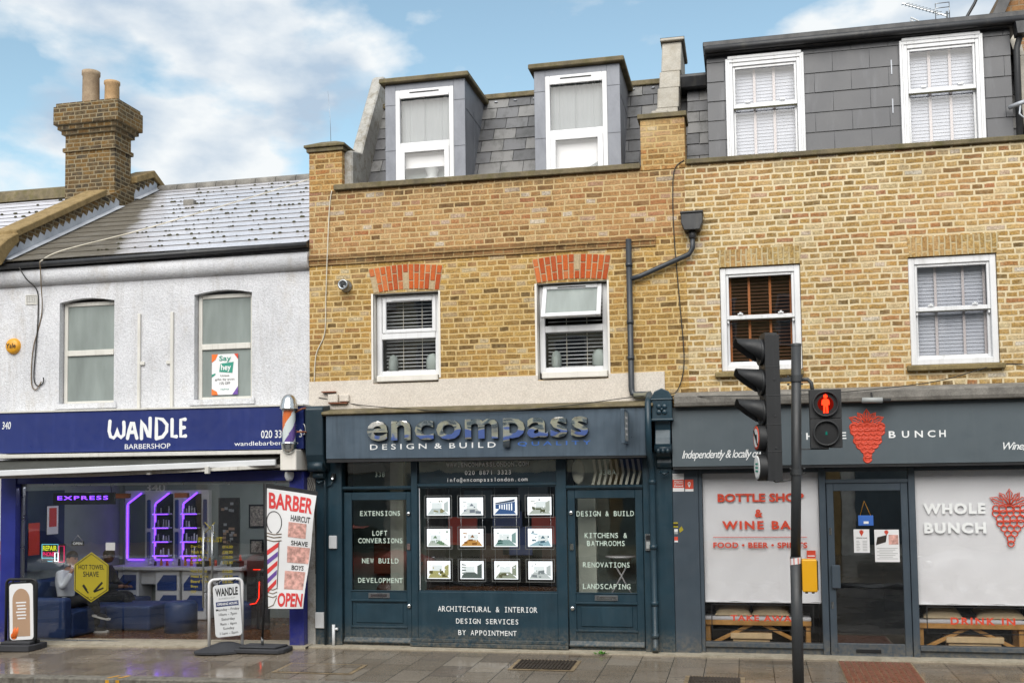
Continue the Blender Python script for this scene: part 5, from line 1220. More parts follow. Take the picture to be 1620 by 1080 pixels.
for i in range(12):
    r_, c_ = divmod(i, 4); x0 = colx[c_]; z0 = rowz[r_]; y = .06
    o = thing('picture_panel', 'backlit picture panel of a %s, %s from left in the %s row' % (SUBJ[i], cn[c_], rn[r_]), 'display panel', (x0+.16, y, z0), group='backlit picture panels in the display window')
    mb = MB(); frame_mb(mb, x0-.035, x0+.36, z0-.035, z0+.275, y+.006, y+.012, .005); mb.build('acrylic_edge', ['grey_label'], o)
    mb = MB(); mb.box(x0, x0+.33, y, y+.012, z0, z0+.245); mb.build('light_sheet', ['backlit_white'], o)
    # drawing of the room: back wall, floor, two blocks of furniture, window
    rr = random.Random(i*7+3); k = [.0]
    def pf(pts, m_, mm=None):
        k[0] += .0005; q = MB(); q.face([(x0+.012+p[0]*.306, y-.0006-k[0], z0+.012+p[1]*.221) for p in pts]); return q.build('printed_shape', [m_], o)
    vx, vz = rr.uniform(.35, .65), rr.uniform(.45, .6)
    pf([(0, 0), (1, 0), (vx+.25, vz-.15), (vx-.22, vz-.15)], 'backlit_a%d' % i)
    pf([(vx-.22, vz-.15), (vx+.25, vz-.15), (vx+.25, vz+.2), (vx-.22, vz+.2)], 'backlit_wall')
    if i == 2:
        pf([(.05, .62), (.92, .80), (.95, .93), (.05, .70)], 'backlit_b2'); pf([(.05, .35), (.95, .18), (.95, .78), (.05, .60)], 'backlit_a2')
        for j in range(6): pf([(.22+.11*j, .34-.02*j), (.27+.11*j, .33-.02*j), (.27+.11*j, .58+.02*j), (.22+.11*j, .57+.02*j)], 'backlit_white')
    elif i in (9,):
        for j in range(5): pf([(.04, .08+.18*j), (.24, .14+.16*j), (.22, .22+.15*j), (.04, .17+.18*j)], 'backlit_b9' if j % 2 else 'backlit_a9')
        pf([(.75, .2), (.96, .05), (.96, .9), (.75, .75)], 'backlit_a9')
    else:
        for j in range(3):
            a = rr.uniform(.05, .7); b_ = rr.uniform(.04, .3); w_ = rr.uniform(.1, .28); h_ = rr.uniform(.08, .22); s_ = rr.uniform(-.06, .06)
            pf([(a, b_), (a+w_, b_+s_), (a+w_, b_+h_+s_), (a, b_+h_)], 'backlit_b%d' % i)
        if rr.random() < .6: pf([(vx-.1, vz), (vx+.1, vz), (vx, vz+.18)], 'backlit_b%d' % i)
        else: pf([(.78, .25), (.97, .15), (.97, .85), (.78, .7)], 'backlit_a%d' % i)
        for j in range(9):
            a = rr.uniform(.03, .9); b_ = rr.uniform(.05, .85); w_ = rr.uniform(.02, .09); h_ = rr.uniform(.02, .10)
            pf([(a, b_), (min(a+w_, .99), b_+rr.uniform(-.02, .02)), (min(a+w_, .99), min(b_+h_, .98)), (a, min(b_+h_, .98))], rr.choice(('backlit_a%d' % i, 'backlit_b%d' % i, 'backlit_white', 'backlit_wall')))
        pf([(.1, .75), (vx-.25, vz+.22), (vx-.22, vz+.26), (.14, .82)], 'backlit_a%d' % i)
for c_, x0 in enumerate(colx):
    mb = MB()
    for xx in (x0+.01, x0+.315): mb.cyl((xx, .085, .78), (xx, .085, 2.18), .003, .003, 6)
    mb.build('hanging_wire', ['steel'], dw)

# encompass fascia sign
ES = thing('shop_sign', 'slate blue metal fascia sign with polished letters encompass', 'sign', (-3.46, -.35, 2.6))
mb = MB(); mb.prism([(-5.665, 2.60), (-1.25, 2.575), (-1.25, 3.205), (-5.665, 3.23)], 'y', -.35, -.06); mb.build('panel', ['sign_grey_blue'], ES, .004)
box('soffit', ES, 'black_plastic', -5.66, -1.255, -.34, -.05, 2.55, 2.598)
text('encompass', -5.04, -1.995, 2.715, 3.10, -.415, ['mirror_letter', 'black_vinyl'], ES, bold=.022, ext=.05, spacing=1.07)
text('D E S I G N  &  B U I L D', -5.02, -3.25, 2.685+.03, 2.79, -.351, 'white_vinyl', ES, bold=.008)
text('Q U A L I T Y', -2.95, -1.97, 2.70+.02, 2.785, -.351, 'blue_vinyl', ES, bold=.008)
o = thing('projecting_sign', 'small weathered blade sign projecting from the slate blue fascia', 'sign', (-1.50, -.36, 2.75))
MB().box(-1.525, -1.475, -.80, -.38, 2.72, 3.16).build('box', ['sign_grey_blue'], o, .006)
MB().box(-1.4745, -1.472, -.76, -.42, 2.76, 3.12).build('face', ['grey_label'], o)
text_b = MB()
for k in range(4): text_b.box(-1.4718, -1.4708, -.72+.03*(k % 2), -.50, 3.04-.07*k, 3.065-.07*k)
text_b.build('print_lines', ['white_paper'], o)
mb = MB(); mb.box(-1.515, -1.485, -.38, -.351, 2.80, 2.84); mb.box(-1.515, -1.485, -.38, -.351, 3.04, 3.08); mb.build('bracket', ['black_plastic'], o)
# carved consoles at both ends of the fascia
def console(xc, y0, label):
    m = MB()
    m.prism([(-.13, 3.02), (.13, 3.02), (.13, 3.33), (.09, 3.40), (0, 3.44), (-.09, 3.40), (-.13, 3.33)], 'y', -.36, -.05)
    m.v = [(p[0]+xc, p[1], p[2]) for p in m.v]
    m.prism([(-.05, 2.40), (-.10, 2.42), (-.14, 2.47), (-.13, 2.53), (-.22, 2.56), (-.30, 2.63), (-.33, 2.72), (-.31, 2.80), (-.27, 2.90), (-.29, 2.97), (-.34, 3.018), (-.05, 3.018)], 'x', xc-.10, xc+.10)
    m.box(xc-.145, xc+.145, -.375, -.05, 3.015, 3.045); m.box(xc-.145, xc+.145, -.375, -.05, 3.285, 3.305)
    c = m.build('console', ['teal'], MBD, .012, 2)
    m = MB()
    for k in range(4):
        a = R(45+90*k); m.ball((xc+.05*math.cos(a), -.365, 3.165+.05*math.sin(a)), (.035, .018, .035), 0, 10, 6)
    m.ball((xc, -.372, 3.165), .022, 0, 10, 6); m.build('rosette', ['teal'], c)
    m = MB()
    for k in (-.06, 0, .06): m.cyl((xc+k, -.30, 2.66), (xc+k, -.30, 2.60), .024, .03, 10)
    m.tube([(xc-.05, -.13, 2.36), (xc, -.16, 2.33), (xc+.05, -.13, 2.36)], .018, 8); m.cyl((xc-.11, -.26, 2.66), (xc+.11, -.26, 2.66), .06, .06, 16); m.build('scroll', ['teal_dark'], c)
    return c
console(-1.04, 0, '')
mb = MB(); mb.prism([(-.05, 2.42), (-.26, 2.52), (-.32, 2.66), (-.34, 3.30), (-.30, 3.34), (-.05, 3.36)], 'x', -5.985, -5.72); mb.build('boxed_console', ['teal_dark'], MBD, .012)
mb = MB(); mb.cyl((-5.96, -.24, 2.50), (-5.74, -.24, 2.50), .075, .075, 16); mb.cyl((-5.93, -.16, 2.38), (-5.77, -.16, 2.38), .05, .05, 14); mb.tube([(-5.90, -.12, 2.31), (-5.85, -.16, 2.27), (-5.80, -.12, 2.31)], .02, 8); mb.build('scroll', ['teal_dark'], MBD)
# downpipes either side of the shopfront
mb = MB(); mb.tube([(-1.215, -.13, 3.38), (-1.215, -.39, 3.25), (-1.215, -.39, 2.62), (-1.205, -.14, 2.48), (-1.205, -.10, 2.3), (-1.205, -.09, .10), (-1.205, -.14, .03)], .042, 12)
for z in (2.2, 1.35, .62, .2): mb.cyl((-1.205, -.095, z), (-1.205, -.095, z+.06), .052, .052, 12)
mb.build('drainpipe', ['teal'], MBD)
mb = MB(); mb.tube([(-5.80, -.10, 2.45), (-5.79, -.09, 2.2), (-5.79, -.08, .02)], .02, 8); mb.tube([(-5.79, -.09, 2.22), (-5.70, -.09, 2.24), (-5.66, -.09, 2.32)], .01, 6); mb.build('conduit', ['teal_dark'], MBD)
def fitting(name, label, cat, x0, x1, z0, z1, y0, y1, mat, group=None):
    o = thing(name, label, cat, ((x0+x1)/2, y1, z0), group=group); MB().box(x0, x1, y0, y1, z0, z1).build('case', [mat], o, .006); return o
o = fitting('intercom', 'white wall box beside the left teal door', 'intercom', -5.735, -5.62, 1.35, 1.53, -.095, -.06, 'white_plastic')
o = fitting('intercom', 'silver entry phone with buttons beside the right teal door', 'intercom', -1.345+.03, -1.235, 1.33, 1.55, -.085, -.05, 'steel')
box('keypad', o, 'black_plastic', -1.30, -1.25, -.088, -.0852, 1.47, 1.53); box('keypad', o, 'grey_label', -1.30, -1.25, -.088, -.0852, 1.36, 1.45)
fitting('meter_box', 'grey white meter box low on the teal pilaster', 'electric box', -5.955, -5.82, .24, .46, -.07, -.03, 'white_plastic')
o = thing('security_lamp', 'small black wall camera above the left teal door', 'camera', (-5.66, -.09, 2.3))
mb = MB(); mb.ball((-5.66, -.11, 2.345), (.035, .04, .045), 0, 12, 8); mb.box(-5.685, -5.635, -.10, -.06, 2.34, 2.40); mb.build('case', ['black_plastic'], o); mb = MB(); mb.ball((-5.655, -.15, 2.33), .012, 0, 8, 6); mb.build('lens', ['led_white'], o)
o = thing('waste_pipe', 'short white plastic pipe at the foot of the teal pilaster', 'pipe', (-5.66, -.10, .0))
mb = MB(); mb.cyl((-5.665, -.10, -.02), (-5.665, -.10, .30), .022, .022, 12); mb.cyl((-5.64, -.10, .24), (-5.60, -.10, .24), .018, .018, 10); mb.build('pipe', ['white_plastic'], o)
o = thing('weed', 'small green weed at the foot of the right teal door', 'plant', (-1.90, -.25, -.01))
mb = MB()
for k in range(26):
    a = random.uniform(0, 6.28); l_ = random.uniform(.03, .10); p = Vector((-1.90+random.uniform(-.06, .06), -.26+random.uniform(-.02, .02), .005)); q = p+Vector((math.cos(a)*l_, math.sin(a)*l_*.5, random.uniform(.01, .06))); s_ = Vector((-math.sin(a), math.cos(a), 0))*.012
    mb.face([p, (p+q)/2+s_, q, (p+q)/2-s_])
mb.build('leaves', ['weed_green'], o)

# ================================================================== RIGHT: brick building with wine shop
RB = thing('brick_building', 'pale yellow brick building with slate hung dormer and dark grey shopfront', 'building', (1.5, 0, 0))
XA, XB = -0.70, 6.5
o5 = (-.275, .755, 3.66, 5.035); o6 = (2.075, 3.125, 3.655, 5.035)
mb = MB(); wall(mb, XA, XB, 3.2, 6.44, 0.0, (o5, o6), .10)
for xx in (XA+.015, XB): mb.face([(xx, .02, 0), (xx, 8.4, 0), (xx, 8.4, 6.44), (xx, .02, 6.44)])
mb.face([(XA, 8.4, 0), (XB, 8.4, 0), (XB, 8.4, 8.3), (XA, 8.4, 8.3)]); mb.face([(XA, .1, 3.15), (XB, .1, 3.15), (XB, 8.4, 3.15), (XA, 8.4, 3.15)]); mb.face([(XA, 0, 6.44), (XB, 0, 6.44), (XB, .3, 6.44), (XA, .3, 6.44)])
mb.build('wall', ['brick_right'], RB)
mb = MB(); mb.prism([(-.67, 6.44), (6.5, 6.41), (6.5, 6.475), (-.67, 6.505)], 'y', -.05, .28); mb.build('coping', ['coping'], RB, .008)
for a, b, z0, z1 in ((-.30, .78, 5.037, 5.265), (2.07, 3.16, 5.037, 5.285)):
    mb = MB(); n = 16
    mb.prism([(a+.03, z0), (b-.03, z0), (b, z1), (a, z1)], 'y', -.007, .09); mb.build('brick_lintel', ['brick_soldier'], RB)
def sash_window(op, blindmat, tapemat, tapes):
    x0, x1, z0, z1 = op; y = .045; zm = (z0+z1)/2+.02
    w = MB(); frame_mb(w, x0+.005, x1-.005, z0+.005, z1-.01, y-.02, y+.12, .075, wb=.075, wt=.085)
    frame_mb(w, x0+.08, x1-.08, zm-.025, z1-.095, y+.0, y+.045, .035, wb=.055, wt=.035)
    frame_mb(w, x0+.08, x1-.08, z0+.08, zm+.025, y+.05, y+.095, .035, wb=.05, wt=.05)
    for xx in (x0+.081, x1-.116): w.prism([(xx, zm-.025), (xx+.035, zm-.025), (xx+.028, zm-.075), (xx+.007, zm-.075)], 'y', y+.002, y+.043)
    o = w.build('window', ['upvc'], RB, .006)
    m = MB()
    for f_ in (.25, .75): xx = x0+(x1-x0)*f_; m.box(xx-.035, xx+.035, y-.012, y, zm+.032, zm+.055); m.box(xx-.015, xx+.015, y-.02, y-.005, zm+.036, zm+.07)
    m.build('sash_catch', ['white_plastic'], o, .004)
    m = MB(); m.box(x0+.08, x1-.08, y-.006, y-.0, zm-.032, zm-.0255); m.build('draught_seal', ['moss'], o)
    sheet('pane', o, 'pane', x0+.115, x1-.115, zm+.03, z1-.13, y+.02); sheet('pane', o, 'pane', x0+.115, x1-.115, z0+.13, zm-.025, y+.07)
    slats('venetian_blind', o, blindmat, x0+.10, x1-.10, z0+.10, z1-.10, y+.15, .046, .052, 30 if blindmat == 'blind_dark' else 79, tapes, tapemat, .032)
    m = MB(); m.box(x0-.3, x1+.3, y+.9, y+.93, z0-.4, z1+.3); m.build('room_back', ['room_brown' if blindmat == 'blind_dark' else 'room_pale'], o)
    return o
w5 = sash_window(o5, 'blind_dark', 'blind_tape', (-.145, .10, .37, .635))
w6 = sash_window(o6, 'blind_white', 'blind_tape_white', (2.42, 2.75, 3.0))
for a, b in ((-.36, .76), (2.02, 3.17)):
    mb = MB(); mb.prism([(-.075, 3.58), (-.075, 3.645), (.03, 3.662), (.03, 3.58)], 'x', a, b); mb.build('sill', ['sill_stone'], RB, .01)
# dormer: slate hung front with two sash windows
dx0, dx1, dy = -.385, 3.46, .30
mb = MB(); wall(mb, dx0+.004, dx1-.004, 6.3, 8.02, dy+.02, ((-.125, .88, 6.45, 7.9), (2.11, 3.11, 6.45, 7.92)), .05)
mb.face([(dx0, dy+.02, 6.3), (dx0, dy+.02, 8.05), (dx0, 3, 8.05), (dx0, 3, 6.3)]); mb.face([(dx1, dy+.02, 6.3), (dx1, 3, 6.3), (dx1, 3, 8.05), (dx1, dy+.02, 8.05)])
dm = mb.build('dormer', ['slate_new'], RB)
t = NT('slate_hung'); v = t.coords(); n = t.noise(v, 2.5, 6, .6); f_ = t.noise(v, 45, 4)
c = t.ramp(n, [(.3, '#414246'), (.7, '#505155')]); c = t.mix(t.math('MULTIPLY', t.ramp(t.noise(t.coords((5, 5, .8)), 1.4, 7, .65), [(.55, 0.0), (.75, 1.0)]), .35), c, '#75777d')
t.set(color=c, rough=t.ramp(n, [(.3, .34), (.7, .5)]), spec=.5); t.bump(f_, .12, .004)
mb = MB(); rows = 7; rh = .268; sw = .47; wins = ((-.13, .885), (2.105, 3.115))
for i in range(rows):
    za = 6.30+i*rh; zb = za+rh; off = (i % 2)*sw/2; xs_ = []
    x = dx0-off
    while x < dx1:
        a, b = max(x, dx0)+.003, min(x+sw, dx1)-.003; x += sw
        segs = [(a, b)]
        for wa, wb in wins: segs = [q for (p, r_) in segs for q in ((p, min(r_, wa)), (max(p, wb), r_)) if q[1]-q[0] > .02]
        for p, r_ in segs:
            j = random.uniform(-.002, .002)
            mb.raw([(p, dy+.002+j, za+.004), (r_, dy+.002+j, za+.004), (r_, dy+.014, zb), (p, dy+.014, zb), (p, dy+.018, za+.004), (r_, dy+.018, za+.004)], [(0, 1, 2, 3), (4, 5, 1, 0), (0, 3, 4), (1, 5, 2)])
mb.build('slates', ['slate_hung'], dm)
mb = MB()
for z in (7.18, 7.7): mb.box(1.995, 2.01, dy-.001, dy+.001, z-.17, z+.02)
mb.build('slate_clip', ['flashing'], dm)
mb = MB(); mb.box(dx0-.04, dx1+.16, dy-.14, 3.0, 8.085, 8.155); mb.box(dx0-.03, dx1+.10, dy-.10, dy+.03, 7.985, 8.083); mb.tube([(dx0-.02, dy-.13, 8.05), (dx1+.14, dy-.13, 8.045)], .05, 10); mb.build('roof_slab', ['gutter_black'], dm, .01)
def dormer_sash(x0, x1, zb, zt, parent):
    y = dy-.05; zm = 7.265
    w = MB(); frame_mb(w, x0, x1, zb, zt, y, y+.10, .095, wb=.05, wt=.115); frame_mb(w, x0+.03, x1-.03, zb+.0, zt-.04, y-.015, y, .025, wb=.02, wt=.025)
    w.box(x0+.03, x1-.03, y+.0105-.02, y+.03-.02, zt-.015, zt+.03)
    frame_mb(w, x0+.097, x1-.097, zm-.03, zt-.117, y+.02, y+.06, .03, wb=.06, wt=.035); frame_mb(w, x0+.097, x1-.097, zb+.052, zm+.02, y+.062, y+.098, .03, wb=.04, wt=.05)
    o = w.build('sash_window', ['upvc'], parent, .006)
    m = MB()
    for f_ in (.28, .72): xx = x0+(x1-x0)*f_; m.box(xx-.035, xx+.035, y+.0, y+.02, zm+.032, zm+.058)
    m.build('sash_catch', ['white_plastic'], parent, .004)
    m = MB(); m.box(x0+.097, x1-.097, y+.012, y+.02, zm-.05, zm-.031); m.build('draught_seal', ['moss'], parent)
    sheet('pane', parent, 'pane_up', x0+.127, x1-.127, zm+.03, zt-.15, y+.04); sheet('pane', parent, 'pane_up', x0+.127, x1-.127, zb+.09, zm-.03, y+.08)
    wd = x1-x0
    slats('venetian_blind', parent, 'blind_white', x0+.10, x1-.10, zb, zt-.1, y+.16, .045, .052, 80, (x0+wd*.37, x0+wd*.62), 'blind_tape_white', .035)
    box('room_back', parent, 'room_pale', x0-.05, x1+.05, y+.5, y+.53, zb-.1, zt+.05)
dormer_sash(-.135, .89, 6.42, 7.925, dm); dormer_sash(2.10, 3.12, 6.42, 7.945, dm)
# slate strips of mansard either side, fascia and pipes
mansard('mansard_strip', RB, -.69, dx0-.01, .52, 6.40, 1.16, 7.86, 8, ST, .34)
mb = MB(); mb.prism([(1.0, 7.86), (.95, 8.0), (.95, 8.04), (2.5, 8.04), (2.5, 7.86)], 'x', -.80, dx0-.02); mb.build('roof_edge', ['gutter_black'], RB, .01)
mansard('mansard_strip', RB, dx1+.02, 4.0, .40, 6.40, 1.0, 7.8, 8, ST, .34)
mb = MB(); mb.face([(-.69, .53, 6.3), (dx0, .53, 6.3), (dx0, 1.2, 7.9), (-.69, 1.2, 7.9)]); mb.face([(dx1, .43, 6.3), (6.5, .43, 6.3), (6.5, 1.05, 7.9), (dx1, 1.05, 7.9)]); mb.face([(-.69, 1.2, 7.9), (6.5, 1.2, 7.9), (6.5, 8.4, 7.9), (-.69, 8.4, 7.9)]); mb.build('roof', ['wall_dark'], RB)
mb = MB(); mb.tube([(3.58, .20, 8.0), (3.56, .24, 7.85), (3.52, .26, 7.7), (3.515, .26, 6.5)], .04, 10); mb.prism([(3.50, 7.84), (3.70, 7.84), (3.74, 8.0), (3.48, 8.0)], 'y', .10, .28); mb.build('drainpipe', ['gutter_black'], RB, .004)
mb = MB(); mb.tube([(3.40, .22, 6.93), (3.48, .10, 6.93), (3.56, .08, 6.95)], .03, 8); mb.tube([(3.50, .10, 6.92), (3.48, .09, 6.80), (3.53, .09, 6.74), (3.57, .09, 6.80)], .012, 6); mb.build('hook_bracket', ['flashing'], RB)
GB = thing('brick_gable', 'tall brown brick gable end rising beyond the slate hung dormer', 'building', (4.6, 1.5, 6.4))
mb = MB(); mb.prism([(.38, 6.42), (.75, 7.75), (1.07, 8.15), (1.5, 8.5), (1.5, 6.42)], 'x', 3.66, 6.5); mb.prism([(3.60, 6.42), (6.5, 6.42), (6.5, 10.4), (4.42, 10.4), (3.60, 8.68)], 'y', 1.5, 7); mb.build('wall', ['brick_brown'], GB)
mb = MB(); mb.bar((3.52, 1.46, 8.50), (4.42, 1.46, 10.42), .14, .07, up=(0, 1, 0)); mb.build('verge', ['gutter_black'], GB)
mb = MB(); mb.bar((3.665, .34, 6.5), (3.665, .70, 7.75), .12, .05); mb.bar((3.665, .70, 7.75), (3.665, 1.05, 8.18), .12, .05); mb.build('flashing', ['cream_stone'], GB)
o = thing('tv_aerial', 'yagi television aerial on the dormer roof', 'aerial', (3.0, 2.0, 8.15))
mb = MB(); mb.cyl((3.03, 2, 8.12), (3.03, 2, 9.0), .016, .016, 8); mb.build('mast', ['steel'], o)
mb = MB(); mb.bar((2.42, 1.98, 9.18), (3.04, 2, 8.93), .018, .018)
for k in range(10):
    p = Vector((2.46+.048*k, 1.98, 9.165-.0195*k)); mb.cyl(p+Vector((-.03, .16, .06)), p+Vector((.03, -.16, -.06)), .006, .006, 6)
mb.build('boom', ['steel'], o)
mb = MB()
for z in (-.12, -.05, .05, .12): mb.cyl((2.86, 1.92, 8.98+z), (3.08, 2.08, 9.05+z), .006, .006, 6)
for z in (0, 1): mb.cyl((2.86+.22*z, 1.92+.16*z, 8.86+.07*z), (2.86+.22*z, 1.92+.16*z, 9.10+.07*z), .006, .006, 6)
mb.build('reflector', ['steel'], o)
o = thing('tv_aerial', 'lower ladder shaped aerial arm beside the dormer roof edge', 'aerial', (2.8, 2.2, 8.15))
mb = MB(); mb.bar((2.56, 2.2, 9.05), (2.95, 2.2, 8.82), .014, .014); mb.bar((2.55, 2.2, 9.01), (2.93, 2.2, 8.78), .014, .014); mb.cyl((2.95, 2.2, 8.1), (2.95, 2.2, 8.84), .014, .014, 8)
for k in range(12): mb.cyl((2.57+.033*k, 2.2, 9.045-.0195*k), (2.56+.033*k, 2.2, 9.0-.0195*k), .005, .005, 5)
mb.build('arm', ['steel'], o)
o = thing('vent_pipe', 'bent black vent pipe standing on the dormer roof', 'pipe', (3.25, 2, 8.15))
mb = MB(); mb.tube([(3.24, 2, 8.1), (3.24, 2, 8.74), (3.28, 2, 8.86), (3.40, 2, 9.06), (3.43, 2, 9.12), (3.45, 2, 9.30)], .022, 8); mb.build('pipe', ['gutter_black'], o)
# stone cornice over the shop
mb = MB(); mb.prism([(-.36, 3.19), (-.38, 3.24), (-.38, 3.33), (-.30, 3.36), (-.02, 3.40), (-.02, 3.19)], 'x', -.88, 6.5); mb.build('cornice', ['stone_grey'], RB, .01)
# ---- fascia
o = thing('shop_sign', 'dark grey fascia sign lettered WHOLE BUNCH with a red grape emblem', 'sign', (1.4, -.25, 2.42))
mb = MB(); mb.box(-.925, 6.5, -.25, -.02, 2.42, 3.188); mb.build('panel', ['fascia_grey'], o, .004)
box('soffit', o, 'black_plastic', -.92, 6.4, -.24, -.02, 2.385, 2.418)
Y = -.25
for ch, xa, xb in (('W', .58, .70), ('H', .755, .845), ('O', .89, .99), ('L', 1.03, 1.10), ('E', 1.165, 1.24), ('B', 1.745, 1.825), ('U', 1.90, 1.985), ('N', 2.05, 2.145), ('C', 2.20, 2.29), ('H', 2.335, 2.41)): text(ch, xa, xb, 2.74, 2.825, Y, 'white_vinyl', o, bold=.02)
text('Independently & locally owned', -.80, .37, 2.495, 2.63, Y, 'white_vinyl', o, bold=.004, shear=.35, spacing=.86)
text('Wine,', 3.06, 3.30, 2.555, 2.66, Y, 'white_vinyl', o, bold=.004, shear=.35, spacing=.86)
def grapes(parent, cx, zt, w, h, y, mat, seed, solid=True):
    rr = random.Random(seed); mb = MB(); r0 = w*.105
    nrows = 8
    for i in range(nrows):
        z = zt-h*.34-(h*.62)*i/(nrows-1); hw = w*.46*(1-(i/(nrows-1))**1.4)+.001; n = max(1, int(round(2*hw/(r0*1.75))))
        for k in range(n):
            x = cx+(k-(n-1)/2)*r0*1.8+rr.uniform(-.12, .12)*r0; rr_ = r0*rr.uniform(.8, 1.05)
            pts = [(x+rr_*math.cos(R(a)), y, z+rr_*math.sin(R(a))) for a in range(0, 361, 30)]
            mb.tube(pts, r0*(.34 if solid else .2), 5)
            if solid: mb.ball((x, y, z), (rr_*.72, .002, rr_*.72), 0, 8, 4)
    for a, l_ in ((90, .36), (55, .34), (125, .34), (25, .40), (155, .42)):
        b = Vector((cx, zt-h*.30)); d = Vector((math.cos(R(a)), math.sin(R(a)))); n = Vector((-d.y, d.x)); L_ = h*l_*.85
        out = [b, b+d*L_*.35+n*L_*.20, b+d*L_*.55+n*L_*.10, b+d*L_*.72+n*L_*.16, b+d*L_, b+d*L_*.72-n*L_*.16, b+d*L_*.55-n*L_*.10, b+d*L_*.35-n*L_*.20, b]
        mb.tube([(p.x, y, p.y) for p in out], r0*(.28 if solid else .16), 5); mb.tube([(b.x, y, b.y), ((b+d*L_*.9).x, y, (b+d*L_*.9).y)], r0*.18, 5)
    mb.v = [(p[0], y+(p[1]-y)*.2-.001, p[2]) for p in mb.v]
    return mb.build('grape_emblem', [mat], parent)
grapes(o, 1.49, 3.10, .42, .64, Y, 'red_vinyl', 5)
o = thing('wall_light', 'white cylindrical lamp fixed above the grape emblem', 'lamp', (1.55, -.4, 3.2))
mb = MB(); mb.cyl((1.42, -.45, 3.205), (1.66, -.45, 3.20), .035, .035, 14); mb.build('tube', ['grey_label'], o); mb = MB(); mb.box(1.66, 1.76, -.46, -.36, 3.19, 3.215); mb.bar((1.54, -.45, 3.22), (1.54, -.37, 3.30), .02, .02); mb.build('arm', ['black_plastic'], o)
# ---- shopfront
SP = MB()
SP.box(-.948, -.615, -.035, .10, -.03, 2.385)                       # pilaster
for x0, x1 in ((-.613, -.565), (.905, .985), (1.985, 2.065), (3.62, 6.5)): SP.box(x0, x1, -.02, .10, -.03, 2.385)
SP.box(-.565, .905, -.015, .10, 2.33, 2.385); SP.box(.985, 1.985, -.015, .10, 2.33, 2.385); SP.box(2.065, 3.62, -.015, .10, 2.33, 2.385)
SP.box(.985, 1.985, -.015, .10, 2.185, 2.235)
for x0, x1 in ((-.565, .905), (2.065, 3.62)): SP.box(x0, x1, -.03, .10, .095, .155); SP.box(x0, x1, .01, .10, -.03, .095)
SP.box(.985, 1.985, -.01, .10, -.03, .012)
spf = SP.build('shopfront', ['frame_grey'], RB, .005)
def shopw(x0, x1): return sheet('pane', spf, 'pane_shop', x0, x1, .155, 2.33, .03)
shopw(-.565, .905); shopw(2.065, 3.62); sheet('transom_pane', spf, 'pane_door', .985, 1.985, 2.235, 2.33, .03)
D = MB(); frame_mb(D, .995, 1.978, .014, 2.18, -.005, .05, .085, wb=.155, wt=.095); D.box(1.0, 1.973, -.02, -.005, .012, .03)
dr = D.build('door', ['frame_grey'], RB, .006)
sheet('pane', dr, 'pane_door', 1.08, 1.893, .169, 2.085, .02)
box('handle', dr, 'frame_grey', 1.03, 1.135, -.055, -.006, .86, 1.15, .008)
mb = MB(); mb.box(1.30, 1.60, -.015, -.006, .055, .10); mb.build('letterbox', ['black_plastic'], dr, .004)
for z in (1.53, .60): box('lock', dr, 'chrome', 1.015, 1.045, -.012, -.006, z, z+.09, .004)
box('threshold', dr, 'chrome', 1.0, 1.975, -.03, -.0205, -.0, .012)
text('BOTTLE SHOP', -.37, .72, 1.955, 2.065, .028, 'red_vinyl', spf, bold=.035); text('&', .10, .20, 1.755, 1.86, .028, 'red_vinyl', spf, bold=.035)
text('WINE BAR', -.32, .68, 1.60, 1.71, .028, 'red_vinyl', spf, bold=.035, spacing=1.25); text('FOOD • BEER • SPIRITS', -.44, .745, 1.36, 1.435, .028, 'red_vinyl', spf, bold=.035, spacing=1.1)
box('lettering', spf, 'red_vinyl', -.44, .745, .0275, .029, 1.497, 1.505)
text('TAKE AWAY', -.24, .62, .425, .50, .028, 'red_vinyl', spf, bold=.035, spacing=1.2)
text('DRINK IN', 2.435, 3.18, .42, .51, .028, 'red_vinyl', spf, bold=.035, spacing=1.3)
text('WHOLE', 2.16, 2.89, 1.785, 1.92, .028, 'white_vinyl', spf, bold=.05, spacing=1.2); text('BUNCH', 2.165, 2.89, 1.545, 1.68, .028, 'white_vinyl', spf, bold=.05, spacing=1.2)
grapes(spf, 3.17, 2.09, .42, .70, .027, 'red_vinyl', 9, False)
for a, b in ((-.485, .80), (2.155, 3.55)):
    mb = MB(); frame_mb(mb, a, b, .305, .64, .0265, .029, .012); mb.build('border_line', ['black_vinyl'], spf)
def blind(x0, x1, label, loc):
    o = thing('roller_blind', label, 'blind', loc); mb = MB(); n = 36; mm = 30
    P = lambda i, j: (x0+(x1-x0)*i/n, .056+.003*math.sin(i*.55+2.0*math.sin(j*.35))+.006*math.sin(j*.22)+.008*math.sin(i*.9)*(j < 4), .665-.004*math.sin(i*.5)*2+(2.37-.665)*j/mm)
    V = [P(i, j) for j in range(mm+1) for i in range(n+1)]; F = [(j*(n+1)+i, j*(n+1)+i+1, (j+1)*(n+1)+i+1, (j+1)*(n+1)+i) for j in range(mm) for i in range(n)]
    mb.raw(V, F, 0, True); mb.build('fabric', ['roller_white'], o); mb = MB(); mb.box(x0, x1, .045, .075, .655, .668); mb.build('bottom_rail', ['white_plastic'], o, .004)
blind(-.56, .90, 'white roller blind behind the BOTTLE SHOP lettering', (.2, .12, .65)); blind(2.07, 3.62, 'white roller blind behind the WHOLE BUNCH window lettering', (2.8, .12, .65))
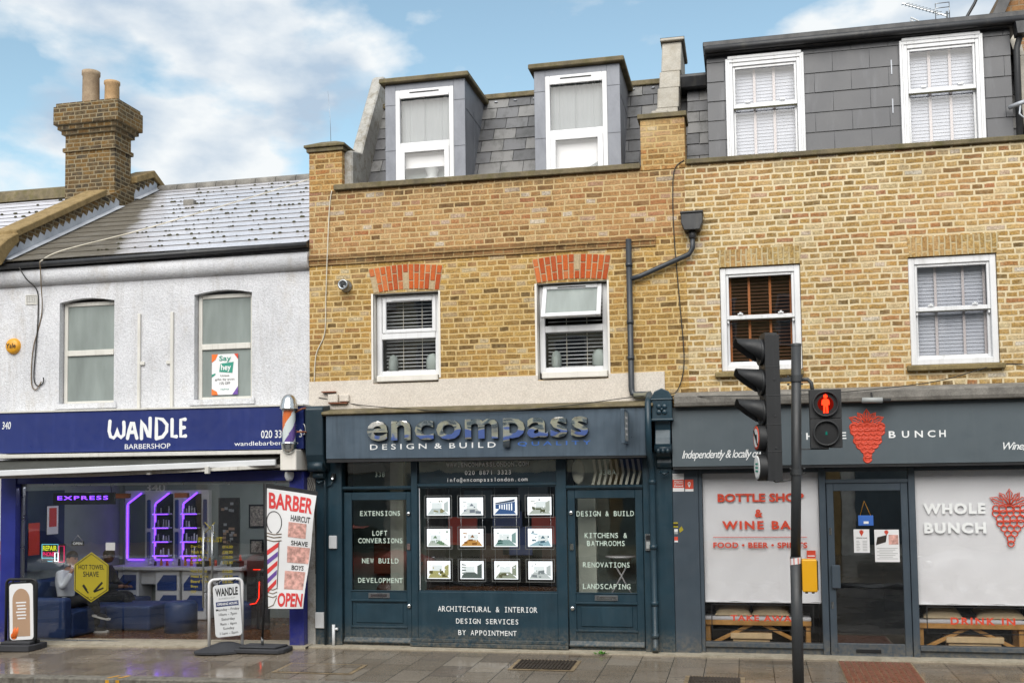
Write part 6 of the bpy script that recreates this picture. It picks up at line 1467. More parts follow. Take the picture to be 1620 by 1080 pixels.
# the room behind
mb = MB(); mb.box(-.9, 6.4, 3.0, 3.05, 0, 2.7); mb.face([(-.66, .1, 0), (-.66, 3, 0), (-.66, 3, 2.7), (-.66, .1, 2.7)]); mb.face([(-.9, .1, 2.6), (6.4, .1, 2.6), (6.4, 3, 2.6), (-.9, 3, 2.6)]); mb.box(.93, .955, .12, 3, 0, 2.6); mb.box(2.01, 2.04, .12, 3, 0, 2.6); mb.build('interior_wall', ['wall_dark'], RB)
mb = MB(); mb.face([(-.9, .1, .02), (6.4, .1, .02), (6.4, 3, .02), (-.9, 3, .02)]); mb.build('interior_floor', ['floor_wood'], RB)
mb = MB(); mb.box(-.6, .92, .95, 1.0, 0, .9); mb.box(2.05, 6.3, .95, 1.0, 0, .9); mb.build('interior_panel', ['wall_dark'], RB)
def bench(x0, x1, label, seatmat):
    o = thing('bench', label, 'bench', ((x0+x1)/2, .45, .02), group='trestle benches in the wine shop windows')
    m = MB(); m.box(x0, x1, .24, .66, .355, .40); m.box(x0, x1, .225, .24, .34, .405); m.build('seat', ['timber'], o, .006)
    m = MB(); n = 14
    for i in range(n): pass
    m.box(x0+.0, x1, .23, .66, .402, .455); m.build('pad', ['pad_white'], o, .018, 2)
    for xa, xb in ((x0+.28, x0+.62), (x1-.28, x1-.62)):
        m = MB(); m.bar((xa-.25*(1 if xa < xb else -1), .30, .06), (xb, .30, .355), .05, .045); m.build('brace', ['timber'], o, .004)
    for xx in (x0+.04, x1-.04):
        for yy in (.29, .62): m = MB(); m.box(xx-.03, xx+.03, yy-.03, yy+.03, .02, .355); m.build('leg', ['timber'], o, .004)
    return o
bench(-.58, .78, 'timber trestle bench with white pad under the BOTTLE SHOP blind', 0); bench(2.08, 3.34, 'timber trestle bench with white pad behind DRINK IN lettering', 0)
def cushion(x0, x1, label, tilt_):
    o = thing('cushion', label, 'cushion', ((x0+x1)/2, .42, .455), group='buff cushions on the window benches', local=True, tilt=(R(-tilt_*.5), 0, R(random.uniform(-4, 4))))
    w = (x1-x0)/2; m = MB(); V = []; n = 14; k = 10
    for s_ in (0, 1):
        for j in range(k+1):
            for i in range(n+1):
                u, v_ = -1+2*i/n, -1+2*j/k; th = .085*max(0, (1-abs(u)**3.2))**.6*max(0, (1-abs(v_)**3.2))**.6
                pin = 1-.06*(1-abs(u))*abs(v_)**4; pz = 1-.08*(1-abs(v_))*abs(u)**4
                V.append((u*w*pz, v_*.19*pin, .055+(th*1.15 if s_ else -th*.5)))
    A = (n+1)*(k+1); F = []
    for j in range(k):
        for i in range(n):
            a = j*(n+1)+i; F.append((a+A, a+1+A, a+n+2+A, a+n+1+A)); F.append((a+n+1, a+n+2, a+1, a))
    m.raw(V, F, 0, True); m.build('cover', ['cushion'], o)
cushion(-.45, .02, 'buff cushion at the left end of the TAKE AWAY bench', -24); cushion(.03, .52, 'buff cushion beside the traffic light pole on the TAKE AWAY bench', -20)
cushion(2.14, 2.62, 'buff cushion next to the glass door on the DRINK IN bench', -22); cushion(2.78, 3.36, 'buff cushion at the right end of the DRINK IN bench', -22)
for x0, x1, lab in ((-.25, .28, 'pale wooden box on the floor under the TAKE AWAY bench'), (2.42, 3.1, 'pale wooden box on the floor under the DRINK IN bench')):
    o = thing('wooden_box', lab, 'box', ((x0+x1)/2, .35, .02), group='wooden boxes under the benches')
    m = MB(); frame_mb(m, x0, x1, .155, .235, .28, .50, .02); m.box(x0, x1, .27, .28, .16, .235); m.box(x0+.03, x1-.03, .30, .52, .02, .155); m.build('crate', ['pine'], o, .004)
# notices on the door
o = thing('hanging_sign', 'small blue sign hanging on a string inside the glass door', 'sign', (1.47, .01, 1.65))
mb = MB(); mb.box(1.375, 1.56, .006, .016, 1.645, 1.775); mb.build('plate', ['blue_vinyl'], o, .004); mb = MB(); mb.box(1.44, 1.50, .003, .006, 1.67, 1.70); mb.build('white_mark', ['white_vinyl'], o)
mb = MB(); mb.tube([(1.40, .011, 1.77), (1.455, .011, 1.955), (1.53, .011, 1.77)], .004, 5); mb.build('string', ['alarm_yellow'], o)
o = thing('door_notice', 'white opening hours notice on the glass door, left of two', 'notice', (1.41, .01, 1.31))
mb = MB(); mb.box(1.315, 1.505, .010, .012, 1.305, 1.60); mb.build('sheet', ['white_paper'], o)
grapes(o, 1.41, 1.595, .05, .075, .009, 'red_vinyl', 3)
text('OPENING HOURS', 1.345, 1.475, 1.485, 1.498, .009, 'black_vinyl', o, bold=.02)
mb = MB()
for k in range(7): mb.box(1.345, 1.38+.006*(k % 3), .0085, .0095, 1.45-.02*k, 1.456-.02*k); mb.box(1.42, 1.475, .0085, .0095, 1.45-.02*k, 1.456-.02*k)
mb.build('print_lines', ['grey_label'], o)
o = thing('door_notice', 'white food notice with two pictures on the glass door, right of two', 'notice', (1.70, .01, 1.19))
mb = MB(); mb.box(1.565, 1.86, .010, .012, 1.19, 1.595); mb.build('sheet', ['white_paper'], o)
grapes(o, 1.71, 1.59, .05, .06, .009, 'red_vinyl', 3)
mb = MB(); plate(mb, [(1.58, 1.40), (1.70, 1.44), (1.715, 1.53), (1.60, 1.50)], .008, .001); mb.build('printed_picture', ['poster_dark'], o)
mb = MB(); mb.box(1.735, 1.85, .008, .0095, 1.41, 1.53); mb.build('printed_picture', ['photo_pink'], o)
mb = MB()
for k in range(7): mb.box(1.59+.03*(k % 2), 1.84-.03*(k % 3), .0085, .0095, 1.36-.022*k, 1.366-.022*k)
mb.build('print_lines', ['grey_label'], o)
# stickers on the grey pilaster
def sticker(x0, x1, z0, z1, label, mats, words=()):
    o = thing('sticker', label, 'sticker', ((x0+x1)/2, -.035, z0)); n = len(mats)
    for i, (m_, a, b) in enumerate(mats):
        mb = MB(); mb.box(x0, x1, -.0375, -.035, z0+(z1-z0)*a, z0+(z1-z0)*b); mb.build('band', [m_], o)
    for s_, a, b, c_, d, m_ in words: text(s_, x0+(x1-x0)*a, x0+(x1-x0)*b, z0+(z1-z0)*c_, z0+(z1-z0)*d, -.0376, m_, o, bold=.02)
    return o
sticker(-.945+.003, -.795, 2.10, 2.335, 'white and red alarm sticker, taller of the two beside the fascia corner', (('white_paper', 0, .2), ('red_vinyl', .2, .66), ('white_paper', .66, 1)), (('Alarm', .1, .9, .52, .62, 'white_vinyl'), ('system', .1, .9, .40, .48, 'white_vinyl'), ('fitted', .1, .9, .26, .36, 'white_vinyl'), ('SECURITY', .08, .7, .72, .78, 'grey_label')))
sticker(-.782, -.675, 2.10, 2.255, 'small red square sticker with white pin mark beside the alarm sticker', (('white_paper', 0, .2), ('red_vinyl', .2, 1)), (('v', .3, .7, .34, .62, 'white_vinyl'), ('o', .32, .68, .52, .80, 'white_vinyl')))
sticker(-1.015+.07, -.885, 1.63, 1.70, 'small dark yellow sticker on the grey pilaster', (('yellow_vinyl', 0, .3), ('black_vinyl', .3, .7), ('yellow_vinyl', .7, 1)))
sticker(-.935, -.89, 1.545, 1.61, 'small white picture sticker under the dark yellow one', (('grey_label', 0, .5), ('white_paper', .5, 1)))
sticker(-.935, -.89, 1.44, 1.51, 'tiny red sticker lowest on the grey pilaster', (('white_paper', 0, .3), ('red_vinyl', .3, 1)))
o = thing('sticker', 'slanted lime green sticker on the grey pilaster', 'sticker', (-.85, -.035, 1.57)); mb = MB(); plate(mb, [(-.865, 1.56), (-.815, 1.60), (-.84, 1.65), (-.875, 1.61)], -.037, .002); mb.build('sheet', ['neon_yellow' if False else 'yellow_vinyl'], o)
o = thing('sticker', 'red and white warning sticker on the shop window behind the traffic light', 'sticker', (.78, .03, 1.20)); mb = MB(); mb.box(.735, .845, .027, .029, 1.23, 1.33); mb.build('sheet', ['red_vinyl'], o); mb = MB(); mb.box(.735, .845, .027, .029, 1.17, 1.23); mb.box(.745, .835, .026, .027, 1.255, 1.268); mb.build('white_band', ['white_paper'], o)

# ================================================================== STREET FURNITURE
TL = thing('traffic_light', 'dark grey traffic light pole with red standing man lit', 'traffic light', (.50, -1.9, gz(.5, -1.9)))
mb = MB(); zb = gz(.5, -1.9); mb.tube([(.505, -1.9, zb-.02), (.515, -1.9, 1.4)], .062, 20); mb.tube([(.515, -1.9, 1.4), (.55, -1.9, 2.4), (.585, -1.9, 3.745)], .055, 20); mb.lathe((.585, -1.9, 3.74), [(.058, 0), (.058, .025), (.0, .035)], n=20)
for z in (3.34, 2.30): mb.lathe((.575 if z > 3 else .548, -1.9, z), [(.066, 0), (.066, .07)], n=20)
mb.build('pole', ['pole_grey'], TL)
# three lens head seen from its side, lenses to the left
H = MB(); H.box(.205, .365, -2.06, -1.76, 2.24, 3.86); H.prism([(-2.05, 3.86), (-1.77, 3.86), (-1.82, 3.89), (-2.0, 3.89)], 'x', .215, .355)
for z in (3.50, 3.18, 2.86, 2.56): H.box(.203, .367, -2.062, -1.758, z-.006, z+.006)
for z in (3.36, 2.95, 2.6): H.cyl((.30, -2.066, z), (.30, -2.06, z), .014, .014, 8)
hd = H.build('signal_head', ['signal_black'], TL, .012, 2)
hd.matrix_parent_inverse = PL[TL.name] @ Matrix.Translation((.285, -1.91, 0)) @ Matrix.Rotation(R(13), 4, 'Z') @ Matrix.Translation((-.285, 1.91, 0))
for z in (3.68, 3.34, 3.0):
    m = MB(); m.cyl((.206, -1.91, z), (.17, -1.91, z), .15, .15, 22); m.build('lens_ring', ['signal_black'], hd)
    m = MB(); n = 20; V = []; F = []
    for i in range(n+1):
        a = R(-46+272*i/n); c_, s_ = math.cos(a), math.sin(a); l_ = .06+.235*min(1, max(0, (s_+.72)/1.25))
        for r_ in (.148, .141): V += [(.205, -1.91+r_*c_, z+r_*s_), (.205-l_, -1.91+r_*1.02*c_, z+r_*(1.0 if s_ > 0 else .9)*s_+.05*l_)]
    for i in range(n):
        b = i*4; F += [(b, b+1, b+5, b+4), (b+2, b+6, b+7, b+3), (b+1, b+3, b+7, b+5)]
    m.raw(V, F, 0, True); m.build('visor', ['signal_black'], hd)
    m = MB(); m.lathe((.175, -1.91, z), [(.12, 0), (.09, .02), (0, .035)], axis=(-1, 0, 0), n=20); m.build('lens', ['black_plastic'], hd)
for z, c1, sym in ((2.72, 'red_vinyl', 1), (2.39, 'white_vinyl', 0)):
    m = MB(); m.lathe((.205, -1.91, z), [(.15, 0), (.15, .075), (.14, .085), (.0, .085)], axis=(-1, 0, 0), n=26); m.build('sign_case', ['signal_black'], hd)
    m = MB(); m.lathe((.121, -1.91, z), [(.135, 0), (.135, .004), (.105, .006), (.0, .006)], axis=(-1, 0, 0), n=26, m=[0, 0, 1]); 
    m.build('sign_face', [c1, 'white_vinyl'], hd)
    m = MB()
    if sym: m.bar((.112, -1.95, z-.05), (.112, -1.95, z+.03), .012, .02); m.bar((.112, -1.95, z+.03), (.112, -1.87, z+.03), .02, .012); m.bar((.111, -1.99, z-.08), (.111, -1.83, z+.08), .012, .016)
    else:
        for dz in (.03, -.01, -.05): m.box(.111, .114, -1.97, -1.86, z+dz, z+dz+.018)
    m.build('printed_symbol', ['black_vinyl' if sym else 'green_vinyl'], hd)
m = MB(); m.bar((.36, -1.91, 3.36), (.53, -1.90, 3.37), .05, .045); m.tube([(.30, -1.92, 2.24), (.32, -1.92, 2.225), (.53, -1.90, 2.25), (.535, -1.9, 2.40)], .008, 6); m.tube([(.62, -1.9, 3.36), (.70, -1.91, 3.36), (.735, -1.92, 3.32), (.745, -1.93, 3.22)], .022, 8); m.tube([(.62, -1.9, 3.38), (.62, -1.92, 3.24), (.80, -1.92, 3.235)], .007, 6); m.tube([(.58, -1.9, 2.40), (.58, -1.92, 2.585), (.90, -1.93, 2.585)], .008, 6)
for z in (3.31, 3.40, 2.32, 2.37):
    for s_ in (-1, 1): m.cyl((.56+s_*.06, -1.92, z), (.56+s_*.085, -1.92, z), .010, .010, 6)
m.build('bracket', ['pole_grey'], TL)
# pedestrian head, facing the camera
PH = MB(); px0, px1, pz0, pzm, pz1 = .705, 1.040, 2.595, 2.915, 3.235
PH.box(px0, px1, -2.03, -1.86, pz0, pzm-.003); PH.box(px0, px1, -2.03, -1.86, pzm+.003, pz1); PH.box(px0+.01, px1-.01, -2.02, -1.87, pzm-.003, pzm+.003)
ph = PH.build('pedestrian_head', ['signal_black'], TL, .014, 2)
for z, lit in (((pzm+pz1)/2, 1), ((pz0+pzm)/2, 0)):
    xc = (px0+px1)/2
    m = MB(); n = 28; m.lathe((xc, -2.031, z), [(.142, 0), (.142, .035), (.125, .035), (.122, .0)], axis=(0, -1, 0), n=n); m.build('lens_ring', ['signal_black'], ph)
    m = MB(); m.lathe((xc, -2.0315, z), [(.123, .0), (.0, .002)], axis=(0, -1, 0), n=n); m.build('lens', ['black_plastic'], ph)
    m = MB(); y = -2.037
    if lit:
        plate(m, [(p[0], p[1]) for p in arc(xc, z+.082, .021, .022, 0, 345, 14)], y, .002)
        plate(m, [(xc-.026, z-.10), (xc-.007, z-.10), (xc-.003, z-.03), (xc+.003, z-.03), (xc+.007, z-.10), (xc+.026, z-.10), (xc+.024, z-.03), (xc+.025, z-.01), (xc+.040, z-.012), (xc+.044, z+.01), (xc+.036, z+.042), (xc+.020, z+.054), (xc-.020, z+.054), (xc-.036, z+.042), (xc-.044, z+.01), (xc-.040, z-.012), (xc-.025, z-.01), (xc-.024, z-.03)], y, .002)
        m.build('lit_man', ['signal_red'], ph); g_ = MB(); g_.lathe((xc, -2.0355, z), [(.085, 0), (.0, .0005)], axis=(0, -1, 0), n=24); g_.build('lens_glow', ['signal_glow'], ph)
    else:
        plate(m, [(xc-.012, z-.02), (xc+.012, z-.02), (xc+.008, z+.018), (xc-.008, z+.018)], y, .002); m.build('dark_green_man', ['signal_green_dim'], ph)
m = MB(); m.box(.575, .735, -1.99, -1.84, 1.02, 1.375); bx = m.build('push_button_box', ['yellow_box'], TL, .012, 2)
m = MB()
for xx in (.62, .69): m.cyl((xx, -1.92, 1.0), (xx, -1.92, 1.022), .018, .014, 10)
m.box(.735, .745, -1.985, -1.845, 1.04, 1.36); m.build('back_plate', ['black_plastic'], bx, .003)
m = MB(); n = 18
for i in range(n):
    a, b = R(150+190*i/n), R(150+190*(i+1)/n); f_ = lambda t_, z: (.514+.0625*math.cos(t_), -1.9+.0625*math.sin(t_), z)
    m.face([f_(a, 1.30+.03*i/n), f_(b, 1.30+.03*(i+1)/n), f_(b, 1.37+.03*(i+1)/n), f_(a, 1.37+.03*i/n)], 1 if i % 4 == 1 else 0, True)
m.build('sticker', ['white_paper', 'red_vinyl'], TL)

def swing_sign(name, label, loc, rotz, w, h, frame, face, basemat, basew):
    o = thing(name, label, 'pavement sign', loc, rotz, local=True)
    b = MB()
    if basew > 0: b.prism([(basew*math.cos(R(a)), .26*math.sin(R(a))) for a in range(0, 360, 15)], 'z', 0, .03); b.raw([(basew*math.cos(R(a)), .26*math.sin(R(a)), .03) for a in range(0, 360, 15)]+[(.10*math.cos(R(a)), .08*math.sin(R(a)), .13) for a in range(0, 360, 15)], [(i, (i+1) % 24, 24+(i+1) % 24, 24+i) for i in range(24)]+[tuple(range(24, 48))])
    else: b.prism([(-w/2-.06, -.22), (w/2+.06, -.22), (w/2+.09, -.1), (w/2+.09, .2), (-w/2-.09, .2), (-w/2-.09, -.1)], 'z', 0, .085); b.box(-w/2-.03, w/2+.03, -.14, .12, .085, .125)
    b.build('base', [basemat], o, .008)
    f = MB(); r_ = .07; x, z0, z1 = w/2+.035, .05, h
    pts = [(-x, 0, z0), (-x, 0, z1-r_)]+[(-x+r_-r_*math.cos(R(a)), 0, z1-r_+r_*math.sin(R(a))) for a in (15, 30, 45, 60, 75, 90)]+[(x-r_+r_*math.sin(R(a)), 0, z1-r_+r_*math.cos(R(a))) for a in (0, 15, 30, 45, 60, 75, 90)]+[(x, 0, z0)]
    f.tube(pts, .021, 10); f.build('frame', [frame], o)
    return o
def rounded(x0, x1, z0, z1, r_):
    return [(cx+r_*math.cos(R(a0+k*15)), cz+r_*math.sin(R(a0+k*15))) for cx, cz, a0 in ((x1-r_, z0+r_, 270), (x1-r_, z1-r_, 0), (x0+r_, z1-r_, 90), (x0+r_, z0+r_, 180)) for k in range(7)]
def tilt_children(o, parts, ang, zpiv):
    for p in parts: p.matrix_parent_inverse = Matrix.Translation((0, 0, zpiv)) @ Matrix.Rotation(ang, 4, 'X') @ Matrix.Rotation(R(-3) if ang else 0, 4, 'Y') @ Matrix.Translation((0, 0, -zpiv))
o = swing_sign('pavement_sign', 'white swinging pavement sign with WANDLE opening hours', (-7.04, -.60, gz(-7, -.6)), R(32), .37, .99, 'white_paper', 'white_paper', 'rubber', .42)
ps = []
m = MB(); plate(m, rounded(-.18, .18, .21, .92, .05), -.012, .024); ps.append(m.build('panel', ['white_plastic'], o, .006))
for s_, a, b, z0, z1, mt, bo in (('WANDLE', -.15, .15, .765, .875, 'black_vinyl', .03), ('BARBERSHOP', -.11, .11, .72, .742, 'grey_label', 0), ('Monday - Friday', -.155, .155, .555, .60, 'black_vinyl', .0), ('10am - 7pm', -.12, .12, .49, .535, 'black_vinyl', 0), ('Saturday', -.09, .09, .425, .47, 'black_vinyl', 0), ('9am - 6pm', -.11, .11, .36, .405, 'black_vinyl', 0), ('Sunday', -.075, .075, .30, .345, 'black_vinyl', 0), ('11am - 5pm', -.12, .12, .235, .28, 'black_vinyl', 0)):
    ps.append(text(s_, a, b, z0, z1, -.0125, mt, o, bold=.005+bo))
m = MB(); m.box(-.15, .15, -.0145, -.0125, .625, .69); ps.append(m.build('navy_band', ['navy_vinyl'], o)); ps.append(text('OPENING HOURS', -.135, .135, .64, .675, -.0146, 'white_vinyl', o, bold=.02))
m = MB()
for xx in (-.10, .10): m.bar((xx-.03, -.01, .955), (xx+.03, -.01, .985), .03, .014); m.bar((xx, -.01, .99), (xx, -.005, .90), .012, .014)
m.build('hook', ['black_plastic'], o); tilt_children(o, ps, R(-6), .97)
o = swing_sign('pavement_sign', 'black framed pavement sign with brown arch poster by the blue pilaster', (-10.27, -.58, gz(-10.3, -.58)), R(4), .40, 1.0, 'black_plastic', 'white_paper', 'rubber', 0)
ps = []
m = MB(); plate(m, rounded(-.215, .215, .11, .97, .05), -.012, .026); ps.append(m.build('panel', ['black_plastic'], o, .006))
m = MB(); plate(m, rounded(-.185, .185, .14, .94, .05), -.016, .004); ps.append(m.build('paper', ['white_paper'], o))
m = MB(); plate(m, [(-.135, .19), (.135, .19), (.135, .70)]+arc(0, .70, .135, .17, 0, 180, 12)[1:-1]+[(-.135, .70)], -.019, .003); ps.append(m.build('brown_arch', ['brown_arch'], o))
m = MB()
for k in range(6): m.box(-.08+.012*(k % 3), .08-.012*(k % 2), -.0205, -.019, .66-.045*k, .68-.045*k)
ps.append(m.build('print_lines', ['white_paper'], o))
m = MB()
for k in range(4): m.tube([(-.15+.02*k, -.02, .17), (-.13+.024*k, -.02, .26), (-.115+.02*k, -.02, .30+.02*(k % 2))], .011, 6)
m.ball((-.12, -.02, .20), (.05, .006, .05), 0, 10, 6); m.v = [(p[0], -.0195+(p[1]+.02)*.2, p[2]) for p in m.v]; ps.append(m.build('hand_picture', ['orange_vinyl'], o))
m = MB()
for xx in (-.11, .11): m.bar((xx-.02, -.02, .965), (xx+.02, -.02, 1.0), .03, .014)
m.build('hook', ['black_plastic'], o); tilt_children(o, ps, R(-2), .97)

# feather flag
o = thing('banner_flag', 'leaning white BARBER banner with red lettering on a black pole', 'banner', (-6.50, -.55, gz(-6.5, -.55)), R(0), local=True)
m = MB(); m.prism([(-.34, -.20), (.30, -.20), (.36, -.13), (.36, .16), (.28, .22), (-.30, .22), (-.38, .14), (-.38, -.12)], 'z', 0, .06); m.prism([(-.30, -.15), (.24, -.15), (.30, .14), (-.28, .16)], 'z', .06, .09); m.build('base', ['rubber'], o, .012)
m = MB(); m.cyl((-.02, 0, .09), (-.02, 0, .20), .018, .018, 10); m.build('socket', ['steel'], o)
def FP(u, v):   # u across 0..1, v down 0..1 ; the cloth twists slightly away from the pole
    xl = .06+.03*v; wv = .735-.265*v*1.0; z = 2.29-1.70*v-(.115-.08*v)*u+.03*u*v
    return (xl+wv*u, -.05+.06*math.sin(u*2.6)*(1-v)+.10*u*v+.02*math.sin(v*9+u*3)*u, z)
m = MB(); m.tube([(-.02, 0, .15), (.02, -.03, .7), (.05, -.05, 1.5), (.055, -.05, 2.29)], .017, 8); m.build('pole', ['black_plastic'], o)
def FG(name, mat, u0, u1, v0, v1, off, nu=14, nv=30, mats=None):
    m = MB(); V = []
    for j in range(nv+1):
        for i in range(nu+1):
            p = FP(u0+(u1-u0)*i/nu, v0+(v1-v0)*j/nv); V.append((p[0], p[1]-off, p[2]))
    m.raw(V, [((j+1)*(nu+1)+i, (j+1)*(nu+1)+i+1, j*(nu+1)+i+1, j*(nu+1)+i) for j in range(nv) for i in range(nu)], 0, True)
    return m.build(name, [mat], o)
FG('cloth', 'white_paper', 0, 1, .03, 1, 0); FG('black_hem', 'black_vinyl', -.055, 1.02, 0, .035, .001, 14, 3); FG('black_hem', 'black_vinyl', -.06, .0, .0, 1.0, .001, 2, 30)
def ftext(s, u0, u1, v0, v1, mat, bold=.02):
    v_, f = glyphs(s, bold); ax = min(p[0] for p in v_); bx_ = max(p[0] for p in v_); az = min(p[1] for p in v_); bz = max(p[1] for p in v_)
    V = []
    for p in v_:
        q = FP(u0+(u1-u0)*(p[0]-ax)/(bx_-ax), v1+(v0-v1)*(p[1]-az)/(bz-az)); V.append((q[0], q[1]-.004, q[2]))
    m = MB(); m.raw(V, f); m.build('lettering', [mat], o)
ftext('BARBER', .05, .95, .065, .195, 'red_print', .03); ftext('HAIRCUT', .50, .93, .225, .275, 'black_vinyl'); ftext('SHAVE', .54, .92, .435, .475, 'black_vinyl'); ftext('BOYS', .58, .88, .64, .68, 'black_vinyl'); ftext('OPEN', .26, .96, .87, .985, 'red_print', .035)
for i, (a, b, c_, d) in enumerate(((.46, .86, .285, .41), (.46, .98, .485, .62), (.42, .94, .69, .84))): FG('photo_print', 'photo_pink', a, b, c_, d, .004, 6, 8)
def fline(pts, r_, mat, name):
    m = MB(); m.tube([tuple(Vector(FP(u, v))+Vector((0, -.003, 0))) for u, v in pts], r_, 5); m.build(name, [mat], o)
fline([(.155+.155*math.cos(R(a)), .305+.09*math.sin(R(a))) for a in range(110, 431, 16)], .006, 'black_vinyl', 'pole_drawing')
for v in (.395, .42, .45): fline([(.0, v), (.15, v+.008), (.32, v-.004)], .007, 'cable_brown', 'pole_drawing')
for k in range(5):
    m = MB(); a = .46+.075*k
    P4 = [FP(.0, a+.075), FP(.26-.01*k, a), FP(.255-.01*k, a+.04), FP(.0, a+.115)]; m.face([(p[0], p[1]-.004, p[2]) for p in P4]); m.build('stripe_print', ['red_print' if k % 2 == 0 else 'purple_vinyl'], o)
fline([(.27, .455), (.24, .84)], .005, 'black_vinyl', 'pole_drawing')
for v in (.84, .87, .90): fline([(.0, v), (.13, v+.01), (.24, v-.005)], .006, 'cable_brown', 'pole_drawing')
fline([(.23, .91), (.15, .97), (.0, .99)], .006, 'cable_brown', 'pole_drawing')

# ================================================================== PEOPLE (seated on the sofa, facing right)
def skin(joints, edges, sub=2):
    names = list(joints); me = bpy.data.meshes.new('s'); me.from_pydata([joints[n][0] for n in names], [(names.index(a), names.index(b)) for a, b in edges], [])
    ob = bpy.data.objects.new('s', me); COL.objects.link(ob)
    m = ob.modifiers.new('skin', 'SKIN'); m.use_smooth_shade = True
    if not me.skin_vertices: me.skin_vertices.new()
    for i, n in enumerate(names):
        r_ = joints[n][1]; r_ = r_ if hasattr(r_, '__len__') else (r_, r_)
        me.skin_vertices[0].data[i].radius = r_; me.skin_vertices[0].data[i].use_root = (i == 0)
    s_ = ob.modifiers.new('sub', 'SUBSURF'); s_.levels = sub; s_.render_levels = sub
    dg = bpy.context.evaluated_depsgraph_get(); ev = ob.evaluated_get(dg); out = bpy.data.meshes.new_from_object(ev)
    v = [tuple(p.co) for p in out.vertices]; f = [tuple(p.vertices) for p in out.polygons]
    bpy.data.objects.remove(ob); bpy.data.meshes.remove(me); bpy.data.meshes.remove(out)
    return v, f
def person(label, ox, oy, oz, skinm, shirtm, pose):
    o = thing('person', label, 'person', (ox, oy, -.035)); A = lambda x, y, z: (ox+x, oy+y, oz+z)
    J = {'pelvis': (A(0, 0, 0), (.13, .11)), 'waist': (A(-.03, 0, .18), (.12, .10)), 'chest': (A(-.02, 0, .38), (.15, .11)), 'neckb': (A(.02, 0, .52), .06), 'neck': (A(.05, 0, .58), .05)}
    for s_, k in ((-1, 'n'), (1, 'f')):
        J['sh'+k] = (A(.0, s_*.17, .47), .055); J['el'+k] = (A(*pose['el'+k]), .042); J['wr'+k] = (A(*pose['wr'+k]), .030); J['hand'+k] = (A(*pose['ha'+k]), (.038, .022))
        J['hip'+k] = (A(.03, s_*.09, 0), .085); J['kn'+k] = (A(*pose['kn'+k]), .058); J['an'+k] = (A(*pose['an'+k]), .040)
    E_ = [('pelvis', 'waist'), ('waist', 'chest'), ('chest', 'neckb'), ('neckb', 'neck')]
    for k in 'nf': E_ += [('chest', 'sh'+k), ('sh'+k, 'el'+k), ('el'+k, 'wr'+k), ('wr'+k, 'hand'+k), ('pelvis', 'hip'+k), ('hip'+k, 'kn'+k), ('kn'+k, 'an'+k)]
    b = MB(); v, f = skin(J, E_); b.raw(v, f, 0, True)
    # head facing +x, tilted by the pose
    hc = Vector(A(.085, 0, .70)); tl = pose['tilt']; Rm = Matrix.Rotation(R(tl), 3, 'Y') @ Matrix.Rotation(R(pose.get('turn', 0)), 3, 'Z')
    def H(p): return tuple(hc+Rm @ Vector(p))
    nu, nv = 22, 16; V = []; F = []
    for j in range(nv+1):
        ph = math.pi*j/nv; z = -math.cos(ph)
        for i in range(nu):
            t_ = 2*math.pi*i/nu; x, y = math.sin(ph)*math.cos(t_), math.sin(ph)*math.sin(t_)
            X_, Y_, Z_ = x*.098, y*.076, z*.122
            if Z_ < -.03: X_ = X_*(1+.10*(x > 0))-.0; Y_ *= .86
            if x > .6 and abs(y) < .3 and -.4 < z < .1: X_ += .016*(1-abs(y)/.3)*(1-abs(z+.15)/.28 if abs(z+.15) < .28 else 0)
            if x > .5 and .1 < z < .3 and .2 < abs(y) < .6: X_ -= .008
            V.append(H((X_, Y_, Z_)))
    for j in range(nv):
        for i in range(nu): F.append((j*nu+i, j*nu+(i+1) % nu, (j+1)*nu+(i+1) % nu, (j+1)*nu+i))
    b.raw(V, F, 0, True)
    for s_ in (-1, 1): b.ball(H((-.005, s_*.078, -.01)), (.022, .010, .034), 0, 8, 6)
    for k in 'nf':   # five fingers, curled from each palm
        hp = Vector(J['hand'+k][0]); d = (hp-Vector(J['wr'+k][0])).normalized(); sd = d.cross(Vector((0, 0, 1))); sd = sd.normalized() if sd.length > .05 else Vector((0, 1, 0)); up = sd.cross(d)
        for q in range(4):
            r0 = hp+d*.015+sd*(-.027+.018*q); l_ = (.062, .072, .068, .052)[q]; v, f = skin({'a': (r0, .0095), 'b': (r0+d*l_*.5+up*.004, .0088), 'c': (r0+d*l_*.85-up*.018, .008), 'd': (r0+d*l_*.9-up*.036, .007)}, [('a', 'b'), ('b', 'c'), ('c', 'd')], 1); b.raw(v, f, 0, True)
        r0 = hp-d*.02-sd*.025; v, f = skin({'a': (r0, .011), 'b': (r0-sd*.022+d*.018, .010), 'c': (r0-sd*.026+d*.05-up*.012, .008)}, [('a', 'b'), ('b', 'c')], 1); b.raw(v, f, 0, True)
    body = b.build('body', [skinm], o)
    m = MB()
    for s_ in (-1, 1): m.ball(H((.088, s_*.030, .018)), (.010, .012, .007), 0, 8, 6); m.bar(H((.092, s_*.018, .036)), H((.082, s_*.048, .036)), .010, .007)
    m.bar(H((.094, -.022, -.062)), H((.094, .022, -.062)), .010, .008); m.build('face_features', ['hair'], o)
    V = []; F = []
    for j in range(9):
        ph = math.pi*(.50+.5*j/8); z = -math.cos(ph)
        for i in range(nu):
            t_ = 2*math.pi*i/nu; x, y = math.sin(ph)*math.cos(t_), math.sin(ph)*math.sin(t_); lo = (.045 if x > .35 else -.045 if x < -.2 else -.0)
            V.append(H((x*.104-.004, y*.082, max(z*.130, lo)+.002)))
    for j in range(8):
        for i in range(nu): F.append((j*nu+i, j*nu+(i+1) % nu, (j+1)*nu+(i+1) % nu, (j+1)*nu+i))
    m = MB(); m.raw(V, F, 0, True); m.build('hair', ['hair'], o)
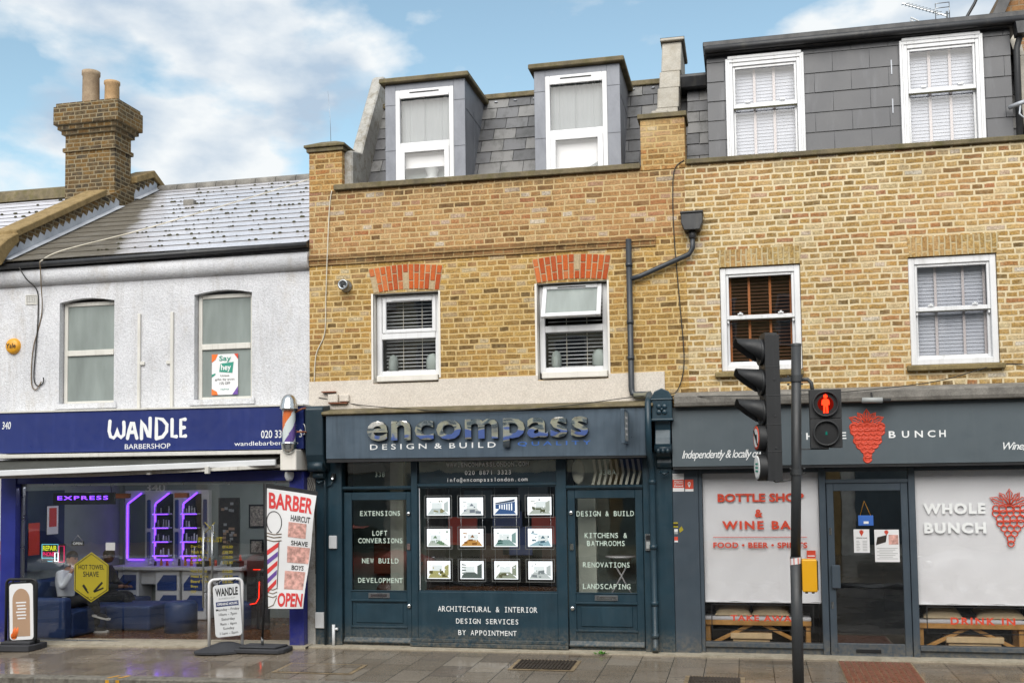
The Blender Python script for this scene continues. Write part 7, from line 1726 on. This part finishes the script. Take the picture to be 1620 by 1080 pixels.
    S = {n: J[n] for n in ('pelvis', 'waist', 'chest', 'neckb')}; S = {n: (p, (r_[0]+.022, r_[1]+.022) if hasattr(r_, '__len__') else r_+.015) for n, (p, r_) in S.items()}
    E2 = [('pelvis', 'waist'), ('waist', 'chest'), ('chest', 'neckb')]
    for k in 'nf':
        for n, e in (('sh', .024), ('el', .022), ('wr', .014)): S[n+k] = (J[n+k][0], J[n+k][1]+e)
        E2 += [('chest', 'sh'+k), ('sh'+k, 'el'+k), ('el'+k, 'wr'+k)]
    m = MB(); m.raw(*skin(S, E2), 0, True); m.build('shirt', [shirtm], o)
    S = {'pelvis': (J['pelvis'][0], (.15, .13))}; E2 = []
    for k in 'nf':
        for n, e in (('hip', .022), ('kn', .020), ('an', .016)): S[n+k] = (J[n+k][0], J[n+k][1]+e)
        E2 += [('pelvis', 'hip'+k), ('hip'+k, 'kn'+k), ('kn'+k, 'an'+k)]
    m = MB(); m.raw(*skin(S, E2), 0, True); m.build('trousers', ['cloth_black'], o)
    for k in 'nf':
        a = Vector(J['an'+k][0]); d = Vector(pose['ft'+k]).normalized(); up = Vector((0, 0, 1)) if abs(d.z) < .6 else Vector((-1, 0, .3)); up = (up-d*up.dot(d)).normalized()
        P = lambda l_, h: a+d*l_+up*h
        m = MB(); m.raw(*skin({'h': (P(-.05, -.045), (.042, .040)), 'm': (P(.06, -.045), (.043, .034)), 't': (P(.17, -.055), (.040, .024)), 'n': (P(-.02, .01), .042)}, [('h', 'm'), ('m', 't'), ('h', 'n')]), 0, True); sh_ = m.build('shoe', ['cloth_black'], o)
        m = MB(); c_ = up.cross(d); out = [P(-.10, -.095)+c_*y for y in (-.03, .03)]+[P(.10, -.095)+c_*.045, P(.20, -.092)+c_*.03, P(.20, -.092)-c_*.03, P(.10, -.095)-c_*.045]
        n = len(out); m.raw(out+[q+up*.028 for q in out], [tuple(reversed(range(n))), tuple(range(n, 2*n))]+[(i, (i+1) % n, n+(i+1) % n, n+i) for i in range(n)]); m.build('sole', ['sole_white'], sh_)
    return o
person('man in white shirt sitting on the navy sofa with a hand to his face', -10.50, .80, .42, 'skin', 'shirt_white',
       dict(eln=(.12, -.30, .26), wrn=(.16, -.14, .50), han=(.165, -.09, .56), elf=(.10, .25, .20), wrf=(.30, .12, .14), haf=(.36, .10, .13), knn=(.43, -.10, .10), ann=(.56, .02, -.12), knf=(.42, .12, .06), anf=(.46, .10, -.36), ftn=(.95, .0, -.2), ftf=(1, .05, -.0), tilt=12, turn=-10))
p2 = person('man in dark clothes sitting behind the yellow sticker looking at his phone', -10.46, 1.72, .40, 'skin_dark', 'cloth_black',
       dict(eln=(.10, -.24, .22), wrn=(.34, -.08, .20), han=(.40, -.05, .21), elf=(.08, .25, .22), wrf=(.32, .12, .18), haf=(.38, .10, .19), knn=(.44, -.12, .07), ann=(.60, -.10, -.16), knf=(.42, .12, .05), anf=(.50, .12, -.34), ftn=(.95, -.1, -.12), ftf=(1, 0, 0), tilt=28))
o = thing('phone', 'dark phone held by the seated man in dark clothes', 'phone', (-10.02, 1.70, .63)); m = MB(); m.bar((-10.05, 1.70, .615), (-9.96, 1.70, .69), .07, .009); m.build('case', ['black_plastic'], o, .003)

# ================================================================== the street behind the viewer, seen in the glass
paint('reflector_blue', '#7c98ee', .5, var=.08); paint('far_glass', '#6a757c', .15, var=.3, vs=1)
hx = [(-24, -17, '#c9b08c', 8.2), (-17, -10.6, '#e4ded2', 7.6), (-10.6, -4, '#efe6cc', 8.6), (-4, 2.6, '#b89a6c', 8.0), (2.6, 9.4, '#e6e2da', 8.4), (9.4, 17, '#7f6040', 8.2)]
nm = ['brown brick terraced house across the road, reflected at the far left', 'cream rendered house across the road behind the viewer', 'cream house with an added blue reflector board across the road behind the viewer', 'ochre brick house across the road behind the viewer', 'pale rendered house across the road, reflected in the glass door', 'brown brick terraced house across the road at the far right']
for i, (a, b, c_, h) in enumerate(hx):
    o = thing('terraced_house', nm[i], 'house', ((a+b)/2, -17.2, -.05), group='houses across the road'); paint('house_%d' % i, c_, .85, var=.2, vs=4, bump=.2, bs=30)
    m = MB(); m.box(a+.01, b-.01, -24, -17.2, -.1, h); m.build('wall', ['house_%d' % i], o)
    m = MB(); m.prism([(-17.0, h), (-20.6, h+2.6), (-24.2, h)], 'x', a, b); m.build('roof', ['slate_tone_0'], o)
    for z in ((5.0, 6.9) if i == 2 else (3.6, 6.0)):
        for k in range(3):
            xx = a+(b-a)*(k+.5)/3; m = MB(); m.box(xx-.5, xx+.5, -17.2, -17.13, z, z+1.5); w = m.build('window', ['upvc'], o); m = MB(); m.box(xx-.42, xx+.42, -17.128, -17.11, z+.08, z+.72); m.box(xx-.42, xx+.42, -17.128, -17.11, z+.80, z+1.42); m.build('pane', ['far_glass'], w)
    fz = (3.0, 4.3) if i == 2 else (2.5, 3.1); m = MB(); m.box(a+.3, b-.3, -17.3, -17.0, *fz); m.build('fascia', [('teal', 'cream_render', 'reflector_blue', 'wandle_blue', 'fascia_grey', 'red_vinyl')[i]], o)  # third house's big blue board is added to mirror in the polished letters
    m = MB(); m.box(a+.4, b-.4, -17.2, -17.12, .3, 2.45); m.build('shop_window', ['far_glass'], o)

# a parked car across the road; only its reflection reaches the barber shop glass
paint('car_silver', '#c8ccd0', .22, metal=.5, var=.03, bump=0); glass('car_glass', tint='#5a6468', refl=2.0)
def parked_car(xc, yc, rz, label, body):
    o = thing('parked_car', label, 'car', (xc, yc, gz(xc, -2.3)-.10), rz, local=True, group='cars parked across the road')
    sec = [(-2.15, .42, .62, .70), (-2.05, .30, .82, .80), (-1.3, .24, .94, .86), (-.4, .24, .97, .88), (.6, .24, .96, .88), (1.5, .26, .90, .86), (2.05, .32, .74, .78), (2.18, .42, .60, .66)]
    m = MB(); V = []; F = []
    for x, z0, z1, hw in sec: V += [(x, -hw*.92, z0), (x, -hw, (z0+z1)/2), (x, -hw*.93, z1), (x, hw*.93, z1), (x, hw, (z0+z1)/2), (x, hw*.92, z0)]
    for i in range(len(sec)-1): F += [(i*6+k, i*6+(k+1) % 6, (i+1)*6+(k+1) % 6, (i+1)*6+k) for k in range(6)]
    F += [(5, 4, 3, 2, 1, 0), tuple((len(sec)-1)*6+k for k in range(6))]
    m.raw(V, F, 0, True); b = m.build('body', [body], o); s_ = b.modifiers.new('sub', 'SUBSURF'); s_.levels = s_.render_levels = 2
    m = MB(); lo = [(-1.75, .93), (-1.1, 1.40), (-.2, 1.47), (.55, 1.42), (1.25, .93)]; V = [(x, s*(.78 if z < 1 else .60), z) for s in (-1, 1) for x, z in lo]
    m.raw(V, [(0, 1, 2, 3, 4), (9, 8, 7, 6, 5), (1, 0, 5, 6), (4, 3, 8, 9)], 0); m.raw(V, [(2, 1, 6, 7), (3, 2, 7, 8)], 1); m.build('cabin', ['car_glass', body], o, .03, 2)
    for x in (-1.35, 1.35):
        for s in (-1, 1):
            m = MB(); m.lathe((x, s*.70, .32), [(.0, -.09), (.22, -.09), (.31, -.08), (.32, -.04), (.32, .06), (.30, .10), (.21, .10)], axis=(0, s, 0), n=24); w = m.build('wheel', ['rubber'], o)
            m = MB(); m.lathe((x, s*.70, .32), [(.21, .098), (.19, .075), (.06, .09), (.0, .09)], axis=(0, s, 0), n=24); m.build('rim', ['steel'], w)
    for s in (-1, 1):
        m = MB(); m.ball((2.06, s*.60, .66), (.10, .14, .07), 0, 12, 8); m.build('headlight', ['chrome'], o); m = MB(); m.ball((-2.06, s*.62, .70), (.08, .12, .07), 0, 12, 8); m.build('tail_light', ['red_vinyl'], o)
    return o
parked_car(-17.5, -8.4, R(2), 'silver car parked across the road opposite the barber shop', 'car_silver')
parked_car(-9.0, -8.4, R(-1), 'red car parked across the road opposite the teal shopfront', 'red_vinyl')
parked_car(5.5, -8.4, R(181), 'white car parked across the road opposite the wine shop', 'upvc')
